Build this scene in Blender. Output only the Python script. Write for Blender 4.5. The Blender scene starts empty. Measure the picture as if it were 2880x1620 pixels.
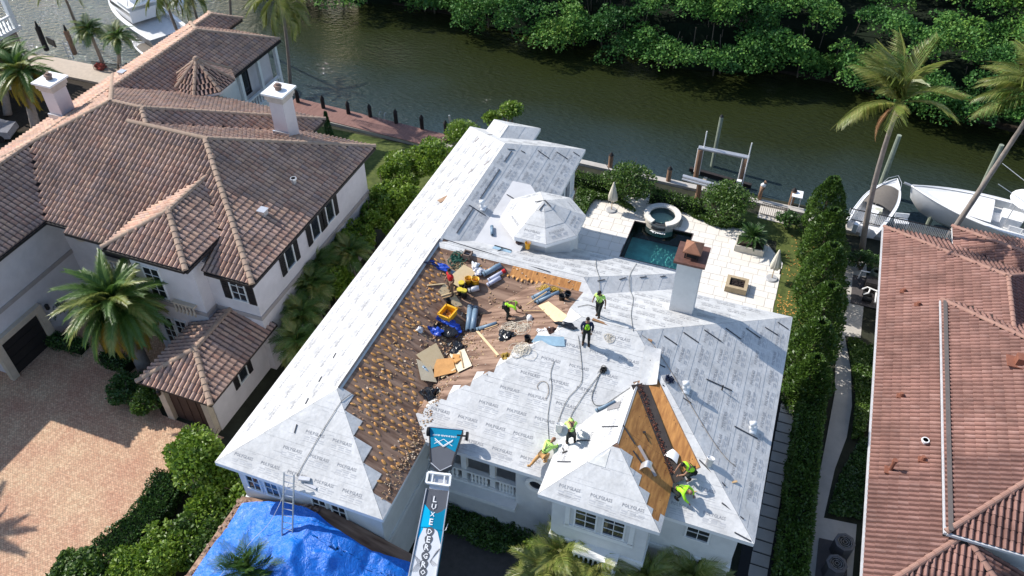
import bpy, math, random, mathutils
import numpy as np
from mathutils import Vector, Matrix
random.seed(7); rng = np.random.default_rng(7)
PI = math.pi
sc = bpy.context.scene
COL = sc.collection
# ---------------------------------------------------------------- camera
CAM_H = 37.0
cam_d = bpy.data.cameras.new("camera"); cam = bpy.data.objects.new("camera", cam_d); COL.objects.link(cam)
cam.location = (0, 0, CAM_H); cam.rotation_euler = (math.radians(90-42.8), 0, math.radians(20.3))
cam_d.sensor_width = 36; cam_d.lens = 2309.0/2880*36; cam_d.clip_end = 3000; cam_d.clip_start = .5
sc.camera = cam
# ---------------------------------------------------------------- sky, sun, exposure
SUN_EL = math.radians(40.0)
SUN_TO = Vector((-math.cos(SUN_EL)*.9915, math.cos(SUN_EL)*.13, math.sin(SUN_EL)))     # towards the sun
w = bpy.data.worlds.new("World"); sc.world = w; w.use_nodes = True
nt = w.node_tree; bg = nt.nodes['Background']
sky = nt.nodes.new('ShaderNodeTexSky'); sky.sky_type = 'NISHITA'; sky.sun_disc = False
sky.sun_elevation = SUN_EL; sky.sun_rotation = math.radians(277.5); sky.air_density = 1.0; sky.dust_density = .6
nt.links.new(sky.outputs[0], bg.inputs[0]); bg.inputs[1].default_value = 0.15
sd = bpy.data.lights.new("sun", 'SUN'); sd.energy = 4.4; sd.angle = math.radians(.5); sd.color = (1, .95, .88)
so = bpy.data.objects.new("sun", sd); COL.objects.link(so); so.rotation_euler = SUN_TO.to_track_quat('Z', 'Y').to_euler()
so.location = (-40, 5, 60)
sc.view_settings.view_transform = 'Standard'; sc.view_settings.look = 'None'
sc.view_settings.exposure = 0.40; sc.view_settings.gamma = 1.0; sc.view_settings.use_curve_mapping = False
# ---------------------------------------------------------------- measured rays of the survey camera -> world points
_f = 2309.0; _th = math.radians(42.8); _yw = math.radians(20.3)
def ray(px, py):
    x = (px-1440)/_f; y = (810-py)/_f
    h = (-math.sin(_yw), math.cos(_yw)); r = (math.cos(_yw), math.sin(_yw))
    fw = math.cos(_th)+y*math.sin(_th); up = -math.sin(_th)+y*math.cos(_th)
    return Vector((h[0]*fw+r[0]*x, h[1]*fw+r[1]*x, up))
K = 1.118
def at(dx, dy, z=0.0):           # reading in the 2576-wide view, horizontal plane z
    d = ray(dx*K, dy*K); t = (z-CAM_H)/d.z
    return Vector((d.x*t, d.y*t, z))
def atx(dx, dy, X):
    d = ray(dx*K, dy*K); t = X/d.x
    return Vector((X, d.y*t, CAM_H+d.z*t))
def aty(dx, dy, Y):
    d = ray(dx*K, dy*K); t = Y/d.y
    return Vector((d.x*t, Y, CAM_H+d.z*t))
def proj(p):
    a = -math.sin(_yw)*p[0]+math.cos(_yw)*p[1]; b = math.cos(_yw)*p[0]+math.sin(_yw)*p[1]; dz = p[2]-CAM_H
    dep = a*math.cos(_th)-dz*math.sin(_th); u = a*math.sin(_th)+dz*math.cos(_th)
    return 1440+_f*b/dep, 810-_f*u/dep, dep
# ---------------------------------------------------------------- materials
MATS = {}
def newmat(name):
    m = bpy.data.materials.new(name); m.use_nodes = True
    n = m.node_tree.nodes; l = m.node_tree.links
    b = n['Principled BSDF']; return m, n, l, b
def mat(name, col, rough=.8, var=.12, scale=3.0, bump=0.0, bscale=None, metal=0.0, spec=.3, col2=None, rnd=0.0, emit=None):
    if name in MATS: return MATS[name]
    m, n, l, b = newmat(name)
    b.inputs['Roughness'].default_value = rough; b.inputs['Metallic'].default_value = metal
    b.inputs['Specular IOR Level'].default_value = spec
    tc = n.new('ShaderNodeTexCoord')
    nz = n.new('ShaderNodeTexNoise'); nz.inputs['Scale'].default_value = scale; nz.inputs['Detail'].default_value = 6
    nz.inputs['Roughness'].default_value = .65
    l.new(tc.outputs['Object'], nz.inputs['Vector'])
    mx = n.new('ShaderNodeMix'); mx.data_type = 'RGBA'
    c = list(col)
    lo = [max(0, v*(1-var)) for v in c]; hi = [min(1, v*(1+var)) for v in (col2 or c)]
    mx.inputs[6].default_value = (*lo, 1); mx.inputs[7].default_value = (*hi, 1)
    rm = n.new('ShaderNodeMapRange'); rm.inputs[1].default_value = .3; rm.inputs[2].default_value = .7
    l.new(nz.outputs[0], rm.inputs[0]); l.new(rm.outputs[0], mx.inputs[0])
    out = mx.outputs[2]
    if rnd:
        oi = n.new('ShaderNodeObjectInfo'); ge = n.new('ShaderNodeNewGeometry')
        ad = n.new('ShaderNodeMath'); ad.operation = 'ADD'; fr = n.new('ShaderNodeMath'); fr.operation = 'FRACT'
        l.new(oi.outputs['Random'], ad.inputs[0]); l.new(ge.outputs['Random Per Island'], ad.inputs[1]); l.new(ad.outputs[0], fr.inputs[0])
        mr = n.new('ShaderNodeMapRange'); mr.inputs[3].default_value = 1-rnd; mr.inputs[4].default_value = 1+rnd
        l.new(fr.outputs[0], mr.inputs[0])
        hs = n.new('ShaderNodeHueSaturation'); l.new(out, hs.inputs['Color']); l.new(mr.outputs[0], hs.inputs['Value']); out = hs.outputs[0]
    l.new(out, b.inputs['Base Color'])
    if bump:
        bp = n.new('ShaderNodeBump'); bp.inputs['Strength'].default_value = bump; bp.inputs['Distance'].default_value = .03
        n2 = n.new('ShaderNodeTexNoise'); n2.inputs['Scale'].default_value = bscale or scale*8; n2.inputs['Detail'].default_value = 5
        l.new(tc.outputs['Object'], n2.inputs['Vector']); l.new(n2.outputs[0], bp.inputs['Height']); l.new(bp.outputs[0], b.inputs['Normal'])
    MATS[name] = m; return m
def ramp_mat(name, cols, rough=.8, src='rand', scale=2.0, trans=0.0, bump=0.0, spec=.3, patch=None, bscale=30, grime=0.0):
    """colour picked per piece (random per island + object) from a ramp, with a slow patch noise shifting it"""
    if name in MATS: return MATS[name]
    m, n, l, b = newmat(name)
    b.inputs['Roughness'].default_value = rough; b.inputs['Specular IOR Level'].default_value = spec
    tc = n.new('ShaderNodeTexCoord'); oi = n.new('ShaderNodeObjectInfo'); ge = n.new('ShaderNodeNewGeometry')
    ad = n.new('ShaderNodeMath'); ad.operation = 'ADD'; fr = n.new('ShaderNodeMath'); fr.operation = 'FRACT'
    l.new(oi.outputs['Random'], ad.inputs[0]); l.new(ge.outputs['Random Per Island'], ad.inputs[1]); l.new(ad.outputs[0], fr.inputs[0])
    nz = n.new('ShaderNodeTexNoise'); nz.inputs['Scale'].default_value = scale; nz.inputs['Detail'].default_value = 3
    l.new(ge.outputs['Position'], nz.inputs['Vector'])
    mx = n.new('ShaderNodeMix'); mx.inputs[0].default_value = patch if patch is not None else .4
    rm = n.new('ShaderNodeMapRange'); rm.inputs[1].default_value = .3; rm.inputs[2].default_value = .7
    l.new(nz.outputs[0], rm.inputs[0]); l.new(fr.outputs[0], mx.inputs[2]); l.new(rm.outputs[0], mx.inputs[3])
    cr = n.new('ShaderNodeValToRGB'); e = cr.color_ramp.elements
    e[0].position = 0; e[1].position = 1; e[0].color = (*cols[0], 1); e[1].color = (*cols[-1], 1)
    for i, c in enumerate(cols[1:-1]):
        q = e.new((i+1)/(len(cols)-1)); q.color = (*c, 1)
    l.new(mx.outputs[0], cr.inputs[0]); cout = cr.outputs[0]
    if grime:
        g1 = n.new('ShaderNodeTexNoise'); g1.inputs['Scale'].default_value = .55; g1.inputs['Detail'].default_value = 9; g1.inputs['Roughness'].default_value = .72; l.new(ge.outputs['Position'], g1.inputs['Vector'])
        gr = n.new('ShaderNodeMapRange'); gr.inputs[1].default_value = .38; gr.inputs[2].default_value = .62; gr.inputs[3].default_value = 1-grime; gr.inputs[4].default_value = 1.12; l.new(g1.outputs[0], gr.inputs[0])
        gh = n.new('ShaderNodeHueSaturation'); l.new(cout, gh.inputs['Color']); l.new(gr.outputs[0], gh.inputs['Value']); cout = gh.outputs[0]
    l.new(cout, b.inputs['Base Color'])
    if bump:
        bp = n.new('ShaderNodeBump'); bp.inputs['Strength'].default_value = bump; bp.inputs['Distance'].default_value = .02
        n2 = n.new('ShaderNodeTexNoise'); n2.inputs['Scale'].default_value = bscale; l.new(tc.outputs['Object'], n2.inputs['Vector'])
        l.new(n2.outputs[0], bp.inputs['Height']); l.new(bp.outputs[0], b.inputs['Normal'])
    if trans:
        tr = n.new('ShaderNodeBsdfTranslucent'); ms = n.new('ShaderNodeMixShader'); ms.inputs[0].default_value = trans
        l.new(cr.outputs[0], tr.inputs[0]); l.new(b.outputs[0], ms.inputs[1]); l.new(tr.outputs[0], ms.inputs[2])
        l.new(ms.outputs[0], n['Material Output'].inputs[0])
    MATS[name] = m; return m
# ---------------------------------------------------------------- mesh builder
class MB:
    def __init__(s): s.v = []; s.f = []; s.m = []
    def add(s, vs, fs, m=0):
        o = len(s.v); s.v += [tuple(a) for a in vs]; s.f += [tuple(i+o for i in f) for f in fs]; s.m += [m]*len(fs); return s
    def box(s, c, d, rz=0.0, m=0, rot=None):
        x, y, z = d[0]/2, d[1]/2, d[2]/2
        R = rot or Matrix.Rotation(rz, 3, 'Z'); c = Vector(c)
        vs = [c+R@Vector((a*x, b*y, e*z)) for e in (-1, 1) for a, b in ((-1, -1), (1, -1), (1, 1), (-1, 1))]
        return s.add(vs, [(3, 2, 1, 0), (4, 5, 6, 7), (0, 1, 5, 4), (1, 2, 6, 5), (2, 3, 7, 6), (3, 0, 4, 7)], m)
    def bar(s, a, b, wd, ht, m=0, up=Vector((0, 0, 1))):
        a = Vector(a); b = Vector(b); d = (b-a); L = d.length; x = d.normalized(); y = up.cross(x)
        if y.length < 1e-4: y = Vector((0, 1, 0)).cross(x)
        y.normalize(); z = x.cross(y); R = Matrix((x, y, z)).transposed()
        return s.box((a+b)/2, (L, wd, ht), m=m, rot=R)
    def prism(s, poly, h, m=0, ms=None, down=Vector((0, 0, -1))):   # poly: ccw 3D top; extruded down by h
        n = len(poly); top = [Vector(p) for p in poly]; bot = [p+down*h for p in top]
        s.add(top, [tuple(range(n))], m)
        o = len(s.v); s.v += [tuple(a) for a in top+bot]
        fs = [(i, n+i, n+(i+1) % n, (i+1) % n) for i in range(n)]+[tuple(n+i for i in reversed(range(n)))]
        s.f += [tuple(i+o for i in f) for f in fs]; s.m += [m if ms is None else ms]*len(fs); return s
    def tube(s, pts, r, n=6, m=0, cap=True, r1=None):
        pts = [Vector(p) for p in pts]; N = len(pts); o = len(s.v); rs = r if isinstance(r, (list, tuple)) else [r+((r1-r)*i/(N-1) if r1 is not None else 0) for i in range(N)]
        prev = None
        for i, p in enumerate(pts):
            t = (pts[min(i+1, N-1)]-pts[max(i-1, 0)]).normalized()
            if prev is None:
                a = t.orthogonal().normalized()
            else:
                a = prev-t*prev.dot(t); a = a.normalized() if a.length > 1e-5 else t.orthogonal().normalized()
            prev = a; b = t.cross(a)
            for k in range(n):
                q = 2*PI*k/n; s.v.append(tuple(p+(a*math.cos(q)+b*math.sin(q))*rs[i]))
        for i in range(N-1):
            for k in range(n):
                s.f.append((o+i*n+k, o+i*n+(k+1) % n, o+(i+1)*n+(k+1) % n, o+(i+1)*n+k)); s.m.append(m)
        if cap:
            s.f.append(tuple(o+k for k in reversed(range(n)))); s.f.append(tuple(o+(N-1)*n+k for k in range(n))); s.m += [m, m]
        return s
    def cyl(s, a, b, r0, r1=None, n=12, m=0, cap=True): return s.tube([a, b], [r0, r0 if r1 is None else r1], n, m, cap)
    def lathe(s, c, prof, n=16, m=0, ax=None):      # prof [(r,z)]
        c = Vector(c); o = len(s.v); R = ax or Matrix.Identity(3)
        for r, z in prof:
            for k in range(n):
                q = 2*PI*k/n; s.v.append(tuple(c+R@Vector((r*math.cos(q), r*math.sin(q), z))))
        for i in range(len(prof)-1):
            for k in range(n): s.f.append((o+i*n+k, o+i*n+(k+1) % n, o+(i+1)*n+(k+1) % n, o+(i+1)*n+k)); s.m.append(m)
        return s
    def grid(s, fn, nu, nv, m=0):
        o = len(s.v)
        for j in range(nv+1):
            for i in range(nu+1): s.v.append(tuple(fn(i/nu, j/nv)))
        for j in range(nv):
            for i in range(nu):
                a = o+j*(nu+1)+i; s.f.append((a, a+1, a+nu+2, a+nu+1)); s.m.append(m)
        return s
    def blob(s, c, r, seed=0, n=10, rough=.2, m=0):
        c = Vector(c); r = Vector(r) if hasattr(r, '__len__') else Vector((r, r, r)); o = len(s.v); rr = random.Random(seed)
        ph = [rr.uniform(0, 6) for _ in range(6)]
        H = n//2
        for j in range(H+1):
            for i in range(n):
                a = 2*PI*i/n; b = PI*j/H
                d = Vector((math.sin(b)*math.cos(a), math.sin(b)*math.sin(a), math.cos(b)))
                k = 1+rough*(math.sin(3*a+ph[0]+2*b)*.5+math.sin(5*a+ph[1]-3*b)*.35+math.sin(7*b+ph[2]+2*a)*.3)*math.sin(b)
                s.v.append(tuple(c+Vector((d.x*r.x*k, d.y*r.y*k, d.z*r.z*k))))
        for j in range(H):
            for i in range(n): s.f.append((o+j*n+i, o+(j+1)*n+i, o+(j+1)*n+(i+1) % n, o+j*n+(i+1) % n)); s.m.append(m)
        return s
    def build(s, name, mats, parent=None, smooth=False, origin=None):
        me = bpy.data.meshes.new(name)
        off = wloc(parent) if parent else Vector(origin or (0, 0, 0))
        me.from_pydata([(a[0]-off.x, a[1]-off.y, a[2]-off.z) for a in s.v], [], s.f)
        if not isinstance(mats, (list, tuple)): mats = [mats]
        for q in mats: me.materials.append(q)
        if len(mats) > 1: me.polygons.foreach_set('material_index', s.m)
        if smooth: me.polygons.foreach_set('use_smooth', [True]*len(s.f))
        me.update()
        o = bpy.data.objects.new(name, me); COL.objects.link(o)
        if parent: o.parent = parent
        else: o.location = off
        return o
def wloc(o):
    v = Vector((0, 0, 0))
    while o: v += o.location; o = o.parent
    return v
def thing(name, label, cat, loc=(0, 0, 0), group=None, rz=0):
    o = bpy.data.objects.new(name, None); COL.objects.link(o); o.location = loc; o.rotation_euler = (0, 0, rz); o.empty_display_size = .2
    o['label'] = label; o['category'] = cat
    if group: o['group'] = group
    return o
def tag(o, label, cat, group=None, kind=None):
    o['label'] = label; o['category'] = cat
    if group: o['group'] = group
    if kind: o['kind'] = kind
    return o
def struct(o): o['kind'] = 'structure'; return o
CH = {}
def kids(o): return [c for c in bpy.data.objects if c.parent == o]
def dup(root, loc, rz=0, label=None, scale=1.0, _k=None):
    ks = _k if _k is not None else [(c, kids(c)) for c in kids(root)]
    r = root.copy(); COL.objects.link(r); r.location = loc; r.rotation_euler = (0, 0, rz)
    r.scale = (scale,)*3
    if label: r['label'] = label
    for c, gs in ks:
        d = c.copy(); COL.objects.link(d); d.parent = r
        for g in gs: e = g.copy(); COL.objects.link(e); e.parent = d
    return r
def inst(name, me, parent, M):
    o = bpy.data.objects.new(name, me); COL.objects.link(o); o.parent = parent
    if parent: M = Matrix.Translation(-wloc(parent))@M
    o.matrix_local = M if parent else M
    if not parent: o.matrix_world = M
    return o
def bulk_mesh(name, V, F, mats, parent=None, mi=None, smooth=False):
    """V (n,k,3) islands, F list of faces of one island (tuples of same length)"""
    n, k, _ = V.shape
    off = np.array(wloc(parent)) if parent else np.zeros(3)
    VV = (V-off).reshape(-1, 3).astype(np.float32)
    F = np.array(F, dtype=np.int64)                 # (f, c)
    FF = (F[None, :, :]+(np.arange(n)*k)[:, None, None]).reshape(-1, F.shape[1])
    me = bpy.data.meshes.new(name)
    me.vertices.add(len(VV)); me.vertices.foreach_set('co', VV.ravel())
    nf, c = FF.shape
    me.loops.add(nf*c); me.loops.foreach_set('vertex_index', FF.ravel().astype(np.int32))
    me.polygons.add(nf); me.polygons.foreach_set('loop_start', (np.arange(nf)*c).astype(np.int32))
    for q in (mats if isinstance(mats, (list, tuple)) else [mats]): me.materials.append(q)
    if smooth: me.polygons.foreach_set('use_smooth', np.ones(nf, bool))
    if mi is not None: me.polygons.foreach_set('material_index', np.tile(np.array(mi, dtype=np.int32), n))
    me.update(calc_edges=True)
    o = bpy.data.objects.new(name, me); COL.objects.link(o)
    if parent: o.parent = parent
    return o
# ---------------------------------------------------------------- 2D convex polygon tools
def area(p): return .5*sum(p[i][0]*p[(i+1) % len(p)][1]-p[(i+1) % len(p)][0]*p[i][1] for i in range(len(p)))
def clip(p, a, b, c, keep_le=True):     # keep a*x+b*y<=c
    if not p: return []
    out = []; g = [a*q[0]+b*q[1]-c for q in p]
    if not keep_le: g = [-v for v in g]
    for i in range(len(p)):
        j = (i+1) % len(p)
        if g[i] <= 1e-9: out.append(p[i])
        if (g[i] < -1e-9 and g[j] > 1e-9) or (g[i] > 1e-9 and g[j] < -1e-9):
            t = g[i]/(g[i]-g[j]); out.append((p[i][0]+(p[j][0]-p[i][0])*t, p[i][1]+(p[j][1]-p[i][1])*t))
    return out if len(out) > 2 and abs(area(out)) > 1e-4 else []
def subtract(p, hs):                    # hs: half planes (a,b,c) a x+b y<=c describing the hole
    t = p
    for a, b, c in hs:
        t = clip(t, a, b, c, True)
        if not t: return [p]
    out = []; cur = p
    for a, b, c in hs:
        o = clip(cur, a, b, c, False)
        if o: out.append(o)
        cur = clip(cur, a, b, c, True)
        if not cur: return out
    return out
def poly_hs(p):
    if area(p) < 0: p = p[::-1]
    r = []
    for i in range(len(p)):
        x0, y0 = p[i]; x1, y1 = p[(i+1) % len(p)]; a, b = (y1-y0), -(x1-x0)
        r.append((a, b, a*x0+b*y0))
    return r
def inside(p, x, y, mg=0.0):
    for i in range(len(p)):
        x0, y0 = p[i]; x1, y1 = p[(i+1) % len(p)]; L = math.hypot(x1-x0, y1-y0)
        if L < 1e-9: continue
        if ((x1-x0)*(y-y0)-(y1-y0)*(x-x0))/L < mg: return False
    return True
# ---------------------------------------------------------------- hip roofs as a union of blocks
class Block:
    def __init__(s, n, x0, x1, y0, y1, e, sl, open_=''):
        s.n, s.x0, s.x1, s.y0, s.y1, s.e, s.s = n, x0, x1, y0, y1, e, sl; s.open = open_
        s.pl = {}                         # side -> (a,b,c): z=a x+b y+c
        if 'l' not in open_: s.pl['l'] = (sl, 0, e-sl*x0)
        if 'r' not in open_: s.pl['r'] = (-sl, 0, e+sl*x1)
        if 'f' not in open_: s.pl['f'] = (0, sl, e-sl*y0)
        if 'b' not in open_: s.pl['b'] = (0, -sl, e+sl*y1)
    def z(s, x, y):
        if not (s.x0 <= x <= s.x1 and s.y0 <= y <= s.y1): return -1e9
        return min(a*x+b*y+c for a, b, c in s.pl.values())
    def rect(s): return [(s.x0, s.y0), (s.x1, s.y0), (s.x1, s.y1), (s.x0, s.y1)]
def roof_faces(blocks):
    """list of (block, side, plane, [convex polys])"""
    res = []
    for B in blocks:
        for k, (a, b, c) in B.pl.items():
            p = B.rect()
            for k2, (a2, b2, c2) in B.pl.items():
                if k2 != k: p = clip(p, a-a2, b-b2, c2-c)
            if not p: continue
            ps = [p]
            for Q in blocks:
                if Q is B: continue
                hs = [(1, 0, Q.x1), (-1, 0, -Q.x0), (0, 1, Q.y1), (0, -1, -Q.y0)]
                tie = 1e-6 if blocks.index(Q) < blocks.index(B) else -1e-6
                for a2, b2, c2 in Q.pl.values(): hs.append((a-a2, b-b2, c2-c+tie))   # Q plane >= this plane
                ps = [r for q in ps for r in subtract(q, hs)]
            if ps: res.append((B, k, (a, b, c), ps))
    return res
def roof_h(blocks, x, y): return max([B.z(x, y) for B in blocks]+[-1e9])
def face_frame(k, plane, B):
    a, b, c = plane; up = {'l': Vector((1, 0, 0)), 'r': Vector((-1, 0, 0)), 'f': Vector((0, 1, 0)), 'b': Vector((0, -1, 0))}[k]
    s = B.s; v = Vector((up.x, up.y, s)).normalized(); u = Vector((up.y, -up.x, 0)); n = u.cross(v)
    o = {'l': Vector((B.x0, B.y0, B.e)), 'r': Vector((B.x1, B.y0, B.e)), 'f': Vector((B.x0, B.y0, B.e)), 'b': Vector((B.x0, B.y1, B.e))}[k]
    return o, u, v, n
def to_uv(p, pl, fr):
    o, u, v, n = fr; q = Vector((p[0], p[1], pl[0]*p[0]+pl[1]*p[1]+pl[2]))-o
    return (q.dot(u), q.dot(v))
def deck(blocks, name, mats, parent, th=.2):
    mb = MB()
    for B, k, pl, ps in roof_faces(blocks):
        for p in ps:
            if area(p) < 0: p = p[::-1]
            mb.prism([(x, y, pl[0]*x+pl[1]*y+pl[2]) for x, y in p], th, 0, 1)
    return mb.build(name, mats, parent)
def hip_lines(B):
    """ridge and hip segments of a block with both ends in 3D"""
    w_ = B.x1-B.x0; d_ = B.y1-B.y0; out = []
    sx0 = 0 if 'l' in B.open else 1; sx1 = 0 if 'r' in B.open else 1; sy0 = 0 if 'f' in B.open else 1; sy1 = 0 if 'b' in B.open else 1
    if not ('l' in B.open or 'r' in B.open) and (d_ >= w_ or 'f' in B.open or 'b' in B.open):
        h = w_/2; xc = (B.x0+B.x1)/2; zr = B.e+B.s*h; ya = B.y0+(h if sy0 else 0); yb = B.y1-(h if sy1 else 0)
        out.append(((xc, ya, zr), (xc, yb, zr)))
        if sy0: out += [((B.x0, B.y0, B.e), (xc, ya, zr)), ((B.x1, B.y0, B.e), (xc, ya, zr))]
        if sy1: out += [((B.x0, B.y1, B.e), (xc, yb, zr)), ((B.x1, B.y1, B.e), (xc, yb, zr))]
    else:
        h = d_/2; yc = (B.y0+B.y1)/2; zr = B.e+B.s*h; xa = B.x0+(h if sx0 else 0); xb = B.x1-(h if sx1 else 0)
        out.append(((xa, yc, zr), (xb, yc, zr)))
        if sx0: out += [((B.x0, B.y0, B.e), (xa, yc, zr)), ((B.x0, B.y1, B.e), (xa, yc, zr))]
        if sx1: out += [((B.x1, B.y0, B.e), (xb, yc, zr)), ((B.x1, B.y1, B.e), (xb, yc, zr))]
    return out
def in_frame(p, mg=0):
    x, y, d = proj(p); return d > 0 and -mg < x < 2880+mg and -mg < y < 1620+mg
def tiled_roof(blocks, parent, tm, cap_m, dirt_shade, pu=.29, pv=.40, hgt=.085, n_ind=300, extra_faces=(), flatp=.3, capr=.15):
    # template tile: pan then barrel, u in [0,1], v in [0,1], h
    prof = [(0, 0.01), (flatp, 0.0), (flatp+(1-flatp)*.16, .62), (flatp+(1-flatp)*.5, 1.0), (flatp+(1-flatp)*.84, .62), (1.0, .02)]
    tv = []; tf = []
    for vv, lift in ((-.04, .045), (1.04, .0)):
        for u_, h_ in prof: tv.append((u_, vv, h_*hgt+lift))
    k = len(prof)
    for i in range(k-1): tf.append((i, i+1, k+i+1, k+i))
    base = len(tv)
    for u_, h_ in prof: tv.append((u_, -.04, -.03))
    for i in range(k-1): tf.append((base+i, base+i+1, i+1, i))
    tmi = [1 if i == 0 else 0 for i in range(k-1)]+[1]*(k-1); tv = np.array(tv)  # pans and lower lips get a darker colour: painted-in shade plus grime
    Ms = []
    for B, kk, pl, ps in list(roof_faces(blocks))+list(extra_faces):
        fr = face_frame(kk, pl, B); o, u, v, n = fr
        for p in ps:
            q = [to_uv(a, pl, fr) for a in p]
            if area(q) < 0: q = q[::-1]
            us = [a[0] for a in q]; vs = [a[1] for a in q]
            for j in range(int(math.floor(min(vs)/pv)), int(math.ceil(max(vs)/pv))+1):
                for i in range(int(math.floor(min(us)/pu)), int(math.ceil(max(us)/pu))+1):
                    if inside(q, (i+.5)*pu, (j+.5)*pv, -.02): Ms.append((o+u*(i*pu)+v*(j*pv)+n*.01, u*pu, v*pv, n))
    O = np.array([list(m[0]) for m in Ms]); U = np.array([list(m[1]) for m in Ms]); V = np.array([list(m[2]) for m in Ms]); N = np.array([list(m[3]) for m in Ms])
    dist = np.array([1e6 if not in_frame(m[0]) else (Vector(m[0])-cam.location).length for m in Ms])
    order = np.argsort(dist); ind = order[:n_ind]; rest = order[n_ind:]
    me = None
    uv0 = None
    # individual tiles share one mesh
    tmb = MB(); tmb.add([(a[0]*pu, a[1]*pv, a[2]) for a in tv], tf); tmb.m = list(tmi); proto = tmb.build('roof_tile', [tm, dirt_shade], None)
    me = proto.data; bpy.data.objects.remove(proto)
    for t in ind:
        m = Ms[t]; R = Matrix((m[1].normalized(), m[2].normalized(), m[3])).transposed().to_4x4()
        inst('roof_tile', me, parent, Matrix.Translation(m[0]+m[3]*random.uniform(-.004, .006))@R)
    jit = rng.uniform(-.004, .008, (len(rest), 1, 1))
    W = O[rest][:, None, :]+tv[None, :, 0:1]*U[rest][:, None, :]+tv[None, :, 1:2]*V[rest][:, None, :]+(tv[None, :, 2:3]+jit)*N[rest][:, None, :]
    ro = bulk_mesh('roof_tile', W, tf, [tm, dirt_shade], parent, mi=tmi); ro['kind'] = 'stuff'
    # ridge and hip caps
    cv = []; cf = []; nn = 6
    for vv, r in ((-.05, 1.12), (1.0, .95)):
        for i in range(nn+1):
            q = PI*i/nn; cv.append((math.cos(q)*r, vv, math.sin(q)*r*.85+(.12 if vv < 0 else 0)))
    for i in range(nn): cf.append((i+1, i, nn+1+i, nn+2+i))
    b2 = len(cv)
    for i in range(nn+1): cv.append((cv[i][0]*.3, -.05, -.1))
    for i in range(nn): cf.append((i, i+1, b2+i+1, b2+i))
    cl = .42; cm = MB(); cm.add([(a[0]*capr, a[1]*cl, a[2]*capr) for a in cv], cf); proto = cm.build('ridge_tile', cap_m, None); cme = proto.data; bpy.data.objects.remove(proto)
    caps = []
    for B in blocks:
        for a, b in hip_lines(B):
            a = Vector(a); b = Vector(b)
            if a.z > b.z: a, b = b, a
            d = b-a; L = d.length
            if L < .3: continue
            d.normalize(); nseg = int(L/cl)
            x = d.cross(Vector((0, 0, 1))).normalized(); nz = x.cross(d)
            for i in range(nseg+1):
                p = a+d*min(i*cl, L-cl*.5); c = p+d*cl*.5
                if roof_h(blocks, c.x, c.y) > c.z+.12: continue
                caps.append((p, x, d, nz))
    cd = sorted(range(len(caps)), key=lambda t: 1e6 if not in_frame(caps[t][0]) else (caps[t][0]-cam.location).length)
    for t in cd[:300]:
        p, x, d, nz = caps[t]; R = Matrix((x, d, nz)).transposed().to_4x4(); inst('ridge_tile', cme, parent, Matrix.Translation(p+nz*.05)@R)
    if cd[300:]:
        mb = MB()
        for t in cd[300:]:
            p, x, d, nz = caps[t]; mb.add([p+nz*.05+x*(a[0]*capr)+d*(a[1]*cl)+nz*(a[2]*capr) for a in cv], cf)
        o = mb.build('ridge_tile', cap_m, parent); o['kind'] = 'stuff'
# ---------------------------------------------------------------- windows and walls
def frame_axes(face):
    return {'-y': (Vector((1, 0, 0)), Vector((0, -1, 0))), '+x': (Vector((0, 1, 0)), Vector((1, 0, 0))), '-x': (Vector((0, -1, 0)), Vector((-1, 0, 0))), '+y': (Vector((-1, 0, 0)), Vector((0, 1, 0)))}[face]
def window(parent, c, w_, h_, face, cols=2, rows=2, fm=None, gm=None, shutters=None, surround=None, fr=.05):
    """c: centre on the wall plane"""
    u, n = frame_axes(face); c = Vector(c); Z = Vector((0, 0, 1))
    R = Matrix((u, n, Z)).transposed()
    mb = MB()
    def bx(du, dz, su, sz, dep, off, m=0): mb.box(c+u*du+Z*dz+n*off, (su, dep, sz), m=m, rot=R)
    bx(0, h_/2, w_+2*fr, fr*1.4, .10, .02); bx(0, -h_/2, w_+2*fr, fr*1.4, .14, .03)
    bx(-w_/2, 0, fr*1.4, h_, .10, .02); bx(w_/2, 0, fr*1.4, h_, .10, .02)
    for i in range(1, cols): bx(-w_/2+w_*i/cols, 0, .03, h_, .05, .03)
    for j in range(1, rows): bx(0, -h_/2+h_*j/rows, w_, .03, .045, .03)
    if surround:
        sw = .16; o = .012
        bx(0, h_/2+sw*.75, w_+2*sw+.1, sw, .10, o, 1); bx(0, -h_/2-sw*.75, w_+2*sw+.2, sw, .16, o+.03, 1)
        bx(-w_/2-sw*.75, 0, sw, h_, .08, o, 1); bx(w_/2+sw*.75, 0, sw, h_, .08, o, 1)
    o = mb.build('window', [fm, surround or fm], parent)
    for i in range(cols):
        for j in range(rows):
            p = MB(); p.box(c+u*(-w_/2+w_*(i+.5)/cols)+Z*(-h_/2+h_*(j+.5)/rows)+n*(.012+random.uniform(0, .004)), (w_/cols-.025, .012, h_/rows-.025), rot=R@Matrix.Rotation(random.uniform(-.02, .02), 3, 'Z')); p.build('pane', gm, o)
    if shutters:
        for s_ in (-1, 1):
            q = MB(); q.box(c+u*s_*(w_/2+.06+w_*.28)+n*.03, (w_*.5, .06, h_+.15), rot=R)
            for t in range(9): q.box(c+u*s_*(w_/2+.06+w_*.28)+n*.07+Z*(-h_/2+h_*(t+.5)/9), (w_*.42, .03, .05), rot=R)
            q.build('shutter', shutters, parent)
    return o
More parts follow.
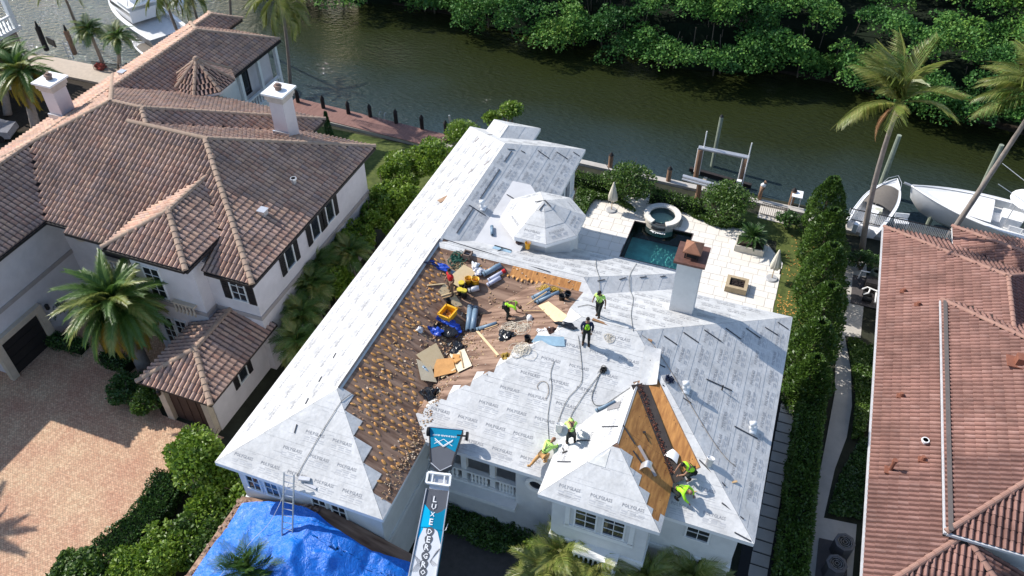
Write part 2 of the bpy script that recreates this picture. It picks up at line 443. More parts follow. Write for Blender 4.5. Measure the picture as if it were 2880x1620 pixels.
# ================================================================ materials
M = {}
M['stucco'] = mat('stucco', (.66, .615, .62), .9, .09, 1.1, .25, 40)
M['stucco_white'] = mat('stucco_white', (.66, .66, .65), .9, .09, 1.1, .2, 40)
M['trim'] = mat('trim', (.76, .76, .74), .6, .05)
M['band'] = mat('band', (.40, .35, .33), .85, .08)
M['stone'] = mat('cast_stone', (.55, .46, .36), .85, .12, 2.0, .3, 30)
M['dark'] = mat('dark_bronze', (.025, .022, .022), .5, .2)
M['soffit'] = mat('dark_soffit', (.045, .035, .032), .7, .2)
M['glass'] = mat('window_glass', (.02, .024, .03), .06, .2, spec=.6)
M['white'] = mat('white_paint', (.80, .80, .80), .45, .04)
M['metal'] = mat('galvanised', (.55, .56, .57), .35, .1, metal=.8)
M['alu'] = mat('aluminium', (.62, .62, .63), .35, .1, metal=.6)
M['concrete'] = mat('concrete', (.46, .43, .39), .9, .12, 1.2, .2, 25)
M['wood'] = mat('timber', (.50, .34, .18), .8, .25, 6)
M['ply'] = ramp_mat('plywood_new', [(.62, .47, .27), (.68, .53, .32), (.56, .41, .22)], .8, scale=6, bump=.1)
M['tile_grey'] = ramp_mat('tile_grey', [(0.299, 0.183, 0.146), (0.464, 0.311, 0.243), (0.536, 0.344, 0.259), (0.401, 0.284, 0.243), (0.577, 0.377, 0.268), (0.443, 0.256, 0.19), (0.514, 0.367, 0.296)], .85, scale=.35, patch=.25, bump=.4, grime=.28)
M['tile_cap'] = ramp_mat('tile_cap', [(0.34, 0.242, 0.172), (0.391, 0.283, 0.211), (0.315, 0.221, 0.168)], .85, bump=.4)
M['pan'] = mat('pan_shade_grime', (.17, .125, .11), .95, .3, 2)  # dark pan colours hold the shade between barrels as well as grime
M['pan_red'] = mat('pan_shade_grime_red', (.11, .055, .045), .95, .3, 2)
M['tile_red'] = ramp_mat('tile_red', [(.24, .125, .10), (.27, .145, .12), (.30, .165, .135), (.255, .135, .11), (.32, .185, .155), (.225, .115, .095)], .8, scale=.4, patch=.35, bump=.3, grime=.35)
M['tile_redcap'] = ramp_mat('tile_redcap', [(.30, .165, .13), (.34, .20, .155), (.27, .145, .115)], .85, bump=.4)
M['leaf'] = ramp_mat('leaf_mid', [(0.028, 0.063, 0.011), (0.054, 0.112, 0.015), (0.084, 0.158, 0.022), (0.131, 0.211, 0.032)], .45, scale=.9, patch=.35, trans=.25, spec=.5)
M['leaf_dark'] = ramp_mat('leaf_dark', [(0.023, 0.056, 0.014), (0.038, 0.092, 0.02), (0.061, 0.133, 0.024), (0.096, 0.184, 0.036)], .4, scale=.7, patch=.4, trans=.15, spec=.5)
M['leaf_light'] = ramp_mat('leaf_light', [(0.064, 0.132, 0.012), (0.121, 0.216, 0.018), (0.185, 0.288, 0.03), (0.27, 0.36, 0.045)], .45, scale=1.2, patch=.35, trans=.3, spec=.5)
M['leaf_mang'] = ramp_mat('leaf_mangrove', [(0.022, 0.073, 0.02), (0.041, 0.122, 0.029), (0.075, 0.192, 0.037), (0.14, 0.278, 0.051), (0.244, 0.365, 0.057)], .55, scale=.22, patch=.62, trans=.2, spec=.25)
M['frond'] = ramp_mat('frond', [(0.048, 0.109, 0.018), (0.08, 0.16, 0.026), (0.136, 0.217, 0.039)], .45, scale=.8, trans=.25, spec=.5)
M['frond_yel'] = ramp_mat('frond_yellow', [(0.117, 0.15, 0.022), (0.26, 0.213, 0.024), (0.39, 0.25, 0.024), (0.156, 0.163, 0.036)], .5, scale=1.3, trans=.25)
M['frond_coco'] = ramp_mat('frond_coconut', [(0.107, 0.163, 0.028), (0.187, 0.244, 0.047), (0.28, 0.301, 0.076), (0.374, 0.336, 0.113)], .4, scale=.8, trans=.3, spec=.6)
M['frond_dead'] = ramp_mat('frond_dead', [(.25, .13, .06), (.36, .20, .10), (.30, .17, .09)], .8)
M['bark'] = mat('bark', (.16, .12, .09), .95, .25, 5, .6, 20)
M['palm_bark'] = mat('palm_bark', (.27, .23, .20), .95, .2, 3, .6, 16)
M['black'] = mat('black_rubber', (.014, .014, .015), .5, .2)
M['blackbag'] = mat('black_plastic', (.012, .012, .014), .25, .2, 3, .8, 9, spec=.6)
M['yellow'] = mat('yellow_plastic', (.80, .42, .015), .4, .08, spec=.5)
M['yellow2'] = mat('yellow_lid', (.62, .50, .05), .45, .15)
M['rollblue'] = mat('membrane_roll', (.17, .25, .33), .45, .15, 5, spec=.5)
M['rollwhite'] = mat('silver_roll', (.62, .62, .66), .35, .08, metal=.3)
M['lilac'] = mat('lilac_roll', (.48, .50, .62), .5, .1)
# membrane: white film, faint dirt, and the grey print and black selvedge
m, n, l, b = newmat('membrane'); MATS['membrane'] = m; M['mem'] = m
tc = n.new('ShaderNodeTexCoord'); ge = n.new('ShaderNodeNewGeometry')
n1 = n.new('ShaderNodeTexNoise'); n1.inputs['Scale'].default_value = .9; n1.inputs['Detail'].default_value = 8; n1.inputs['Roughness'].default_value = .7
n2 = n.new('ShaderNodeTexNoise'); n2.inputs['Scale'].default_value = 7; n2.inputs['Detail'].default_value = 4
l.new(ge.outputs['Position'], n1.inputs['Vector']); l.new(ge.outputs['Position'], n2.inputs['Vector'])
r1 = n.new('ShaderNodeMapRange'); r1.inputs[1].default_value = .40; r1.inputs[2].default_value = .66; l.new(n1.outputs[0], r1.inputs[0])
mx = n.new('ShaderNodeMix'); mx.data_type = 'RGBA'; mx.inputs[6].default_value = (.64, .635, .625, 1); mx.inputs[7].default_value = (.50, .495, .485, 1)
l.new(r1.outputs[0], mx.inputs[0])
m2 = n.new('ShaderNodeMix'); m2.data_type = 'RGBA'; m2.blend_type = 'MULTIPLY'; m2.inputs[0].default_value = .35
r2 = n.new('ShaderNodeMapRange'); r2.inputs[1].default_value = .3; r2.inputs[2].default_value = .7; r2.inputs[3].default_value = .75; r2.inputs[4].default_value = 1.1; l.new(n2.outputs[0], r2.inputs[0])
cb = n.new('ShaderNodeCombineColor'); [l.new(r2.outputs[0], cb.inputs[i]) for i in range(3)]
l.new(mx.outputs[2], m2.inputs[6]); l.new(cb.outputs[0], m2.inputs[7]); l.new(m2.outputs[2], b.inputs['Base Color'])
b.inputs['Roughness'].default_value = .55; b.inputs['Specular IOR Level'].default_value = .3
bp = n.new('ShaderNodeBump'); bp.inputs['Strength'].default_value = .6; bp.inputs['Distance'].default_value = .06
n3 = n.new('ShaderNodeTexNoise'); n3.inputs['Scale'].default_value = 1.6; n3.inputs['Detail'].default_value = 7; n3.inputs['Distortion'].default_value = .6; l.new(ge.outputs['Position'], n3.inputs['Vector'])
l.new(n3.outputs[0], bp.inputs['Height']); l.new(bp.outputs[0], b.inputs['Normal'])
M['print'] = mat('grey_print', (.33, .33, .34), .6, .15)
M['print2'] = mat('faint_print', (.46, .465, .48), .6, .1)
M['selv'] = mat('black_selvedge', (.045, .047, .055), .6, .2)
M['under'] = None
# brown underlayment: streaky, dusty
m, n, l, b = newmat('underlayment'); M['under'] = m
ge = n.new('ShaderNodeNewGeometry'); mp = n.new('ShaderNodeMapping'); mp.inputs['Scale'].default_value = (.35, 3.2, 1); mp.inputs['Rotation'].default_value = (0, 0, .18)
l.new(ge.outputs['Position'], mp.inputs[0])
n1 = n.new('ShaderNodeTexNoise'); n1.inputs['Scale'].default_value = 1.3; n1.inputs['Detail'].default_value = 6; l.new(mp.outputs[0], n1.inputs['Vector'])
cr = n.new('ShaderNodeValToRGB'); e = cr.color_ramp.elements; e[0].position = .36; e[0].color = (.12, .062, .038, 1); e[1].position = .66; e[1].color = (.33, .21, .145, 1)
q = e.new(.5); q.color = (.23, .138, .092, 1); l.new(n1.outputs[0], cr.inputs[0]); l.new(cr.outputs[0], b.inputs['Base Color']); b.inputs['Roughness'].default_value = .8
M['osb'] = None
m, n, l, b = newmat('old_plywood'); M['osb'] = m
ge = n.new('ShaderNodeNewGeometry'); mp = n.new('ShaderNodeMapping'); mp.inputs['Scale'].default_value = (4, .8, 1); l.new(ge.outputs['Position'], mp.inputs[0])
n1 = n.new('ShaderNodeTexNoise'); n1.inputs['Scale'].default_value = 2; n1.inputs['Detail'].default_value = 7; l.new(mp.outputs[0], n1.inputs['Vector'])
cr = n.new('ShaderNodeValToRGB'); e = cr.color_ramp.elements; e[0].position = .3; e[0].color = (.30, .12, .03, 1); e[1].position = .7; e[1].color = (.58, .27, .075, 1); l.new(n1.outputs[0], cr.inputs[0])
vo = n.new('ShaderNodeTexVoronoi'); vo.inputs['Scale'].default_value = 4.5; l.new(ge.outputs['Position'], vo.inputs['Vector'])
gt = n.new('ShaderNodeMath'); gt.operation = 'LESS_THAN'; gt.inputs[1].default_value = .10; l.new(vo.outputs['Distance'], gt.inputs[0])
mx = n.new('ShaderNodeMix'); mx.data_type = 'RGBA'; mx.inputs[7].default_value = (.08, .03, .012, 1); l.new(gt.outputs[0], mx.inputs[0]); l.new(cr.outputs[0], mx.inputs[6])
l.new(mx.outputs[2], b.inputs['Base Color']); b.inputs['Roughness'].default_value = .75
M['foam'] = ramp_mat('adhesive_foam', [(0.507, 0.234, 0.068), (0.617, 0.302, 0.09), (0.684, 0.361, 0.125), (0.441, 0.193, 0.057)], .8, bump=.6, bscale=25)
# canal water
m, n, l, b = newmat('canal_water'); M['water'] = m
b.inputs['Roughness'].default_value = .05; b.inputs['IOR'].default_value = 1.33
ge = n.new('ShaderNodeNewGeometry'); n0 = n.new('ShaderNodeTexNoise'); n0.inputs['Scale'].default_value = .06; n0.inputs['Detail'].default_value = 3; l.new(ge.outputs['Position'], n0.inputs['Vector'])
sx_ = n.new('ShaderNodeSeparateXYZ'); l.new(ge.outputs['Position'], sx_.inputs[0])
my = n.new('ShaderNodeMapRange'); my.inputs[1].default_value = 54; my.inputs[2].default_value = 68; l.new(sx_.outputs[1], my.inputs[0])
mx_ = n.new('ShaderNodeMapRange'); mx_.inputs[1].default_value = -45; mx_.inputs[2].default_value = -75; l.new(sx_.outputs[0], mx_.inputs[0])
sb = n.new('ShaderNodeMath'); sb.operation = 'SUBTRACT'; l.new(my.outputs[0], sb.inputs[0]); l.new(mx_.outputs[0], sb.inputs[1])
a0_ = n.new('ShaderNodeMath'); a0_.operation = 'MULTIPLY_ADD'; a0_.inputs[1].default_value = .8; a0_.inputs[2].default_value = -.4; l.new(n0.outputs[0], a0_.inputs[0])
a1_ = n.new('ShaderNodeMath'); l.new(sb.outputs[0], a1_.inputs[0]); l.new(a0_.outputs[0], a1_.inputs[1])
cr = n.new('ShaderNodeValToRGB'); e = cr.color_ramp.elements; e[0].position = .0; e[0].color = (.032, .052, .060, 1); e[1].position = .75; e[1].color = (.021, .027, .008, 1); l.new(a1_.outputs[0], cr.inputs[0]); l.new(cr.outputs[0], b.inputs['Base Color'])  # bluer base near shore and far left: sky reflection put into the colour
mp = n.new('ShaderNodeMapping'); mp.inputs['Scale'].default_value = (1.0, 2.0, 1); mp.inputs['Rotation'].default_value = (0, 0, .6); l.new(ge.outputs['Position'], mp.inputs[0])
n1 = n.new('ShaderNodeTexNoise'); n1.inputs['Scale'].default_value = 1.6; n1.inputs['Detail'].default_value = 4; n1.inputs['Roughness'].default_value = .6; l.new(mp.outputs[0], n1.inputs['Vector'])
n2 = n.new('ShaderNodeTexNoise'); n2.inputs['Scale'].default_value = .12; l.new(ge.outputs['Position'], n2.inputs['Vector'])
r2 = n.new('ShaderNodeMapRange'); r2.inputs[1].default_value = .35; r2.inputs[2].default_value = .65; r2.inputs[3].default_value = .45; r2.inputs[4].default_value = .8; l.new(n2.outputs[0], r2.inputs[0])
bp = n.new('ShaderNodeBump'); bp.inputs['Distance'].default_value = .35; l.new(r2.outputs[0], bp.inputs['Strength']); l.new(n1.outputs[0], bp.inputs['Height']); l.new(bp.outputs[0], b.inputs['Normal'])
# clear pool water surface
m, n, l, b = newmat('pool_water'); M['pool'] = m
tr = n.new('ShaderNodeBsdfTransparent'); tr.inputs[0].default_value = (.66, .92, .90, 1); gl = n.new('ShaderNodeBsdfGlossy'); gl.inputs['Roughness'].default_value = .04
fz = n.new('ShaderNodeFresnel'); fz.inputs[0].default_value = 1.33; ms = n.new('ShaderNodeMixShader')
ge = n.new('ShaderNodeNewGeometry'); n1 = n.new('ShaderNodeTexNoise'); n1.inputs['Scale'].default_value = 5; l.new(ge.outputs['Position'], n1.inputs['Vector'])
bp = n.new('ShaderNodeBump'); bp.inputs['Strength'].default_value = .25; bp.inputs['Distance'].default_value = .05; l.new(n1.outputs[0], bp.inputs['Height']); l.new(bp.outputs[0], gl.inputs['Normal']); l.new(bp.outputs[0], fz.inputs['Normal'])
l.new(fz.outputs[0], ms.inputs[0]); l.new(tr.outputs[0], ms.inputs[1]); l.new(gl.outputs[0], ms.inputs[2]); l.new(ms.outputs[0], n['Material Output'].inputs[0])
M['basin'] = mat('pool_plaster', (.28, .62, .56), .8, .25, 1.5)
# tarp
m, n, l, b = newmat('blue_tarp'); M['tarp'] = m
b.inputs['Base Color'].default_value = (.004, .16, .66, 1); b.inputs['Roughness'].default_value = .4; b.inputs['Specular IOR Level'].default_value = .55
ge = n.new('ShaderNodeNewGeometry'); n1 = n.new('ShaderNodeTexNoise'); n1.inputs['Scale'].default_value = 2.2; n1.inputs['Detail'].default_value = 9; n1.inputs['Roughness'].default_value = .6; n1.inputs['Distortion'].default_value = 2.2; l.new(ge.outputs['Position'], n1.inputs['Vector'])
bp = n.new('ShaderNodeBump'); bp.inputs['Strength'].default_value = .55; bp.inputs['Distance'].default_value = .2; l.new(n1.outputs[0], bp.inputs['Height']); l.new(bp.outputs[0], b.inputs['Normal'])
# herringbone brick paving (bricks of ~9 px: colour and joint relief from the material)
m, n, l, b = newmat('paver_brick'); M['paver'] = m
ge = n.new('ShaderNodeNewGeometry'); mp = n.new('ShaderNodeMapping'); mp.inputs['Rotation'].default_value = (0, 0, PI/4); l.new(ge.outputs['Position'], mp.inputs[0])
def brick(rot, sc_):
    q = n.new('ShaderNodeMapping'); q.inputs['Rotation'].default_value = (0, 0, rot); l.new(ge.outputs['Position'], q.inputs[0])
    t = n.new('ShaderNodeTexBrick'); t.inputs['Scale'].default_value = 1; t.inputs['Brick Width'].default_value = .23; t.inputs['Row Height'].default_value = .115
    t.inputs['Mortar Size'].default_value = .008; t.inputs['Color1'].default_value = (.50, .31, .20, 1); t.inputs['Color2'].default_value = (.64, .46, .31, 1); t.inputs['Mortar'].default_value = (.27, .18, .12, 1); t.inputs['Bias'].default_value = -.1
    l.new(q.outputs[0], t.inputs['Vector']); return t
t1 = brick(PI/4, 1); t2 = brick(-PI/4, 1)
ck = n.new('ShaderNodeTexChecker'); ck.inputs['Scale'].default_value = 4.35; l.new(mp.outputs[0], ck.inputs['Vector'])
mx = n.new('ShaderNodeMix'); mx.data_type = 'RGBA'; l.new(ck.outputs['Fac'], mx.inputs[0]); l.new(t1.outputs[0], mx.inputs[6]); l.new(t2.outputs[0], mx.inputs[7])
n1 = n.new('ShaderNodeTexNoise'); n1.inputs['Scale'].default_value = .45; n1.inputs['Detail'].default_value = 6; l.new(ge.outputs['Position'], n1.inputs['Vector'])
cr = n.new('ShaderNodeValToRGB'); e = cr.color_ramp.elements; e[0].position = .35; e[0].color = (.88, .74, .72, 1); e[1].position = .65; e[1].color = (1.0, 1.0, .95, 1); l.new(n1.outputs[0], cr.inputs[0])
m2 = n.new('ShaderNodeMix'); m2.data_type = 'RGBA'; m2.blend_type = 'MULTIPLY'; m2.inputs[0].default_value = 1; l.new(mx.outputs[2], m2.inputs[6]); l.new(cr.outputs[0], m2.inputs[7])
n4 = n.new('ShaderNodeTexNoise'); n4.inputs['Scale'].default_value = 9; l.new(ge.outputs['Position'], n4.inputs['Vector'])
r4 = n.new('ShaderNodeMapRange'); r4.inputs[1].default_value = .3; r4.inputs[2].default_value = .7; r4.inputs[3].default_value = .8; r4.inputs[4].default_value = 1.25; l.new(n4.outputs[0], r4.inputs[0])
hs = n.new('ShaderNodeHueSaturation'); l.new(m2.outputs[2], hs.inputs['Color']); l.new(r4.outputs[0], hs.inputs['Value']); l.new(hs.outputs[0], b.inputs['Base Color']); b.inputs['Roughness'].default_value = .85
M['grass'] = mat('lawn', (.055, .085, .018), .95, .3, 2.5, .6, 60, col2=(.10, .12, .03))
M['mulch'] = mat('mulch', (.035, .026, .018), .95, .4, 3, .6, 30)
M['soil'] = mat('dark_ground', (.03, .032, .02), .95, .4, 1)
M['patio'] = ramp_mat('travertine', [(.72, .67, .60), (.77, .73, .67), (.74, .69, .61), (.79, .76, .71)], .75, scale=1.5, patch=.3, bump=.1)
M['deckwood'] = ramp_mat('red_brown_deck', [(.22, .12, .10), (.27, .15, .125), (.19, .10, .085)], .8)
M['piling'] = mat('dark_piling', (.03, .025, .025), .85, .3)
M['pilewood'] = mat('pile_timber', (.28, .17, .11), .9, .25, 4)
M['pilegreen'] = mat('weathered_pile', (.24, .27, .21), .9, .25, 4)
M['lime'] = mat('hi_vis_lime', (.42, .90, .03), .65, .06)
M['limepale'] = mat('hi_vis_pale', (.52, .84, .18), .65, .06)
M['red'] = mat('red_shirt', (.55, .02, .025), .8, .1)
M['navy'] = mat('navy_cloth', (.012, .022, .06), .85, .2)
M['darkcloth'] = mat('dark_trousers', (.022, .026, .024), .9, .3, 9)
M['khaki'] = mat('khaki_trousers', (.20, .13, .085), .9, .2, 9)
M['tan'] = mat('tan_trousers', (.50, .28, .11), .9, .2, 9)
M['skin'] = mat('skin', (.30, .16, .10), .6, .08)
M['boot'] = mat('boot_leather', (.05, .03, .02), .7, .2)
M['hair'] = mat('dark_hair', (.015, .012, .012), .7, .2)
M['grey_fab'] = mat('grey_cap', (.12, .12, .13), .8, .2)
# ================================================================ setting
def sheet(name, pts, z, m, kind='structure', h=.05, hole=None):
    p = [tuple(q[:2]) for q in pts]
    if area(p) < 0: p = p[::-1]
    mb = MB(); ps = [p]
    for hq in (hole or []): ps = [r for q in ps for r in subtract(q, poly_hs(hq))]
    for p in ps: mb.prism([(x, y, z) for x, y in p], h)
    o = mb.build(name, m); o['kind'] = kind; return o
WZ = -1.2
POOLH = [(-7.99, 43.06), (-3.71, 43.06), (-3.71, 47.29), (-7.99, 47.29)]
sheet('ground', [(-900, -900), (900, -900), (900, 1500), (-900, 1500)], -3.0, M['soil'])
sheet('water', [(-400, 50.2), (400, 50.2), (400, 420), (-400, 420)], WZ, M['water'], h=.5)
sheet('ground', [(-75.5, -60), (60, -60), (60, 53.55), (3.2, 53.55), (-40, 53.0), (-75.5, 51.8)], -.02, M['soil'], h=1.6, hole=[POOLH])
sheet('ground', [(-400, -60), (-75.5, -60), (-75.5, 50.2), (-400, 50.2)], -.02, M['soil'], h=1.6)
fb = [(-45, 77), (-30, 76.5), (-10, 76.5), (5, 75.6), (20, 72), (60, 62.5), (400, 62.5), (400, 600), (-45, 600)]
sheet('ground', fb, WZ+.25, M['mulch'], h=1.5)
drive = [(-60, 26), (-32, 26), (-30.2, 21.6), (-28.8, 20.6), (-24.6, 20.5)]+[tuple(at(x, y).xy) for x, y in ((425, 1190), (385, 1265), (330, 1340), (270, 1390), (215, 1460))]+[(-25, -10), (-60, -10)]
# clip self overlap: only a simple outline
sheet('driveway', drive, .02, M['paver'])
sheet('lawn', [(-42, 41), (-20, 41), (-20, 50.7), (-42, 50.7)], .0, M['grass'])
sheet('lawn', [(2.7, 39), (5.2, 39), (5.2, 50.5), (-2, 51.5), (-2, 49), (2.0, 48.5)], .0, M['grass'])
sheet('path', [(6.3, 43), (8.1, 43), (8.1, 48.3), (6.0, 48.3)], .02, M['concrete'])
sheet('path', [at(2113, 680).xy[:], at(2180, 680).xy[:], at(2165, 850).xy[:], at(2125, 845).xy[:], at(2140, 930).xy[:], at(2143, 1020).xy[:], at(2130, 1100).xy[:], at(2100, 1180).xy[:], at(2072, 1303).xy[:], at(2155, 1320).xy[:], at(2140, 1500).xy[:], at(2020, 1500).xy[:], at(2040, 1290).xy[:], at(2070, 1150).xy[:], at(2100, 990).xy[:], at(2104, 830).xy[:]], .024, M['concrete'])
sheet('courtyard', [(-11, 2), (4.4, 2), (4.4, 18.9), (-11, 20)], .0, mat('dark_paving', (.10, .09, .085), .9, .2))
# patio slabs: each slab an object of its own
patio = struct(sheet('patio', [(-12.2, 35.5), (2.62, 35.5), (2.7, 46.3), (1.3, 48.2), (-2.5, 50.3), (-4.2, 51.0), (-8, 51.0), (-11.4, 48.9), (-12.2, 47)], .0, mat('joint_sand', (.52, .46, .38), .95, .1), hole=[POOLH]))
pp = poly_hs([(-8.02, 43.0), (-3.75, 43.0), (-3.65, 47.33), (-8.0, 47.33)])
pc = [(-12.1, 35.5), (2.6, 35.5), (2.68, 46.25), (1.25, 48.1), (-2.5, 50.2), (-4.2, 50.9), (-8, 50.9), (-11.3, 48.8), (-12.1, 47)]
slab_me = {}
i = 0; y = 36.0; row = 0
while y < 51:
    h = (.6, .6, .9)[row % 3]; x = -12.1-random.uniform(0, .8)
    while x < 2.6:
        w_ = random.choice((.6, .9, .9, 1.2)); g = .012
        q = [(x+g, y+g), (x+w_-g, y+g), (x+w_-g, y+h-g), (x+g, y+h-g)]
        for a, b_, c_ in poly_hs(pc): q = clip(q, a, b_, c_)
        for r in (subtract(q, pp+[]) if q else []):
            if abs(area(r)) < .05: continue
            if not in_frame((r[0][0], r[0][1], 0), 200): continue
            if -7.9 < sum(t[0] for t in r)/len(r) < -4.2 and sum(t[1] for t in r)/len(r) < 50.4 and math.hypot(sum(t[0] for t in r)/len(r)+6.15, sum(t[1] for t in r)/len(r)-48.6) < 1.3: continue
            mb = MB(); mb.prism([(a, b_, .03+random.uniform(-.003, .004)) for a, b_ in (r if area(r) > 0 else r[::-1])], .03)
            mb.build('slab', M['patio'], patio)
        x += w_
    y += h; row += 1
# stepping pads on the right of the white house
pads = struct(sheet('path', [(3.35, 21), (4.95, 21), (4.95, 34.0), (3.35, 34.0)], .0, M['black']))
for k in range(17):
    yy = 21.9+k*.715; mb = MB(); xx = 4.27+(yy-22)*.02
    mb.box((xx, yy, .03), (.86, .63, .06), rz=random.uniform(-.015, .015)); mb.build('slab', M['concrete'], pads)
# seawall and docks
def wallseg(name, label, a, b, wd, z1, z0, m, cat='wall', group=None):
    mb = MB(); a = Vector(a); b = Vector(b); mb.bar((a.x, a.y, (z1+z0)/2), (b.x, b.y, (z1+z0)/2), wd, z1-z0); o = mb.build(name, m); tag(o, label, cat, group); return o
wallseg('seawall', 'pale concrete seawall cap beside the red-brown dock', (-42, 51.9), (-24.2, 51.1), .9, .25, -2.2, M['concrete'])
wallseg('seawall', 'narrow stone seawall cap behind the pool garden hedge', (-24.2, 53.3), (3.6, 52.5), .55, .22, -2.2, M['concrete'])
wallseg('seawall', 'seawall below the railing of the terracotta roofed house', (3.6, 51.7), (40, 50.4), .7, .25, -2.2, M['concrete'])
wallseg('seawall', 'sandy seawall walk along the water at the upper left', (-78, 50.9), (-42, 51.4), 2.6, .25, -2.2, mat('sand_conc', (.50, .42, .34), .9, .1))
t = thing('dock', 'red-brown plank dock along the canal with dark pilings', 'dock', (-33, 53, 0))
p0 = at(735, 256, .3).xy; p1 = at(1122, 352, .3).xy
d = (p1-p0).normalized(); nn = Vector((-d.y, d.x)); L = (p1-p0).length
mb = MB(); mb.bar((*(p0+nn*.3), .14), (*(p0+d*L+nn*.3), .14), .2, .2); mb.bar((*(p0-nn*1.0), .14), (*(p0+d*L-nn*1.0), .14), .2, .2); mb.build('frame', M['piling'], t)
k = 0.0
while k < L:
    mb = MB(); c = p0+d*k-nn*.35; mb.box((c.x, c.y, .30+random.uniform(-.004, .004)), (.135, 2.1, .05), rz=math.atan2(d.y, d.x)); mb.build('plank', M['deckwood'], t); k += .15
PN = ('leftmost, half hidden behind the tiled chimney','second from the left','third from the left','left of the ladder loops','right of the ladder loops','second from the right end','rightmost, at the dock end')
for i, (x, y, h) in enumerate(((748, 253, 1.4), (812, 268, 1.4), (875, 282, 1.4), (930, 290, 1.4), (995, 306, 1.5), (1060, 320, 1.5), (1120, 334, 1.5))):
    b0 = at(x+2, y+4, .3); mb = MB(); mb.cyl((b0.x, b0.y, -3), (b0.x, b0.y, h-.15), .17, .17, 10); mb.cyl((b0.x, b0.y, h-.15), (b0.x, b0.y, h+.15), .19, .02, 10)
    tag(mb.build('mooring_piling', M['piling']), 'black capped mooring piling on the red-brown dock, '+PN[i], 'piling', 'pilings along the red-brown dock')
for i, (x, y, l_) in enumerate(((1535, 420, 'brown timber piling at the seawall, left of the round pool shrubs'), (1681, 455, 'brown timber piling at the seawall between the two round pool shrubs'), (1990, 510, 'brown timber piling beside the white dock box'))):
    b0 = at(x, y, .2); mb = MB(); mb.cyl((b0.x, b0.y, -3), (b0.x, b0.y, 1.3), .19, .18, 10); mb.cyl((b0.x, b0.y, 1.3), (b0.x, b0.y, 1.55), .21, .03, 10, m=1)
    tag(mb.build('mooring_piling', [M['pilewood'], M['piling']]), l_, 'piling', 'pilings along the pool garden seawall')
# swim ladder loops on the dock
b0 = at(965, 300, .35); mb = MB()
for s in (-.25, .25):
    q = [(b0.x+d.x*s, b0.y+d.y*s, .3+.8*math.sin(a*PI/8)) if 0 else (b0.x+d.x*s-nn.x*.35*math.cos(a*PI/8)+nn.x*.1, b0.y+d.y*s-nn.y*.35*math.cos(a*PI/8), .3+.75*math.sin(a*PI/8)) for a in range(9)]
    mb.tube(q, .025, 5)
tag(mb.build('swim_ladder', M['alu']), 'pair of shiny looped ladder rails at the edge of the red-brown dock', 'ladder')
# ================================================================ WHITE HOUSE
WB = [Block('A', -19.8, -11.5, 15.55, 45.2, 6.6, .5), Block('B', -13.4, 3.2, 19.8, 33.77, 6.6, .46),
      Block('C', -15.65, -3.0, 26.3, 35.15, 6.6, .47, 'l'), Block('D', -5.7, -.5, 18.5, 25.6, 7.35, .57, 'b'), Block('E', -18.4, -15.0, 41, 46.2, 6.9, .5, 'f')]
WH = thing('white_house', 'white stucco house being re-roofed, covered in white printed membrane with an open brown pit', 'house', (-8, 25, 0))
wd = deck(WB, 'roof', [M['under'], M['white']], WH, .22)
def H(x, y):
    b = roof_h(WB, x, y)
    if -14.3 < x < -11 and 32 < y < 38.5: b = max(b, 7.95)
    return max(b, 0)
def on(x, y, dz=0): return Vector((x, y, H(x, y)+dz))
def nrm(x, y):
    e = .05; return Vector((-(H(x+e, y)-H(x-e, y))/(2*e), -(H(x, y+e)-H(x, y-e))/(2*e), 1)).normalized()
# flat cricket beside the turret
mb = MB(); mb.prism([(-14.3, 32.2, 7.95), (-11.5, 32.2, 7.95), (-11.5, 36.6, 7.95), (-13.0, 38.4, 7.95), (-14.3, 38.4, 7.95)], .9)
mb.build('flat_roof', mat('flat_membrane', (.52, .52, .53), .6, .08, .8), wd)
# text print mesh
def text_mesh(s, size=1.0, width=None, bold=0.0):
    c = bpy.data.curves.new('t', 'FONT'); c.body = s; c.size = size; c.resolution_u = 1; c.offset = bold
    o = bpy.data.objects.new('t', c); COL.objects.link(o)
    dg = bpy.context.evaluated_depsgraph_get(); dg.update(); me = bpy.data.meshes.new_from_object(o.evaluated_get(dg))
    V = [v.co.copy() for v in me.vertices]; F = [tuple(p.vertices) for p in me.polygons]
    bpy.data.objects.remove(o); bpy.data.meshes.remove(me)
    x0 = min(v.x for v in V); x1 = max(v.x for v in V); y0 = min(v.y for v in V); y1 = max(v.y for v in V)
    return [((v.x-x0), (v.y-y0)) for v in V], F, x1-x0, y1-y0
TV, TF, TW, TH = text_mesh('POLYGLASS', 1, bold=.012)
def print_unit(mb, o, u, v, n, u0, v0, sc_):
    s = sc_/TW
    mb.add([o+u*(u0+a*s)+v*(v0+b*s*1.15)+n*.006 for a, b in TV], TF, 2)
    for r in range(4):
        vv = v0-.09-r*.085; uu = u0+(.25 if r == 0 else 0)
        for q in range(1 if r in (0, 3) else 3):
            a = uu+q*.36+random.uniform(0, .03); wd_ = (.5 if r == 0 else .26 if r < 3 else .95)*random.uniform(.85, 1.05); hh = (.012, .045, .03, .010)[r]
            mb.add([o+u*a+v*vv+n*.006, o+u*(a+wd_)+v*vv+n*.006, o+u*(a+wd_)+v*(vv+hh)+n*.006, o+u*a+v*(vv+hh)+n*.006], [(0, 1, 2, 3)], 3 if r in (1, 2) else 2)
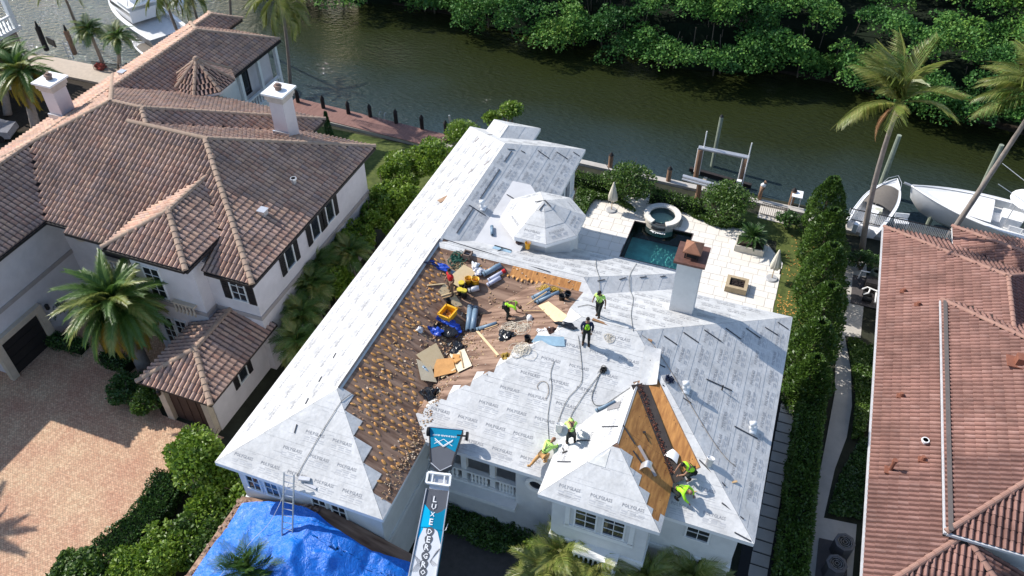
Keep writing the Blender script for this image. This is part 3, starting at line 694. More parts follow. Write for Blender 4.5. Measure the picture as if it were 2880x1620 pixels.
# exposed zones (plan), convex pieces
EXP = []
for k, ys in enumerate((16.35, 17.3, 18.15, 19.0, 19.9)): EXP.append(('A', 'r', [(-12.4-.85*k if k < 4 else -15.5, ys), (-11.4-.85*k-(.1 if k else 0), ys), (-11.4-.85*k-(.1 if k else 0), 31.2), (-12.4-.85*k if k < 4 else -15.5, 31.2)]))
for j in range(12):
    y0 = 20.0+.85*j; y1 = y0+.87
    xh = -13.4+(y0-19.8); xe = min(xh-(-.25 if j < 5 else .15), -6.9)
    if j >= 8: xe = -7.2
    EXP.append(('B', '*', [(-13.4, y0), (xe, y0), (xe, y1), (-13.4, y1)]))
EXP.append(('C', 'f', [(-15.6, 26), (-7.45, 26), (-7.45, 30.45), (-15.6, 30.45)]))
for q in ((-3.04, 20.95, -.4, 27), (-2.35, 20.4, -.4, 21.0), (-1.8, 19.85, -.4, 20.45), (-1.3, 19.3, -.4, 19.9), (-1.0, 18.9, -.68, 19.35)): EXP.append(('D', 'r', [(q[0], q[1]), (q[2], q[1]), (q[2], q[3]), (q[0], q[3])]))
EXP.append(('B', 'f', [(-3.3, 24.6), (-.5, 21.1), (.45, 22.0), (-2.35, 25.1)]))
def strips(blocks, faces, parent, exps, pitch=.93, size=1.0, thin=.0):
    for fi, (B, k, pl, ps) in enumerate(faces):
        fr = face_frame(k, pl, B); o, u, v, n = fr
        pcs = ps
        for (bn, side, ex) in exps:
            if bn == B.n and side in (k, '*'): pcs = [r for q in pcs for r in subtract(q, poly_hs(ex))]
        uvp = [[to_uv(a, pl, fr) for a in p] for p in pcs]; uvp = [p if area(p) > 0 else p[::-1] for p in uvp]
        if not uvp: continue
        vmax = max(a[1] for p in uvp for a in p)
        for j in range(int(vmax/pitch)+1):
            v0 = j*pitch; v1 = v0+pitch; got = []
            for p in uvp:
                q = clip(clip(p, 0, 1, v1), 0, -1, -v0)
                if q: got.append(q)
            while got:
                grp = [got.pop(0)]; ch = True
                while ch:
                    ch = False
                    for q in list(got):
                        if any(any(inside(g, x, y, -.02) for x, y in q) or any(inside(q, x, y, -.02) for x, y in g) for g in grp): grp.append(q); got.remove(q); ch = True
                if sum(area(q) for q in grp) < .04: continue
                mb = MB()
                for q in grp: mb.prism([o+u*a+v*b+n*(.012+.009*(v1-b)/pitch) for a, b in q], .02, 0, 1, down=-n)
                off = (j*.71+fi*.37) % 1.35; umin = min(a[0] for q in grp for a in q); umax = max(a[0] for q in grp for a in q)
                i = int(umin/1.35)-1
                while i*1.35+off < umax:
                    a0 = i*1.35+off+random.uniform(-.02, .02); i += 1
                    if all(any(inside(q, x, y, .01) for q in grp) for x, y in ((a0, v0+.38), (a0+size, v0+.38), (a0, v0+.78), (a0+size, v0+.78))):
                        print_unit(mb, o+n*(.012+.009*.45)+n*.003, u, v, n, a0, v0+.56, size*.92)
                for _ in range(int(sum(area(q) for q in grp)*3.2)):
                    q = random.choice(grp); x = random.uniform(min(a[0] for a in q), max(a[0] for a in q)); y = random.uniform(min(a[1] for a in q), max(a[1] for a in q)); L_ = random.uniform(.2, .8)
                    if inside(q, x, y, .03) and inside(q, x+L_, y, .03):
                        yy_ = round((y-v0)/.085)*.085+v0+.01; h_ = random.choice((.007, .01, .016)); O_ = o+n*(.0235)
                        mb.add([O_+u*x+v*yy_, O_+u*(x+L_)+v*yy_, O_+u*(x+L_)+v*(yy_+h_), O_+u*x+v*(yy_+h_)], [(0, 1, 2, 3)], random.choice((2, 3, 3)))
                mb.build('membrane_sheet', [M['mem'], M['selv'], M['print'], M['print2']], parent)
wf = roof_faces(WB)
strips(WB, wf, wd, EXP)
# plywood faces where the old deck shows
def patch(name, B, k, poly, mt, off=.008, parent=wd, th=.02):
    pl = B.pl[k]; fr = face_frame(k, pl, B); n = fr[3]
    if area(poly) < 0: poly = poly[::-1]
    mb = MB(); mb.prism([Vector((x, y, pl[0]*x+pl[1]*y+pl[2]))+n*off for x, y in poly], th, down=-n); return mb.build(name, mt, parent)
Bd = {b.n: b for b in WB}
for B, k, pl, ps in wf:
    if B.n == 'D' and k == 'r':
        for p in ps:
            for zz in (21.6,):
                a = clip(p, 0, 1, 21.9); b_ = clip(p, 0, -1, -21.91)
                for q in (a, b_):
                    if q: patch('plywood_panel', B, k, q, M['osb'])
patch('plywood_panel', Bd['B'], 'f', [(-3.1, 24.75), (-.5, 21.35), (.40, 22.0), (-2.35, 25.05)], M['osb'])
patch('plywood_panel', Bd['C'], 'f', [(-11.2, 29.9), (-7.4, 29.95), (-7.4, 30.5), (-11.2, 30.5)], M['osb'])
# valley metal with rusty debris
va = Vector((-3.02, 24.55, 0)); vb = Vector((-.42, 21.05, 0)); va.z = H(va.x+.1, va.y+.1)+.02; vb.z = H(vb.x+.3, vb.y+.3)+.02
dd = (vb-va).normalized(); sd_ = Vector((dd.y, -dd.x, 0)).normalized()
mb = MB(); mb.add([va-sd_*-.38+Vector((0, 0, .06)), va, vb, vb+sd_*.38*1+Vector((0, 0, .1))], [(0, 1, 2, 3)]); mb.add([va, va-sd_*.38+Vector((0, 0, .06)), vb-sd_*.38+Vector((0, 0, .1)), vb], [(0, 1, 2, 3)])
mb.build('valley_flashing', mat('brown_flashing', (.05, .04, .036), .6, .2), wd)
mb = MB()
for i in range(260):
    t_ = random.random(); p = va+dd*(t_*4.2)+sd_*random.gauss(0, .06)+Vector((0, 0, .05+random.random()*.03)); r = random.uniform(.02, .06)
    mb.box(p, (r, r*.6, .02), rot=mathutils.Euler((random.uniform(-.6, .6), random.uniform(-.6, .6), random.uniform(0, 6))).to_matrix())
o = mb.build('leaf_litter', ramp_mat('rust_litter', [(.03, .012, .01), (.10, .03, .02), (.22, .08, .05), (.05, .02, .015)], .9)); o['kind'] = 'stuff'; tag(o, 'dark rusty debris lying in the open valley between the bare plywood strips', 'debris')
# foam patties: parts of the roof
fm = MB(); fm.lathe((0, 0, 0), [(.0, .055), (.05, .05), (.078, .02), (.08, -.01)], 8)
fme = []
for s_ in range(3):
    q = MB(); q.lathe((0, 0, 0), [(.001, .028), (.052, .024), (.074, .010), (.078, -.01)], 10)
    q.v = [(x*random.uniform(1.9, 2.2), y*random.uniform(.8, .95), z*random.uniform(.8, 1.2)) for x, y, z in q.v]
    q0 = q.build('foam_patty', M['foam'], None, True); fme.append(q0.data); bpy.data.objects.remove(q0)
A_ = Bd['A']; pl = A_.pl['r']; nA = face_frame('r', pl, A_)[3]; cnt = 0
busy = [(-13.4, 26.3, 1.1), (-12.9, 24.2, 1.35), (-13.7, 28.3, .85), (-12.6, 22.8, .8), (-14.4, 29.9, .5), (-12.2, 25.5, .7)]
frest = []
for r in range(50):
    yy = 16.7+r*.28
    for c_ in range(10):
        xx = -15.25+c_*.385+(.16 if r % 2 else 0)+.06*math.sin(r*.7)+random.uniform(-.05, .05); y2 = yy+random.uniform(-.05, .05)
        kk = min(4, int((-11.5-xx)/.85)); 
        if xx > -11.8 or y2 < (16.55, 17.45, 18.3, 19.15, 20.05)[kk]+.1 or xx > -12.7 and y2 > 22.5: continue
        if any(math.hypot(xx-a, y2-b_) < r_ for a, b_, r_ in busy) or random.random() < .10+.12*(xx > -13.3): continue
        R = Matrix((Vector((1, 0, -.5)).normalized(), Vector((0, 1, 0)), nA)).transposed().to_4x4()
        Mt = Matrix.Translation((xx, y2, pl[0]*xx+pl[2]+.01))@R@Matrix.Rotation(random.gauss(-.05, .22), 4, 'Z')@Matrix.Diagonal((random.uniform(.6, 1.05), random.uniform(.65, 1.1), random.uniform(.5, 1.2), 1))
        if cnt < 280: inst('foam_patty', random.choice(fme), wd, Mt); cnt += 1
        else: frest.append(Mt)
fq = MB()
for Mt in frest: g_ = random.choice(fme); fq.add([Mt@v.co for v in g_.vertices], [tuple(p.vertices) for p in g_.polygons])
if frest: o = fq.build('foam_patty', M['foam'], wd, True); o['kind'] = 'stuff'
for i in range(14):
    xx = -12.9+i*.27+random.uniform(-.04, .04); yy = 29.95+random.uniform(-.1, .1)
    inst('foam_patty', random.choice(fme), wd, Matrix.Translation(on(xx, yy, .01))@Matrix.Rotation(PI/2+random.uniform(-.2, .2), 4, 'Z'))
# black step marks at the lap ends
def mark(a, b, wd_=.06):
    a = on(a[0], a[1], .045); b = on(b[0], b[1], .045); mb.bar(a, b, wd_, .012)
mb = MB()
for a, b in [((-2.57, 27.44), (-1.89, 27.38)), ((-1.79, 28.35), (-.99, 28.28)), ((-.91, 29.27), (.01, 29.2)), ((.05, 30.21), (.88, 30.1)), ((1., 31.02), (1.78, 30.94)), ((1.91, 31.86), (2.62, 31.86)), ((2.5, 32.75), (3.1, 32.7)), ((-2.84, 25.68), (-2.11, 25.72)), ((-2.01, 24.79), (-.61, 24.67)), ((-.24, 26.46), (1., 26.7)), ((1.45, 24.84), (2.56, 24.93)),
             ((.3, 22.25), (1.6, 21.6)), ((1.6, 20.9), (2.6, 20.6)), ((2.35, 19.98), (3.05, 19.85)), ((-15.09, 40.75), (-15.1, 39.49)), ((-15.09, 38.62), (-15.09, 35.49)), ((-15.11, 34.43), (-15.11, 32.05)), ((-15.37, 34.49), (-14.37, 34.5)), ((-13.99, 36.94), (-13.43, 36.68)), ((-13.87, 42.25), (-13.06, 42.2)), ((-12.9, 43.22), (-12.13, 43.23)), ((-12.06, 44.2), (-11.6, 44.2)), ((-14.67, 41.29), (-14.4, 41.33)), ((-15.35, 40.68), (-15., 41.03)),
             ((-6.75, 31.0), (-6.45, 31.4)), ((-5.8, 32.), (-5.55, 32.4)), ((-4.9, 33.), (-4.6, 33.35)), ((-3.95, 33.95), (-3.7, 34.25)), ((-5.4, 20.2), (-4.8, 20.15)), ((-4.9, 21.35), (-4.3, 21.3)), ((-4.0, 22.05), (-3.3, 22.0)), ((-3.1, 22.05), (-2.4, 21.55)), ((-2.4, 21.2), (-1.75, 20.8))]: mark(a, b)
for y0 in (17.9, 19.2, 20.6, 22.2): mark((-16.8-(y0-17.9)*.1, y0), (-16.8-(y0-17.9)*.1+.05, y0-.35), .05)
mb.build('selvedge_strip', M['selv'], wd)
mb = MB(); mb.bar(on(-15.62, 19.8, .05), on(-15.62, 31.0, .05), .09, .014); mb.build('selvedge_strip', M['selv'], wd)
mb = MB(); mb.bar(on(-15.5, 31.1, .05), on(-9.2, 30.55, .05), .05, .02); mb.bar(on(-5.9, 26.78, .05), on(-3.0, 26.7, .05), .12, .07, 1); mb.build('ridge_board', [M['selv'], mat('old_board', (.33, .18, .09), .8, .2)], wd)
# ---- turret
oc = Vector((-11.1, 35.1)); R8 = 2.42
def octp(r, z): return [(oc.x+r*math.cos(PI/8+k*PI/4), oc.y+r*math.sin(PI/8+k*PI/4), z) for k in range(8)]
mb = MB(); mb.prism(octp(R8-.35, 8.25), 8.25); mb.build('turret_wall', M['stucco_white'], WH)
mb = MB(); e8 = octp(R8, 8.4); ap = Vector((oc.x, oc.y, 9.55)); 
for k in range(8): mb.add([e8[k], e8[(k+1) % 8], ap], [(0, 1, 2)]); mb.add([e8[k], e8[(k+1) % 8], Vector(e8[(k+1) % 8])-Vector((0, 0, .2)), Vector(e8[k])-Vector((0, 0, .2))], [(3, 2, 1, 0)])
mb.prism(octp(R8, 8.19), .02); mb.build('turret_roof', M['white'], WH)
tro = bpy.data.objects['turret_roof']
for k in range(8):
    a = Vector(e8[k]); b = Vector(e8[(k+1) % 8]); u = (b-a).normalized(); mid = (a+b)/2; v = (ap-mid).normalized(); n_ = u.cross(v)
    L = (b-a).length; Hh = (ap-mid).length
    for j in range(3):
        f0 = j*.93; f1 = min(Hh, f0+.93)
        if f0 >= Hh-.1: break
        w0 = L*(1-f0/Hh)/2; w1 = L*(1-f1/Hh)/2
        mb = MB(); mb.prism([mid+u*-w0+v*f0+n_*.03, mid+u*w0+v*f0+n_*.03, mid+u*w1+v*f1+n_*.015, mid-u*w1+v*f1+n_*.015], .02, 0, 1, down=-n_)
        if w0 > .75 and w1 > .4: print_unit(mb, mid+n_*.03, u, v, n_, -.5, f0+.5, .9)
        mb.build('membrane_sheet', [M['mem'], M['selv'], M['print'], M['print2']], tro)
mb = MB(); mb.bar((-11.6, 35.0, 9.42), (-11.05, 35.15, 9.56), .06, .02); mb.bar((-11.05, 35.15, 9.57), (-10.6, 34.9, 9.42), .06, .02); mb.bar((-11.0, 34.95, 9.5), (-11.15, 34.5, 9.33), .06, .02); mb.build('selvedge_strip', M['selv'], tro)
# ---- chimney with copper hat
ch = thing('chimney', 'white chimney with a brown slab and copper pyramid hat on the membrane roof', 'chimney', (-2.25, 31.1, 7)); ch.parent = None
CX, CY = -2.28, 31.05
mb = MB(); mb.box((CX, CY, 9.2), (1.15, 1.2, 4.4)); mb.build('shaft', M['stucco_white'], ch)
mb = MB(); mb.box((CX, CY, 11.44), (1.5, 1.6, .12)); mb.box((CX, CY, 11.34), (1.32, 1.4, .08)); mb.build('cap_slab', mat('copper_brown', (.17, .085, .065), .5, .25, 4, metal=.3), ch)
hat = MB(); hz = 11.92; q = [(CX+a*.42, CY+b*.48, hz) for a, b in ((-1, -1), (1, -1), (1, 1), (-1, 1))]; hat.add(q+[(CX, CY, hz+.32)], [(0, 1, 4), (1, 2, 4), (2, 3, 4), (3, 0, 4), (3, 2, 1, 0)]); hat.box((CX, CY, hz-.03), (.86, .98, .05))
hat.build('hat', mat('copper_hat', (.32, .15, .09), .45, .2, 4, metal=.4), ch)
mb = MB(); [mb.box((CX+a*.3, CY+b*.36, 11.7), (.07, .07, .4)) for a in (-1, 1) for b in (-1, 1)]; mb.box((CX, CY, 11.62), (.5, .6, .26)); mb.build('leg', M['piling'], ch)
mb = MB(); mb.bar((CX-.62, CY-.62, 7.95), (CX+.62, CY-.62, 7.95), .06, .3); mb.build('flashing', mat('lead_flash', (.16, .12, .10), .6, .2), ch)
# ---- walls
def walls(name, x0, x1, y0, y1, z1, m, parent, z0=-.1, band=None, bandz=3.3):
    mb = MB(); mb.box(((x0+x1)/2, (y0+y1)/2, (z0+z1)/2), (x1-x0, y1-y0, z1-z0)); o = mb.build(name, m, parent)
    if band:
        mb = MB(); mb.box(((x0+x1)/2, (y0+y1)/2, bandz), (x1-x0+.12, y1-y0+.12, .28)); mb.build('cornice_band', band, parent)
    return o
walls('wall', -19.3, -12.0, 16.1, 44.7, 6.6, M['stucco_white'], WH, band=M['trim'])
walls('wall', -18.0, -15.4, 44.6, 45.8, 6.8, M['stucco_white'], WH)
walls('wall', -12.1, 2.65, 26.0, 33.2, 6.6, M['stucco_white'], WH)
walls('wall', -12.05, -3.5, 33.1, 34.6, 6.6, M['stucco_white'], WH)
walls('wall', -5.15, 2.65, 20.35, 26.1, 6.6, M['stucco_white'], WH, band=M['trim'])
walls('wall', -5.2, -.98, 19.05, 21.5, 7.3, M['stucco_white'], WH, band=M['trim'], bandz=3.6)
walls('wall', -7.35, -5.1, 20.35, 26.1, 6.6, M['stucco_white'], WH)
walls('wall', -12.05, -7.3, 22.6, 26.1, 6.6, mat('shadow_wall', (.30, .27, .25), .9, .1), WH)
walls('wall', -12.05, -7.3, 20.5, 22.7, 3.15, M['stucco_white'], WH)
# eave fascia beads
W2 = M['trim']
for c_, w_ in (((-18.05, 16.1, 5.55), 1.15), ((-14.6, 16.1, 5.5), 1.15)):
    for s_ in (-.5, .5): window(WH, (c_[0]+s_*.98, 16.1, 5.0), .72, 1.15, '-y', 2, 2, W2, M['glass'])
for s_ in (-.62, .62): window(WH, (-3.05+s_, 19.05, 5.85), .95, 1.45, '-y', 2, 3, W2, M['glass'], surround=None)
mb = MB(); u, n_ = frame_axes('-y')
for dx, dz, sx, sz in ((0, .98, 3.0, .22), (0, -.98, 3.1, .24), (-1.42, 0, .2, 1.8), (1.42, 0, .2, 1.8)): mb.box((-3.05+dx, 19.03, 5.85+dz), (sx, .12, sz))
mb.build('window_surround', M['trim'], WH)
window(WH, (1.0, 20.35, 5.55), 1.0, 1.45, '-y', 2, 3, W2, M['glass'])
# small white mouldings over ground-floor and juliet balcony below the front window
mb = MB(); mb.box((-3.0, 18.75, 3.75), (2.0, .6, .12)); 
for i in range(9): mb.lathe((-3.9+i*.22, 18.5, 3.0), [(.05, 0), (.08, .15), (.04, .4), (.06, .6), (.05, .7)], 8)
mb.box((-3.0, 18.75, 2.95), (2.0, .6, .12)); mb.build('juliet_balcony', M['trim'], WH)
# columns and balusters of the recessed balcony
for x in (-10.05, -8.6): 
    mb = MB(); mb.box((x, 20.72, 4.85), (.26, .26, 3.5)); mb.box((x, 20.72, 6.45), (.42, .42, .16)); mb.box((x, 20.72, 3.3), (.4, .4, .2)); mb.build('column', M['trim'], WH)
mb = MB(); mb.box((-9.6, 20.62, 4.15), (4.6, .24, .12)); mb.box((-9.6, 20.62, 3.25), (4.6, .28, .18)); mb.box((-9.6, 20.3, 3.0), (4.7, .7, .25)); mb.build('balcony_rail', M['trim'], WH)
bm = MB(); bm.lathe((0, 0, 0), [(.07, 0), (.07, .08), (.045, .12), (.10, .3), (.05, .52), (.07, .6), (.07, .8)], 8)
bo = bm.build('baluster', M['trim'], None, True); bme = bo.data; bpy.data.objects.remove(bo)
for seg in ((-11.4, -10.35), (-9.75, -8.85), (-8.3, -7.5)):
    for i in range(5): inst('baluster', bme, WH, Matrix.Translation((seg[0]+(seg[1]-seg[0])*(i+.5)/5, 20.62, 3.33)))
mb = MB(); mb.lathe((-6.35, 20.33, 5.2), [(.5, 0), (.5, .12), (.32, .12), (.3, .03)], 24, ax=Matrix.Rotation(PI/2, 3, 'X')); mb.build('oval_surround', M['trim'], WH)
mb = MB(); mb.lathe((-6.35, 20.33, 5.2), [(.3, .05), (.001, .05)], 20, ax=Matrix.Rotation(PI/2, 3, 'X')); mb.build('round_window', M['glass'], WH)
# dark glazing of the turret base and garden room
mb = MB(); mb.box((-11.98, 41.6, 4.8), (.06, 2.6, 2.6)); mb.build('window', M['glass'], WH)
for yy in (40.3, 41.6, 42.9): mb = MB(); mb.box((-11.9, yy, 3.2), (.3, .3, 6.4)); mb.build('column', M['trim'], WH)
# ================================================================ GREY TILED HOUSE (left)
GB = [Block('G', -36.5, -24.0, 25.25, 39.3, 7.6, .46, 'l'), Block('M', -46.3, -28.7, 25.8, 41.1, 7.6, .46), Block('L', -46.3, -38.3, 19.35, 34, 7.6, .46, 'b'),
      Block('N', -46.3, -38.0, 34, 50.3, 7.6, .46, 'f'), Block('F', -32.45, -27.1, 24.15, 31, 8.55, .47, 'b'), Block('E', -45.6, -42.4, 46, 51.9, 7.9, .46, 'f')]
GH = thing('grey_tile_house', 'large lavender stucco house with weathered brown barrel-tile hip roofs on the left', 'house', (-36, 34, 0))
gd = deck(GB, 'roof', [M['soffit'], M['soffit']], GH, .2)
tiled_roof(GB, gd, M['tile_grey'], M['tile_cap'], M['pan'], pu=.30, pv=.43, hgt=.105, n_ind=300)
walls('wall', -45.6, -38.9, 20.0, 49.7, 7.6, M['stucco'], GH, band=M['band'], bandz=4.3)
walls('wall', -45.0, -42.9, 49.6, 51.4, 7.8, M['stucco'], GH)
walls('wall', -39.0, -29.2, 26.9, 40.6, 7.6, M['stucco'], GH)
walls('wall', -31.9, -27.6, 25.0, 28.0, 8.5, M['stucco'], GH, band=M['band'], bandz=4.35)
walls('wall', -30, -24.6, 25.85, 38.7, 7.6, M['stucco'], GH, band=M['band'], bandz=4.3)
# out-of-view garage block that throws the drive's shadow
walls('wall', -62, -44.0, 2, 19.9, 7.4, M['stucco'], GH)
mb = MB()
for q in (((-62.5, 1.5), (-43.4, 1.5), (-43.4, 20.0), (-62.5, 20.0)),):
    mb.prism([(x, y, 7.6) for x, y in q], .2); mb.add([(-62.5, 1.5, 7.6), (-43.4, 1.5, 7.6), (-43.4, 20., 7.6), (-62.5, 20, 7.6), (-53, 10, 11)], [(0, 1, 4), (1, 2, 4), (2, 3, 4), (3, 0, 4)])
mb.build('roof_wing', M['tile_grey'], GH)
# gutters along the visible eaves
for z, segs in ((7.5, (((-24.0, 25.2), (-24.0, 39.3)), ((-27.0, 25.2), (-24.1, 25.2)), ((-38.3, 25.75), (-32.4, 25.75)), ((-38.25, 19.3), (-38.25, 25.7)), ((-37.95, 42.5), (-37.95, 50.3)))), (8.45, (((-32.45, 24.1), (-27.15, 24.1)), ((-27.05, 24.1), (-27.05, 27.6))))):
    for a, b in segs: mb = MB(); mb.bar((*a, z), (*b, z), .14, .16); mb.build('gutter', M['dark'], GH)
# windows with dark shutters
for dx, dy in ((828, 528), (792, 572), (727, 643)):
    c = atx(dx, dy, -24.58); c.z = 6.15; window(GH, c, .85, 1.55, '+x', 1, 1, M['trim'], M['glass'], shutters=M['dark'])
c = aty(585, 715, 25.85); c.z = 6.2; c.x = -25.65; window(GH, c, .95, 1.6, '-y', 2, 3, M['trim'], M['glass'], shutters=M['dark'])
c = aty(418, 715, 25.0); c.z = 5.9; c.x = -30.6; window(GH, c, 1.1, 2.2, '-y', 2, 4, M['trim'], M['glass'])
for x in (-30.9, -29.9): window(GH, (x, 25.0, 2.0), .8, 2.2, '-y', 2, 4, M['trim'], M['glass'])
mb = MB(); mb.lathe((-37.6, 26.88, 6.1), [(.62, 0), (.62, .12), (.42, .14), (.4, .03)], 24, ax=Matrix.Rotation(PI/2, 3, 'X')); mb.build('oval_surround', M['stone'], GH)
mb = MB(); mb.lathe((-37.6, 26.88, 6.1), [(.42, .05), (.001, .05)], 20, ax=Matrix.Rotation(PI/2, 3, 'X')); mb.build('round_window', M['glass'], GH)
# loggia with column and balusters between the wings
mb = MB(); mb.box((-34.3, 26.88, 5.7), (3.6, .1, 2.4)); mb.build('loggia_opening', mat('deep_loggia', (.06, .05, .05), .9), GH)
mb = MB(); mb.box((-34.0, 26.6, 5.8), (.3, .3, 2.8)); mb.build('column', M['stone'], GH)
mb = MB(); mb.box((-34.3, 26.5, 4.95), (3.7, .25, .14)); mb.box((-34.3, 26.5, 4.1), (3.7, .3, .16)); mb.build('balcony_rail', M['stone'], GH)
for i in range(11): inst('baluster', bme, GH, Matrix.Translation((-35.9+i*.33, 26.5, 4.15)))
mb = MB(); mb.box((-28.9, 24.9, 4.9), (1.5, .35, .12)); [mb.lathe((-29.5+i*.25, 24.75, 4.2), [(.05, 0), (.09, .2), (.04, .4), (.06, .7)], 8) for i in range(6)]; mb.build('juliet_balcony', M['stone'], GH)
# garage doors and stone surrounds of the left wing
for yc in (21.5, 16.9):
    if yc > 20:
        mb = MB(); mb.box((-38.86, yc, 1.3), (.12, 2.7, 2.6)); 
        for z in (.65, 1.3, 1.95): mb.box((-38.78, yc, z), (.03, 2.7, .03))
        mb.build('garage_door', M['dark'], GH)
        mb = MB(); mb.box((-38.75, yc+1.6, 1.4), (.3, .45, 2.9)); mb.box((-38.75, yc-1.6, 1.4), (.3, .45, 2.9)); mb.box((-38.75, yc, 2.85), (.32, 3.6, .4)); mb.build('door_surround', M['stone'], GH)
        mb = MB(); mb.lathe((-38.6, yc+2.1, 2.3), [(.02, .5), (.12, .4), (.13, .1), (.04, 0)], 8); mb.build('wall_lantern', M['dark'], GH)
# back balcony under the far wing eave
walls('wall', -38.95, -38.4, 41.5, 44.8, 7.4, M['stucco_white'], GH)
for i, y in enumerate((45.0, 47.4, 49.8)): mb = MB(); mb.box((-38.3, y, 5.5), (.28, .28, 4.2)); mb.build('column', M['trim'], GH)
mb = MB(); mb.box((-38.3, 47.4, 4.75), (.24, 4.9, .12)); mb.box((-38.3, 47.4, 3.85), (.3, 4.9, .16)); mb.box((-38.6, 47.4, 3.4), (.9, 5.2, .7)); mb.build('balcony_rail', M['trim'], GH)
for i in range(14): inst('baluster', bme, GH, Matrix.Translation((-38.3, 45.3+i*.33, 3.93)))
window(GH, (-38.9, 46.3, 5.8), .8, 1.9, '+x', 1, 1, M['dark'], M['glass'])
# octagonal turret roof on the inner corner
tc0 = Vector((-39.0, 41.9)); ez = 8.15
def oct2(r, z): return [Vector((tc0.x+r*math.cos(PI/8+q*PI/4), tc0.y+r*math.sin(PI/8+q*PI/4), z)) for q in range(8)]
e8 = oct2(2.35, ez); ap = Vector((tc0.x, tc0.y, 9.75))
mb = MB(); mb.prism([tuple(p-Vector((0, 0, .01))) for p in e8], .18); mb.prism([tuple(p) for p in oct2(1.95, ez)], 8); tw = mb.build('turret_wall', M['stucco_white'], GH)
mb = MB(); [mb.add([e8[q], e8[(q+1) % 8], ap], [(0, 1, 2)]) for q in range(8)]; tr2 = mb.build('turret_roof', M['soffit'], GH)
mb = MB(); caps = MB()
for q in range(8):
    a = e8[q]; b = e8[(q+1) % 8]; u = (b-a).normalized(); mid = (a+b)/2; v = (ap-mid).normalized(); n_ = u.cross(v); Lf = (b-a).length; Hf = (ap-mid).length
    for j in range(int(Hf/.4)+1):
        wv = Lf*(1-(j+.4)*.4/Hf)/2
        nb = int(wv*2/.29)
        for i in range(nb):
            c_ = mid+u*((i-(nb-1)/2)*.29)+v*(j*.4)
            mb.tube([c_+n_*.02, c_+v*.42+n_*.0], [.085, .07], 6, cap=False)
    for j in range(6):
        s0 = a.lerp(ap, j/6); s1 = a.lerp(ap, (j+1.1)/6) if j < 5 else ap; caps.tube([s0+Vector((0, 0, .06)), s1+Vector((0, 0, .04))], [.13, .11], 7)
mb.build('barrel_tiles', M['tile_grey'], tr2)['kind'] = 'stuff'; caps.blob(ap+Vector((0, 0, .08)), .22, 1); caps.build('ridge_tiles', M['tile_cap'], tr2)
# small garage pavilion in front
KB = [Block('K', -29.0, -24.3, 20.2, 32, 3.25, .46, 'b')]
KH = thing('garage_pavilion', 'small single storey garage with shaded tile roof beside the date palm', 'garage', (-26.6, 23, 0))
KB[0].y1 = 26.6
kd = deck(KB, 'roof', [M['soffit'], M['soffit']], KH, .16); 
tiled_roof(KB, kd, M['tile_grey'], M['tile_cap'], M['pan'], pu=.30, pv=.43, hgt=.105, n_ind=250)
walls('wall', -28.3, -25.0, 20.9, 26.0, 3.2, M['stucco'], KH)
mb = MB(); mb.box((-26.7, 20.86, 1.3), (2.3, .1, 2.6)); [mb.box((-26.7+x, 20.79, 1.3), (.05, .03, 2.5)) for x in (-.6, 0, .6)]; mb.build('garage_door', mat('brown_door', (.06, .035, .028), .6), KH)
mb = MB(); mb.box((-28.1, 20.75, 1.45), (.45, .4, 2.9)); mb.box((-25.25, 20.75, 1.45), (.4, .4, 2.9)); mb.box((-26.7, 20.75, 2.8), (3, .35, .3)); mb.build('door_surround', M['stone'], KH)
window(KH, (-25.0, 23.6, 2.1), .75, 1.4, '+x', 1, 1, M['trim'], M['glass'], shutters=M['dark'])
mb = MB(); mb.lathe((-28.1, 20.45, 2.2), [(.02, .45), (.12, .35), (.1, .08), (.03, 0)], 8); mb.build('wall_lantern', M['dark'], KH)
# chimneys of the grey house
def tall_chimney(label, cx, cy, z0, z1, sx, sy):
    t = thing('chimney', label, 'chimney', (cx, cy, z0))
    mb = MB(); mb.box((cx, cy, (z0+z1)/2-.3), (sx, sy, z1-z0-.6)); mb.build('shaft', mat('chimney_white', (.62, .57, .58), .9, .06, 1), t)
    mb = MB(); mb.box((cx, cy, z1-.5), (sx+.12, sy+.12, .25)); mb.box((cx, cy, z1-.3), (sx+.28, sy+.28, .3)); mb.build('corbel', mat('corbel', (.52, .45, .40), .9, .15, 3), t)
    mb = MB(); mb.box((cx, cy, z1-.06), (sx+.52, sy+.52, .12)); mb.build('cap_slab', M['white'], t)
    mb = MB(); mb.lathe((cx, cy, z1), [(.2, 0), (.2, .2), (.26, .22), (.26, .3), (.14, .32), (.12, .42), (.0, .42)], 12); mb.build('flue', mat('flue_clay', (.22, .15, .12), .8, .2), t)
    mb = MB(); mb.bar((cx-sx/2-.1, cy-sy/2-.08, z0+.95), (cx+sx/2+.1, cy-sy/2-.08, z0+.95), .1, .3); mb.build('flashing', M['alu'], t)
tall_chimney('pinkish white chimney at the far left of the grey tile roof, palm behind it', -43.9, 34.1, 8.0, 11.35, 1.0, 1.1)
tall_chimney('pinkish white chimney on the right side of the grey tile roof near the dock', -29.1, 37.4, 8.0, 11.75, 1.0, 1.1)
for x, y, l_ in ((-30.2, 29.6, 'small grey vent pipe'), (-27.6, 29.0, 'square white roof vent')): pass
def vent(nm, label, p, r, h, m, box=False):
    mb = MB(); z = p[2]
    if box: mb.box((p[0], p[1], z+h/2), (r*2, r*2, h)); mb.box((p[0], p[1], z+h), (r*2.5, r*2.5, .05))
    else: mb.cyl((p[0], p[1], z-.2), (p[0], p[1], z+h), r, r, 10); mb.cyl((p[0], p[1], z+h*.8), (p[0], p[1], z+h), r*1.5, r*1.4, 10)
    tag(mb.build(nm, m, origin=(p[0], p[1], z)), label, 'vent')
def gon(x, y, B=GB): return (x, y, roof_h(B, x, y))
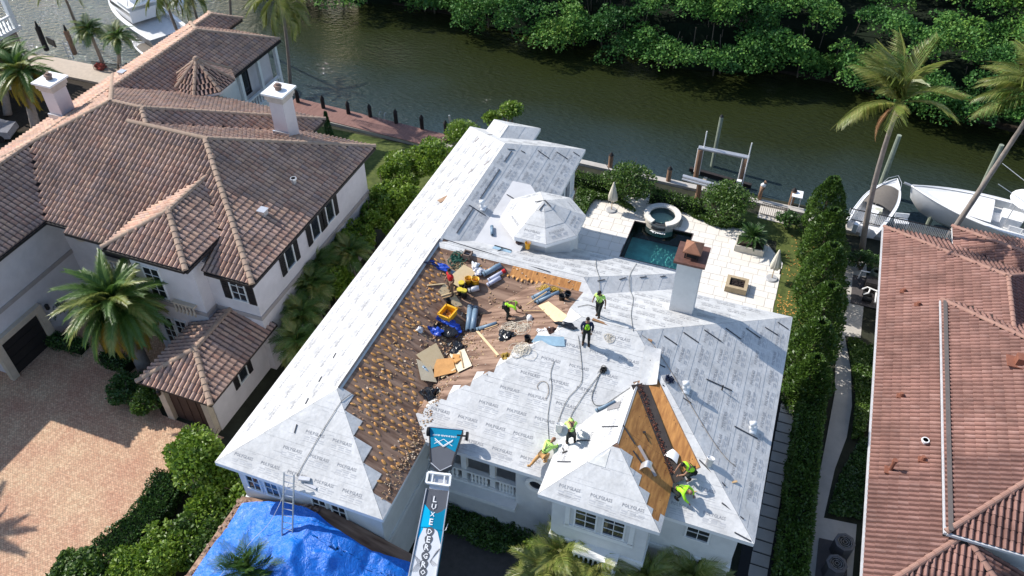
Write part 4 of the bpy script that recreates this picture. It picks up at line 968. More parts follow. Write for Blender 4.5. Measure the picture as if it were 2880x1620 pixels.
q = at(657, 515, 9.2); vent('roof_vent', 'square pale metal vent casting a shadow on the right grey tile slope', gon(q.x, q.y), .2, .35, M['alu'], True)
q = at(735, 437, 9.2); vent('roof_vent', 'round grey pipe vent high on the right grey tile slope', gon(q.x, q.y), .14, .4, M['alu'])
q = at(310, 190, 8.6); vent('roof_vent', 'little square vent on the sunlit left slope of the grey house', gon(q.x, q.y), .2, .3, M['alu'], True)
# ================================================================ TERRACOTTA HOUSE (right)
RB = [Block('R', 8.21, 20.28, 27.0, 47.83, 3.5, .436, 'f'), Block('P', 8.21, 15.43, 20.77, 33, 3.5, .436, 'b'), Block('Q', 11.02, 26.4, 24.13, 39.56, 5.26, .436),
      Block('U', 12.23, 26.4, 37.5, 48.8, 3.94, .436, 'f')]
RH = thing('terracotta_house', 'house with pinkish terracotta S-tile roof and white gutter at the right edge', 'house', (14, 30, 0))
rd = deck(RB, 'roof', [M['soffit'], M['white']], RH, .2)
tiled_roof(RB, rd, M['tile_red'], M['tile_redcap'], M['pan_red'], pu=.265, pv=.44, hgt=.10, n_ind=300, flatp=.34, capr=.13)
walls('wall', 9.05, 19.6, 21.5, 47.1, 3.45, M['stucco_white'], RH); walls('wall', 11.6, 25.8, 24.8, 38.9, 5.2, M['stucco_white'], RH); walls('wall', 12.9, 25.8, 38.5, 48.2, 3.9, M['stucco_white'], RH)
for a, b in (((8.14, 20.7, 3.42), (8.14, 47.8, 3.42)), ((10.97, 24.05, 5.22), (10.97, 39.5, 5.22)), ((11.05, 24.06, 5.22), (26.4, 24.06, 5.22))): mb = MB(); mb.bar(a, b, .1, .14); mb.build('gutter', mat('gutter_white', (.55, .56, .58), .5), RH)
mb = MB(); mb.bar((11.13, 24.1, 5.5), (11.13, 39.3, 5.5), .2, .03); mb.build('gutter_liner', mat('gutter_grey', (.14, .12, .11), .6), RH)
for i in range(5): window(RH, (9.05, 23.5+i*4.6, 1.8), 1.1, 1.3, '-x', 2, 2, W2, M['glass'])
terr = mat('terracotta_vent', (.24, .095, .06), .7, .15)
def ron(dx, dy, z=4.5):
    for _ in range(8): q = at(dx, dy, z); z = roof_h(RB, q.x, q.y)
    return (q.x, q.y, z)
def vent_red(label, dx, dy, kind=0):
    p = ron(dx, dy); mb = MB()
    if kind == 0: mb.box((p[0], p[1], p[2]+.08), (.4, .32, .12)); mb.tube([(p[0], p[1], p[2]), (p[0]-.02, p[1]+.05, p[2]+.3)], [.16, .1], 8)
    elif kind == 1: mb.cyl((p[0], p[1], p[2]-.1), (p[0], p[1], p[2]+.75), .09, .09, 10); mb.cyl((p[0], p[1], p[2]+.75), (p[0], p[1], p[2]+.9), .13, .12, 10); mb.box((p[0], p[1], p[2]+.05), (.5, .45, .06))
    else: mb.box((p[0], p[1], p[2]+.25), (.5, .5, .5)); mb.box((p[0]-.1, p[1], p[2]+.05), (1.0, .8, .06))
    tag(mb.build('tile_vent', terr, origin=p), label, 'vent')
vent_red('orange vent hood highest on the left slope of the terracotta roof', 2272, 737); vent_red('small red vent hood on the terracotta slope, between two others', 2308, 771)
vent_red('orange red vent hood third from the top of the terracotta slope', 2265, 1000); vent_red('pink red vent hood in the middle of the terracotta left slope', 2263, 999+118, 0) if 0 else None
vent_red('flat pink vent hood level with the long gutter middle', 2264, 1000+2, 0) if 0 else None
vent_red('tall orange pipe vent with long shadow on the terracotta slope', 2238, 1185, 1); vent_red('little dark red vent hood near the long gutter', 2320, 1160); vent_red('boxy orange vent at the right picture edge', 2565, 915, 2)
p = ron(2324, 1115); vent('roof_vent', 'whitish round vent cap on the terracotta slope', p, .13, .28, M['white'])
# ================================================================ LOWER ROOF WITH TARP (front left of white house)
TH_ = thing('entry_wing', 'lower front wing of the white house covered by the blue tarp', 'building', (-15, 11, 0))
walls('wall', -18.7, -11.0, 0, 15.9, 3.2, M['stucco_white'], TH_)
def tz(x, y): return 3.35+.36*max(0, min(x+19.6, -10.2-x, 16.5-y if False else 99))
mb = MB(); mb.prism([(-19.6, 0, 3.3), (-10.2, 0, 3.3), (-10.2, 16.0, 3.3), (-19.6, 16.0, 3.3)], .22); mb.add([(-19.6, 0, 3.31), (-14.9, 0, 5.0), (-14.9, 16.05, 5.0), (-19.6, 16.05, 3.31), (-10.2, 0, 3.31), (-10.2, 16.05, 3.31)], [(3, 0, 1, 2), (1, 4, 5, 2)]); mb.build('roof', M['under'], TH_)
mb = MB()
for i in range(260):
    y = random.uniform(4, 15.9); x = -19.55+random.uniform(0, .5); mb.box((x, y, tz(x, y)+.04), (random.uniform(.05, .2), random.uniform(.04, .12), .03), rot=mathutils.Euler((random.uniform(-.4, .4), random.uniform(-.5, .2), random.uniform(0, 6))).to_matrix())
for i in range(60): x = random.uniform(-19.4, -15); mb.box((x, 15.85+random.uniform(-.35, .1), tz(x, 15)+.05), (.14, .08, .03), rz=random.uniform(0, 6))
o = mb.build('tile_rubble', ramp_mat('rubble', [(.30, .17, .12), (.42, .30, .22), (.2, .12, .09), (.5, .4, .32)], .9), TH_); o['kind'] = 'stuff'
from mathutils import noise as NZ
def tarp(u, v):
    x = -19.15+u*9.6; y = 2.0+v*13.55+.35*math.sin(u*7)*(v > .93)
    z = tz(x, y)+.10
    a = NZ.fractal(Vector((x*.55, y*.55, 3)), 1.0, 2.0, 4); r = abs(NZ.noise(Vector((x*.45+y*.35, y*.3-x*.2, 9))))
    z += .13*a+.42*max(0, .28-r)*(1 if x > -16 else .5)
    z += .16*abs(math.sin((x*.9-y*.55)+NZ.noise(Vector((x*.3, y*.3, 1)))*3))*max(0, min(1, (x+16.2)/3))
    z += .05*NZ.noise(Vector((x*2.2, y*2.2, 5)))
    if u > .97: z -= (u-.97)*14
    return (x, y, z)
mb = MB(); mb.grid(tarp, 150, 200); o = mb.build('tarp', M['tarp'], None, True); tag(o, 'crumpled glossy blue tarp spread over the lower front roof', 'tarp')
# ================================================================ foliage builders
def leaf_quads(C, size, name, m, parent=None, aspect=.6, flat=.35, dirs=None):
    n = len(C); C = np.asarray(C, float)
    s = size*rng.uniform(.6, 1.3, n)
    a = rng.normal(size=(n, 3)); a[:, 2] *= .5
    if dirs is not None: a = a*.6+dirs
    a /= np.linalg.norm(a, axis=1)[:, None]
    nn_ = rng.normal(size=(n, 3))*(1-flat)+np.array([0, 0, 1])*1.2*flat
    if dirs is not None: nn_ += dirs*.5
    b = np.cross(nn_, a); b /= np.linalg.norm(b, axis=1)[:, None]+1e-9
    A = a*s[:, None]; B = b*(s*aspect)[:, None]
    V = np.stack([C-A*.5, C+B*.5+A*.05, C+A*.55, C-B*.5+A*.05], 1)
    return bulk_mesh(name, V, [(0, 1, 2, 3)], m, parent)
def crown_points(center, r, n, lobes=9, seed=0, shell=.55, squash=(1, 1, 1), lr=(.35, .6)):
    rs = np.random.default_rng(seed); c = np.array(center, float); r = np.array(r if hasattr(r, '__len__') else (r, r, r), float)
    L = rs.normal(size=(lobes, 3)); L /= np.linalg.norm(L, axis=1)[:, None]; L[:, 2] = np.abs(L[:, 2])*1.0-.25
    lc = L*rs.uniform(.45, .8, (lobes, 1)); ls = rs.uniform(lr[0], lr[1], lobes)
    k = rs.integers(0, lobes, n); d = rs.normal(size=(n, 3)); d /= np.linalg.norm(d, axis=1)[:, None]
    rad = shell+(1-shell)*rs.random((n, 1))**.6
    P = lc[k]+d*rad*ls[k][:, None]
    keep = P[:, 2] > -.8
    return c+P[keep]*r, d[keep]
def tree(label, cat, base, h, r, n, m, seed, size=.28, name='tree', group=None, lobes=12, trunk_r=.12, stems=3, crown_z=None, lr=(.32, .55)):
    base = Vector(base); t = thing(name, label, cat, base, group)
    r3 = r if hasattr(r, '__len__') else (r, r, r*.85); cz = crown_z if crown_z is not None else h-r3[2]*.75
    mb = MB(); rr = random.Random(seed)
    for k in range(stems):
        a = rr.uniform(0, 6.3); e = base+Vector((math.cos(a)*r3[0]*.5, math.sin(a)*r3[1]*.5, cz*.95)); mid = base.lerp(e, .5)+Vector((rr.uniform(-.2, .2), rr.uniform(-.2, .2), 0))
        mb.tube([base, mid, e], [trunk_r, trunk_r*.75, trunk_r*.35], 6)
        for q in range(3):
            f = e+Vector((rr.uniform(-1, 1)*r3[0]*.5, rr.uniform(-1, 1)*r3[1]*.5, rr.uniform(0, .8)*r3[2])); mb.tube([mid.lerp(e, .6), f], [trunk_r*.4, trunk_r*.15], 4)
    mb.build('trunk', M['bark'], t)
    P, D = crown_points((base.x, base.y, base.z+cz), r3, n, lobes, seed, lr=lr)
    leaf_quads(P, size, 'crown', m, t, dirs=D*.6)
    return t
def hedge(label, pts, wd, h, m, n, size=.14, name='hedge', cat='hedge', z0=0, group=None, top=None):
    """clipped hedge along a polyline: dark core and a skin of leaves"""
    mb = MB(); P = []; D = []
    for a, b in zip(pts[:-1], pts[1:]):
        a = Vector((a[0], a[1], z0)); b = Vector((b[0], b[1], z0)); mb.bar(a+Vector((0, 0, h*.47)), b+Vector((0, 0, h*.47)), wd*.82, h*.9)
        L = (b-a).length; d = (b-a).normalized(); s = Vector((-d.y, d.x, 0)); k = int(n*L)
        for _ in range(k):
            t_ = random.uniform(-.1, L+.1); f = random.random(); o_ = abs(random.gauss(0, .06)) 
            if f < .5: u_ = random.uniform(-.5, .5)*wd; q = a+d*t_+s*u_+Vector((0, 0, h+o_+min(.35, h*.12)*NZ.noise(Vector((t_*.9, u_*1.2, h)))*1.6)); dd_ = (0, 0, 1)
            else: sg = 1 if f < .75 else -1; z_ = random.uniform(.02, h); q = a+d*t_+s*(sg*(wd/2+o_+.18*NZ.noise(Vector((t_*1.1, z_*1.3, sg)))))+Vector((0, 0, z_)); dd_ = (s.x*sg, s.y*sg, .2)
            P.append(q[:]); D.append(dd_)
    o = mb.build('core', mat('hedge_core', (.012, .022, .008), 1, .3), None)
    t = thing(name, label, cat, (pts[0][0], pts[0][1], z0), group); off = wloc(t); 
    for v in o.data.vertices: v.co -= off
    o.parent = t
    leaf_quads(np.array(P), size, 'foliage', m, t, dirs=np.array(D))
    return t
# ---- palm fronds: each frond a mesh with leaflets
def frond_mesh(L=2.6, droop=.9, nl=34, ll=.55, m='frond', seed=0, vee=.5, wind=0.0, wl=.045, curl=0):
    r = random.Random(seed); mb = MB(); pts = []
    for i in range(13):
        t_ = i/12; pts.append(Vector((L*t_*(1-.12*t_*droop), .12*L*math.sin(t_*2)*curl, L*(.42*t_-droop*.75*t_*t_))))
    mb.tube(pts, [.035*(1-i/14) for i in range(13)], 4)
    for i in range(nl):
        t_ = .10+.9*i/nl; f = t_*12; k = min(int(f), 11); p = pts[k].lerp(pts[k+1], f-k); tg = (pts[k+1]-pts[k]).normalized()
        side = Vector((0, 1, 0)); upv = tg.cross(side).normalized(); upv = -upv if upv.z < 0 else upv
        for s in (-1, 1):
            le = ll*(math.sin(min(1, t_*1.15)*PI*.86)+.22)*r.uniform(.85, 1.1)
            d = (tg*(.55+.5*t_)+side*s*(1-.25*t_)*(1-wind*(s > 0)*.5)+upv*vee*r.uniform(.3, .8)+Vector((0, wind*1.2, 0))).normalized()
            tip = p+d*le+Vector((0, 0, -le*le*.35*r.uniform(.6, 1.3))); mid = p+d*le*.5+Vector((0, 0, .02))
            wv = tg*wl; mb.add([p-wv*.4, p+wv*.4, mid+wv*.6, tip, mid-wv*.6], [(0, 1, 2, 3, 4)])
    o = mb.build('frond', M[m], None); me = o.data; bpy.data.objects.remove(o); return me
def palm(label, base, top, meshes, nf, trunk_r=.2, lean=None, name='palm_tree', cat='palm tree', tilt=(-.5, 1.1), seed=0, scale=1.0, dirf=None, group=None, crown_drop=0, yellow=None, rings=True):
    base = Vector(base); top = Vector(top); t = thing(name, label, cat, base, group); r = random.Random(seed)
    if trunk_r:
        mb = MB(); N = 18; ctrl = base.lerp(top, .5)+(Vector(lean) if lean else Vector((0, 0, 0)))
        pts = [base*((1-s)**2)+ctrl*(2*s*(1-s))+top*s*s for s in [i/N for i in range(N+1)]]
        mb.tube(pts, [trunk_r*(1.35-.5*i/N+(.06 if i % 2 else 0)) for i in range(N+1)], 10); mb.build('trunk', M['palm_bark'], t, True)
    for i in range(nf):
        f = i/max(1, nf-1); az = i*2.39996+r.uniform(-.25, .25); el = tilt[1]+(tilt[0]-tilt[1])*f**.8+r.uniform(-.12, .12)
        if dirf: az, el = dirf(i, nf, az, el, r)
        ms = meshes
        if yellow and f > .62: ms = yellow
        me = ms[i % len(ms)]
        R = Matrix.Rotation(az, 4, 'Z')@Matrix.Rotation(-el, 4, 'Y')@Matrix.Rotation(r.uniform(-.3, .3), 4, 'X')
        inst('frond', me, t, Matrix.Translation(top)@R@Matrix.Scale(scale*r.uniform(.88, 1.08), 4))
    return t
FD = [frond_mesh(3.3, .95, 84, .52, ('frond', 'frond', 'frond_coco')[s], s, .45, wl=.042) for s in range(3)]
FDy = [frond_mesh(3.2, 1.15, 76, .48, 'frond_yel', s+9, .4, wl=.045) for s in range(2)]
FC = [frond_mesh(3.6, .75, 44, .8, 'frond_coco', s+20, .1, wind=.6, wl=.034) for s in range(3)]
FCd = [frond_mesh(2.8, .9, 26, .3, 'frond_dead', s+30, .1) for s in range(1)]
FA = [frond_mesh(1.9, .95, 34, .5, 'frond_coco', s+40, .5, wl=.034) for s in range(3)]
FG = [frond_mesh(1.7, .9, 30, .5, ('frond', 'frond_coco', 'frond')[s], s+50, .4, wl=.04) for s in range(3)]
FS = [frond_mesh(1.25, .55, 34, .17, 'leaf_dark', s+60, .5, wl=.022) for s in range(2)]
FB = [frond_mesh(2.2, .5, 30, .55, 'frond', s+70, .5, wl=.03) for s in range(2)]
# date palm in the drive
b = at(368, 935, 0); palm('big date palm with yellowing lower fronds rising before the lavender house', b, (b.x-.35, b.y+.3, 5.15), FD, 96, .33, tilt=(-1.15, 1.25), seed=3, yellow=FDy, scale=1.0)
# ---- two wind-blown coconut palms on the right
def blown(i, nf, az, el, r):
    if i % 5: return r.gauss(PI, .6), r.uniform(-.3, 1.2)
    return r.uniform(-1.6, 1.6), r.uniform(.15, 1.3)
b = at(2168, 632, 0); tp = at(2262, 262, 12.4)
P1 = palm('tall coconut palm with wind-blown crown, in front of the covered boat', b, tp, FC, 24, .15, lean=(-.5, .3, 0), seed=5, dirf=blown, scale=1.15)
inst('frond', FCd[0], P1, Matrix.Translation(tp)@Matrix.Rotation(3.5, 4, 'Z')@Matrix.Rotation(1.05, 4, 'Y'))
b = at(2385, 598, 0); tp = at(2618, 245, 11.2)
palm('second coconut palm leaning right past the white fishing boat', b, tp, FC, 22, .15, lean=(.2, .4, 0), seed=8, dirf=blown, scale=1.2)
# ---- palms at the upper left
b = at(262, 168, 0); palm('green palm in front of the sport fishing boat, left of a second crown', b, at(225, 78, 4.6), FG, 26, .14, seed=11, scale=1.05)
b = at(300, 175, 0); palm('green palm in front of the sport fishing boat, right of a second crown', b, at(298, 95, 4.6), FG, 24, .14, seed=12, scale=1.0)
b = at(92, 325, 0); palm('broad feathery date palm behind the far left chimney', b, (b.x-.2, b.y+1.0, 4.6), FD, 46, .3, seed=13, tilt=(-.9, 1.2), yellow=FDy, scale=.92)
b = at(20, 290, 0); palm('palm at the left picture edge above the parked car', b, (b.x-.6, b.y+2.0, 4.4), FD, 34, .25, seed=14, scale=.85)
b = at(730, 214, 0); tp = at(704, -12, 9.8); palm('slender palm with drooping crown right of the far tiled wing', b, tp, FC, 22, .12, seed=15, tilt=(-1.1, .9), scale=1.0, lean=(.2, .2, 0))
b = at(451, 92, 0); tp = at(405, -25, 7.2); palm('thin palm standing behind the sport fishing boat stern', b, tp, FC, 18, .12, seed=16, tilt=(-1.1, .8), scale=.8)
b = at(502, 72, 0); tp = at(478, -20, 7.); palm('thin palm behind the tiled ridge end, its fronds hanging into the picture', b, tp, FC, 18, .11, seed=17, tilt=(-1.1, .8), scale=.75)
b = at(581, 72, 0); tp = at(577, -60, 7.4); palm('thin straight palm trunk between the ridge end and the slender palm', b, tp, FC, 14, .11, seed=18, tilt=(-.6, .9), scale=.7)
b = at(205, 95, -1.2); tp = at(150, -40, 8.0); palm('leaning bare palm trunk over the blue water at the upper left', b, tp, FC, 14, .12, seed=19, tilt=(-.5, .9), scale=.8)
palm('tall palm out of view left of the drive, known by its shadow', (-43.4, 12.6, 0), (-43.0, 12.4, 7.4), FD, 26, .2, seed=77, scale=.95)
palm('second tall palm out of view left of the drive, known by its shadow', (-43.0, 8.6, 0), (-43.0, 8.4, 6.6), FD, 24, .2, seed=78, scale=.9)
# ---- palms at the bottom edge
for i, (x, y, z, l_) in enumerate(((1412, 1398, 2.9, 'pale green areca palm below the double front window'), (1490, 1430, 2.8, 'areca palm in the middle of the bottom edge group'), (1370, 1440, 2.5, 'areca palm nearest the dark courtyard'), (1625, 1455, 2.6, 'areca palm at the bottom edge beside the corner of the front bay'), (1745, 1452, 2.6, 'rightmost areca palm at the bottom edge'))):
    tp = at(x, y, z); palm(l_, (tp.x, tp.y, 0), tp, FA, 26, .09, seed=30+i, tilt=(-.6, 1.2), scale=1.0, name='areca_palm')
tp = at(622, 1440, 4.9); palm('dark spiky palm top sticking up in front of the blue tarp', (tp.x, tp.y, 0), tp, FB, 22, .14, seed=41, tilt=(-.1, 1.35), scale=.75)
# left strip between the houses: feathery palms then leafy trees
for i, (x, y, z, l_) in enumerate(((800, 668, 3.6, 'fishtail palm clump topmost beside the lavender wall'), (785, 720, 3.4, 'fishtail palm clump beside the second shuttered window'), (760, 792, 3.0, 'fishtail palm clump in the middle of the side garden'), (748, 862, 2.6, 'fishtail palm clump lowest in the side garden'), (880, 640, 3.4, 'arching palm clump next to the white eave'))):
    tp = at(x, y, z); palm(l_, (tp.x+.2, tp.y, 0), tp, FG, 30, .08, seed=50+i, tilt=(-.5, 1.2), scale=.95, name='palm_clump')
for i, (x, y, z, r, l_) in enumerate(((1085, 392, 4.0, 1.9, 'light green leafy tree beside the white roof near the canal'), (1005, 425, 3.8, 2.0, 'light green leafy tree beside the blue pool corner'), (965, 500, 3.6, 1.9, 'leafy tree with white blossom beside the white roof'), (925, 565, 3.4, 1.7, 'leafy tree halfway along the long white eave'), (1010, 500, 3.3, 1.5, 'small leafy tree tucked against the white eave'), (870, 610, 3.4, 1.4, 'leafy tree above the palm clumps of the side garden'), (845, 700, 2.8, 1.2, 'small leafy tree between the palm clumps and the white eave'))):
    z += .5; c = at(x, y, z-.4); tree(l_, 'tree', (c.x, c.y, 0), z+.5, (r, r*1.15, 1.9), 6000, M['leaf_light'], 70+i, .23, lobes=22, lr=(.2, .38), group=None)
c = at(1165, 340, 1.8); tree('rounded clipped bright green bush at the far left corner of the white roof', 'bush', (c.x, c.y, 0), 2.6, 1.55, 5500, M['leaf_light'], 80, .16, name='bush', lobes=14, lr=(.5, .6), stems=2)
c = at(1282, 292, 2.6); tree('small tree poking up behind the far end of the white roof', 'tree', (c.x, c.y, 0), 3.8, (1.1, 1.0, 1.1), 1700, M['leaf_light'], 81, .2)
c = at(1240, 305, 2.2); tree('little sapling left of the tree behind the white roof end', 'tree', (c.x, c.y, 0), 3.0, (.8, .8, .7), 700, M['leaf_light'], 82, .2)
# pool garden
c = at(1577, 460, 1.3); tree('round dark green shrub left of the spa', 'bush', (c.x, c.y, 0), 2.7, (2.1, 1.9, 1.5), 6500, M['leaf'], 90, .17, name='bush', lobes=18, stems=3)
c = at(1822, 520, 1.3); tree('round dark green shrub right of the spa', 'bush', (c.x, c.y, 0), 2.7, (2.2, 2.0, 1.5), 7000, M['leaf'], 91, .17, name='bush', lobes=18, stems=3)
c = at(1985, 552, .8); tree('small green bush at the end of the little fence', 'bush', (c.x, c.y, 0), 1.4, (.9, .9, .7), 1500, M['leaf_dark'], 92, .15, name='bush')
hedge('low clipped hedge along the water left of the pool shrubs', [at(1450, 437, 1).xy[:], at(1545, 458, 1).xy[:]], 1.0, 1.0, M['leaf'], 420)
hedge('low clipped hedge along the water between the two pool shrubs', [at(1640, 478, 1).xy[:], at(1770, 512, 1).xy[:]], .9, 1.0, M['leaf'], 420)
def groundcover(label, poly, n, m, size=.16, h=.35, name='ground_cover', z0=0.0):
    if area(poly) < 0: poly = poly[::-1]
    xs = [p[0] for p in poly]; ys = [p[1] for p in poly]; P = []
    hs_ = poly
    while len(P) < n:
        x = random.uniform(min(xs), max(xs)); y = random.uniform(min(ys), max(ys))
        c = False; j = len(poly)-1
        for i in range(len(poly)):
            if (poly[i][1] > y) != (poly[j][1] > y) and x < (poly[j][0]-poly[i][0])*(y-poly[i][1])/(poly[j][1]-poly[i][1])+poly[i][0]: c = not c
            j = i
        if c: P.append((x, y, z0+h*(.2+.8*random.random()*(.6+.5*NZ.noise(Vector((x*.8, y*.8, 2))))+.25*NZ.noise(Vector((x*1.5, y*1.5, 7))))))
    o = leaf_quads(np.array(P), size, name, m); o['kind'] = 'stuff'; tag(o, label, 'ground cover'); return o
pt = lambda *a: [at(x, y, 0).xy[:] for x, y in a]
groundcover('leafy ground cover left of the patio umbrella', pt((1455, 460), (1530, 470), (1600, 540), (1540, 510), (1495, 505), (1470, 545), (1445, 520)), 9000, M['leaf'], h=.6)
groundcover('leafy ground cover between the spa and the right pool shrub', pt((1640, 500), (1780, 530), (1900, 580), (1800, 575), (1735, 545), (1690, 515)), 11000, M['leaf'], h=.55)
# sago palm in planter
c = at(1893, 600, 1.0); palm('dark green sago palm bursting from the white planter', (c.x, c.y, .5), (c.x, c.y, 1.0), FS, 60, .16, seed=93, tilt=(-.35, 1.35), scale=1.0, name='sago_palm')
# right: row of tall clipped ficus, then lower hedge
for i, (x, y, h, r) in enumerate(((2062, 525, 4.9, 1.35), (2062, 600, 4.6, 1.4), (2060, 690, 4.6, 1.45), (2055, 790, 4.5, 1.4), (2030, 880, 4.4, 1.35), (2022, 960, 3.8, 1.2))):
    c = at(x+14, y, h*.5); where = ('nearest the water', 'second from the water', 'third from the water', 'fourth from the water by the pumps', 'fifth from the water by the roof corner', 'lowest and smallest of all')[i]
    t = thing('ficus_tree', 'clipped ficus in the right garden row, '+where, 'tree', (c.x, c.y, 0), 'clipped ficus row between the gardens')
    mb = MB(); mb.tube([(c.x, c.y, 0), (c.x, c.y, h*.8)], [.14, .05], 6); mb.build('trunk', M['bark'], t)
    n_ = 7500; zz = rng.random(n_)**.8; a = rng.random(n_)*2*PI
    rad = r*(1.02-zz**2.6*.78)*(1+.13*np.sin(a*3+i+zz*4)+.11*np.sin(a*5-zz*11)+.06*np.sin(a*2+zz*19))*(.82+.24*rng.random(n_))
    P = np.stack([c.x+rad*np.cos(a), c.y+rad*np.sin(a)*1.0, .1+zz*h], 1); D = np.stack([np.cos(a), np.sin(a), .3+zz], 1)
    leaf_quads(P, .19, 'crown', M['leaf'], t, dirs=D*.7)
h0 = at(2000, 1000, 1.4); h1 = at(1958, 1240, 1.4); h2 = at(1915, 1500, 1.4)
hedge('long dark hedge between the stepping pads and the curved path', [(5.5, 35.5), (5.55, 28), (5.7, 17)], 1.25, 1.8, M['leaf'], 1100, .16)
c = at(2172, 660, .6); tree('dark bush in the corner planter beside the coconut palm trunk', 'bush', (c.x, c.y, 0), 1.4, (1.1, .8, .8), 2200, M['leaf_dark'], 95, .14, name='bush')
groundcover('low green shrubs between the curved path and the terracotta house', pt((2130, 860), (2195, 880), (2190, 1010), (2170, 1100), (2140, 1110), (2150, 1000)), 9000, M['leaf'], h=.8)
groundcover('dark planting under the curved path shrubs', pt((2165, 1100), (2190, 1110), (2165, 1310), (2080, 1295), (2110, 1200)), 3000, M['leaf_dark'], h=.3)
# left front garden
c = at(492, 1160, 2.2); tree('bright yellow-green bush at the corner of the white roof', 'bush', (c.x, c.y, 0), 3.6, (1.8, 1.8, 2.0), 8000, M['leaf_light'], 96, .22, name='bush', lobes=16)
c = at(560, 1250, 1.5); tree('olive bush under the white house front-left corner', 'bush', (c.x, c.y, 0), 2.6, (1.6, 2.0, 1.4), 5500, M['leaf_light'], 97, .22, name='bush', lobes=14)
hedge('dark clipped hedge along the brick drive', pt((440, 1215), (400, 1290), (345, 1355), (275, 1410)), 1.5, 1.0, M['leaf_dark'], 1300, .13)
for i, (x, y, r, h, l_, mt) in enumerate(((520, 1350, 1.7, 2.4, 'loose green bush between the drive hedge and the tarp', 'leaf'), (440, 1390, 1.7, 2.4, 'feathery green bush left of the tarp edge', 'leaf_light'), (350, 1440, 1.7, 2.0, 'bush at the bottom edge left of the feathery bush', 'leaf_light'), (230, 1450, 1.4, 1.8, 'bush at the bottom edge near the drive', 'leaf'), (170, 1450, 1.1, 1.5, 'leftmost small bush at the bottom edge', 'leaf'), (560, 1420, 1.2, 2.0, 'dark bush against the tarp roof edge', 'leaf_dark'), (590, 1290, 1.1, 1.6, 'bush tucked against the front-left wall', 'leaf'))):
    c = at(x, y, h*.5); tree(l_, 'bush', (c.x, c.y, 0), h, (r, r, h*.55), 5200, M[mt], 100+i, .2, name='bush', lobes=14)
c = at(375, 1010, .6); tree('glossy green bush beside the garage pillar', 'bush', (c.x, c.y, 0), 1.4, (1.0, 1.0, .8), 3200, M['leaf'], 110, .16, name='bush')
c = at(318, 985, .5); tree('dark round bush at the foot of the date palm', 'bush', (c.x, c.y, 0), 1.3, (1.3, 1.3, .8), 3200, M['leaf_dark'], 111, .16, name='bush')
c = at(130, 790, .8); tree('dark bush beside the garage door', 'bush', (c.x, c.y, 0), 2.4, (1.2, 1.2, 1.2), 3000, M['leaf_dark'], 112, .16, name='bush')
hedge('low dark hedge below the date palm', pt((130, 860), (215, 885)), .8, .7, M['leaf_dark'], 500, .13); hedge('dark hedge block right of the date palm trunk', pt((268, 905), (330, 935)), .9, .7, M['leaf_dark'], 500, .13)
# climbing flowers in the courtyard
groundcover('shaded courtyard shrubs with a few yellow flowers', pt((1085, 1290), (1380, 1330), (1370, 1400), (1240, 1400), (1120, 1350)), 7000, M['leaf_dark'], h=1.4)
c = at(1340, 1395, 1.6); tree('sunlit leafy vine at the corner of the front bay', 'bush', (c.x, c.y, 0), 2.6, (.6, .6, 1.2), 1600, M['leaf_light'], 113, .15, name='bush')
# conical dark cypress next to the dock lawn
c = at(825, 322, 1.3); t = thing('cypress', 'small dark column cypress on the lawn by the dock', 'tree', (c.x, c.y, 0)); a = rng.random(1500)*2*PI; zz = rng.random(1500)
mb = MB(); mb.tube([(c.x, c.y, 0), (c.x, c.y, 2.4)], [.06, .02], 5); mb.build('trunk', M['bark'], t)
leaf_quads(np.stack([c.x+.4*(1-zz*.8)*np.cos(a), c.y+.4*(1-zz*.8)*np.sin(a), zz*2.7+.1], 1), .16, 'crown', M['leaf_dark'], t)
# ---- mangrove wood across the canal: clumped crowns, one mass
NC = 1300; P = []; D = []; rs = np.random.default_rng(5)
def bank(x): return 75.6+1.2*math.sin(x*.12)+.8*math.sin(x*.31+1)+(-.24*(x-3) if x > 3 else 0)
for i in range(NC):
    x = rs.uniform(-60, 50); dpt = rs.random()**1.15*42; yb = bank(x)
    y = yb-3.3+dpt; 
    top = (2.6 if dpt < 2.5 else 4.6+min(dpt, 14)*.28)+rs.uniform(-1.4, 1.4)
    r = rs.uniform(.8, 2.0); n_ = int(560*r*r/2.2); 
    d = rs.normal(size=(n_, 3)); d /= np.linalg.norm(d, axis=1)[:, None]; d[:, 2] = np.abs(d[:, 2])*1.1-.35
    k = rs.integers(0, 5, n_); lb = rs.normal(size=(5, 3))*.5; lb[:, 2] *= .5
    P.append(np.array([x, y, top-r*.5])+(lb[k]+d*rs.uniform(.45, .75, (n_, 1)))*r*np.array([1.05, 1.05, .8])); D.append(d)
P = np.concatenate(P); D = np.concatenate(D); keep = P[:, 2] > -.8
o = leaf_quads(P[keep], .25, 'mangrove_wood', M['leaf_mang'], dirs=D[keep]*.8, aspect=.75); o['kind'] = 'stuff'; tag(o, 'dense dark mangrove wood along the far bank', 'wood')
mb = MB()
for i in range(220):
    x = rs.uniform(-58, 50); y = bank(x)+rs.uniform(-1.0, 4); a = Vector((x, y, -1.2)); mb.tube([a, a+Vector((rs.uniform(-.8, .8), rs.uniform(-.8, .8), rs.uniform(3, 5)))], [.1, .04], 4)
o = mb.build('mangrove_stems', M['bark']); o['kind'] = 'stuff'; tag(o, 'dark stems and roots of the mangrove wood', 'stems')
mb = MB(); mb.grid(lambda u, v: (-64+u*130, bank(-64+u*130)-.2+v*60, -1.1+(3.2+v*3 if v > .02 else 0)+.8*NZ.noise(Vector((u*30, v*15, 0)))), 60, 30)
o = mb.build('undergrowth', mat('wood_shade', (.006, .013, .005), 1, .3)); o['kind'] = 'structure'
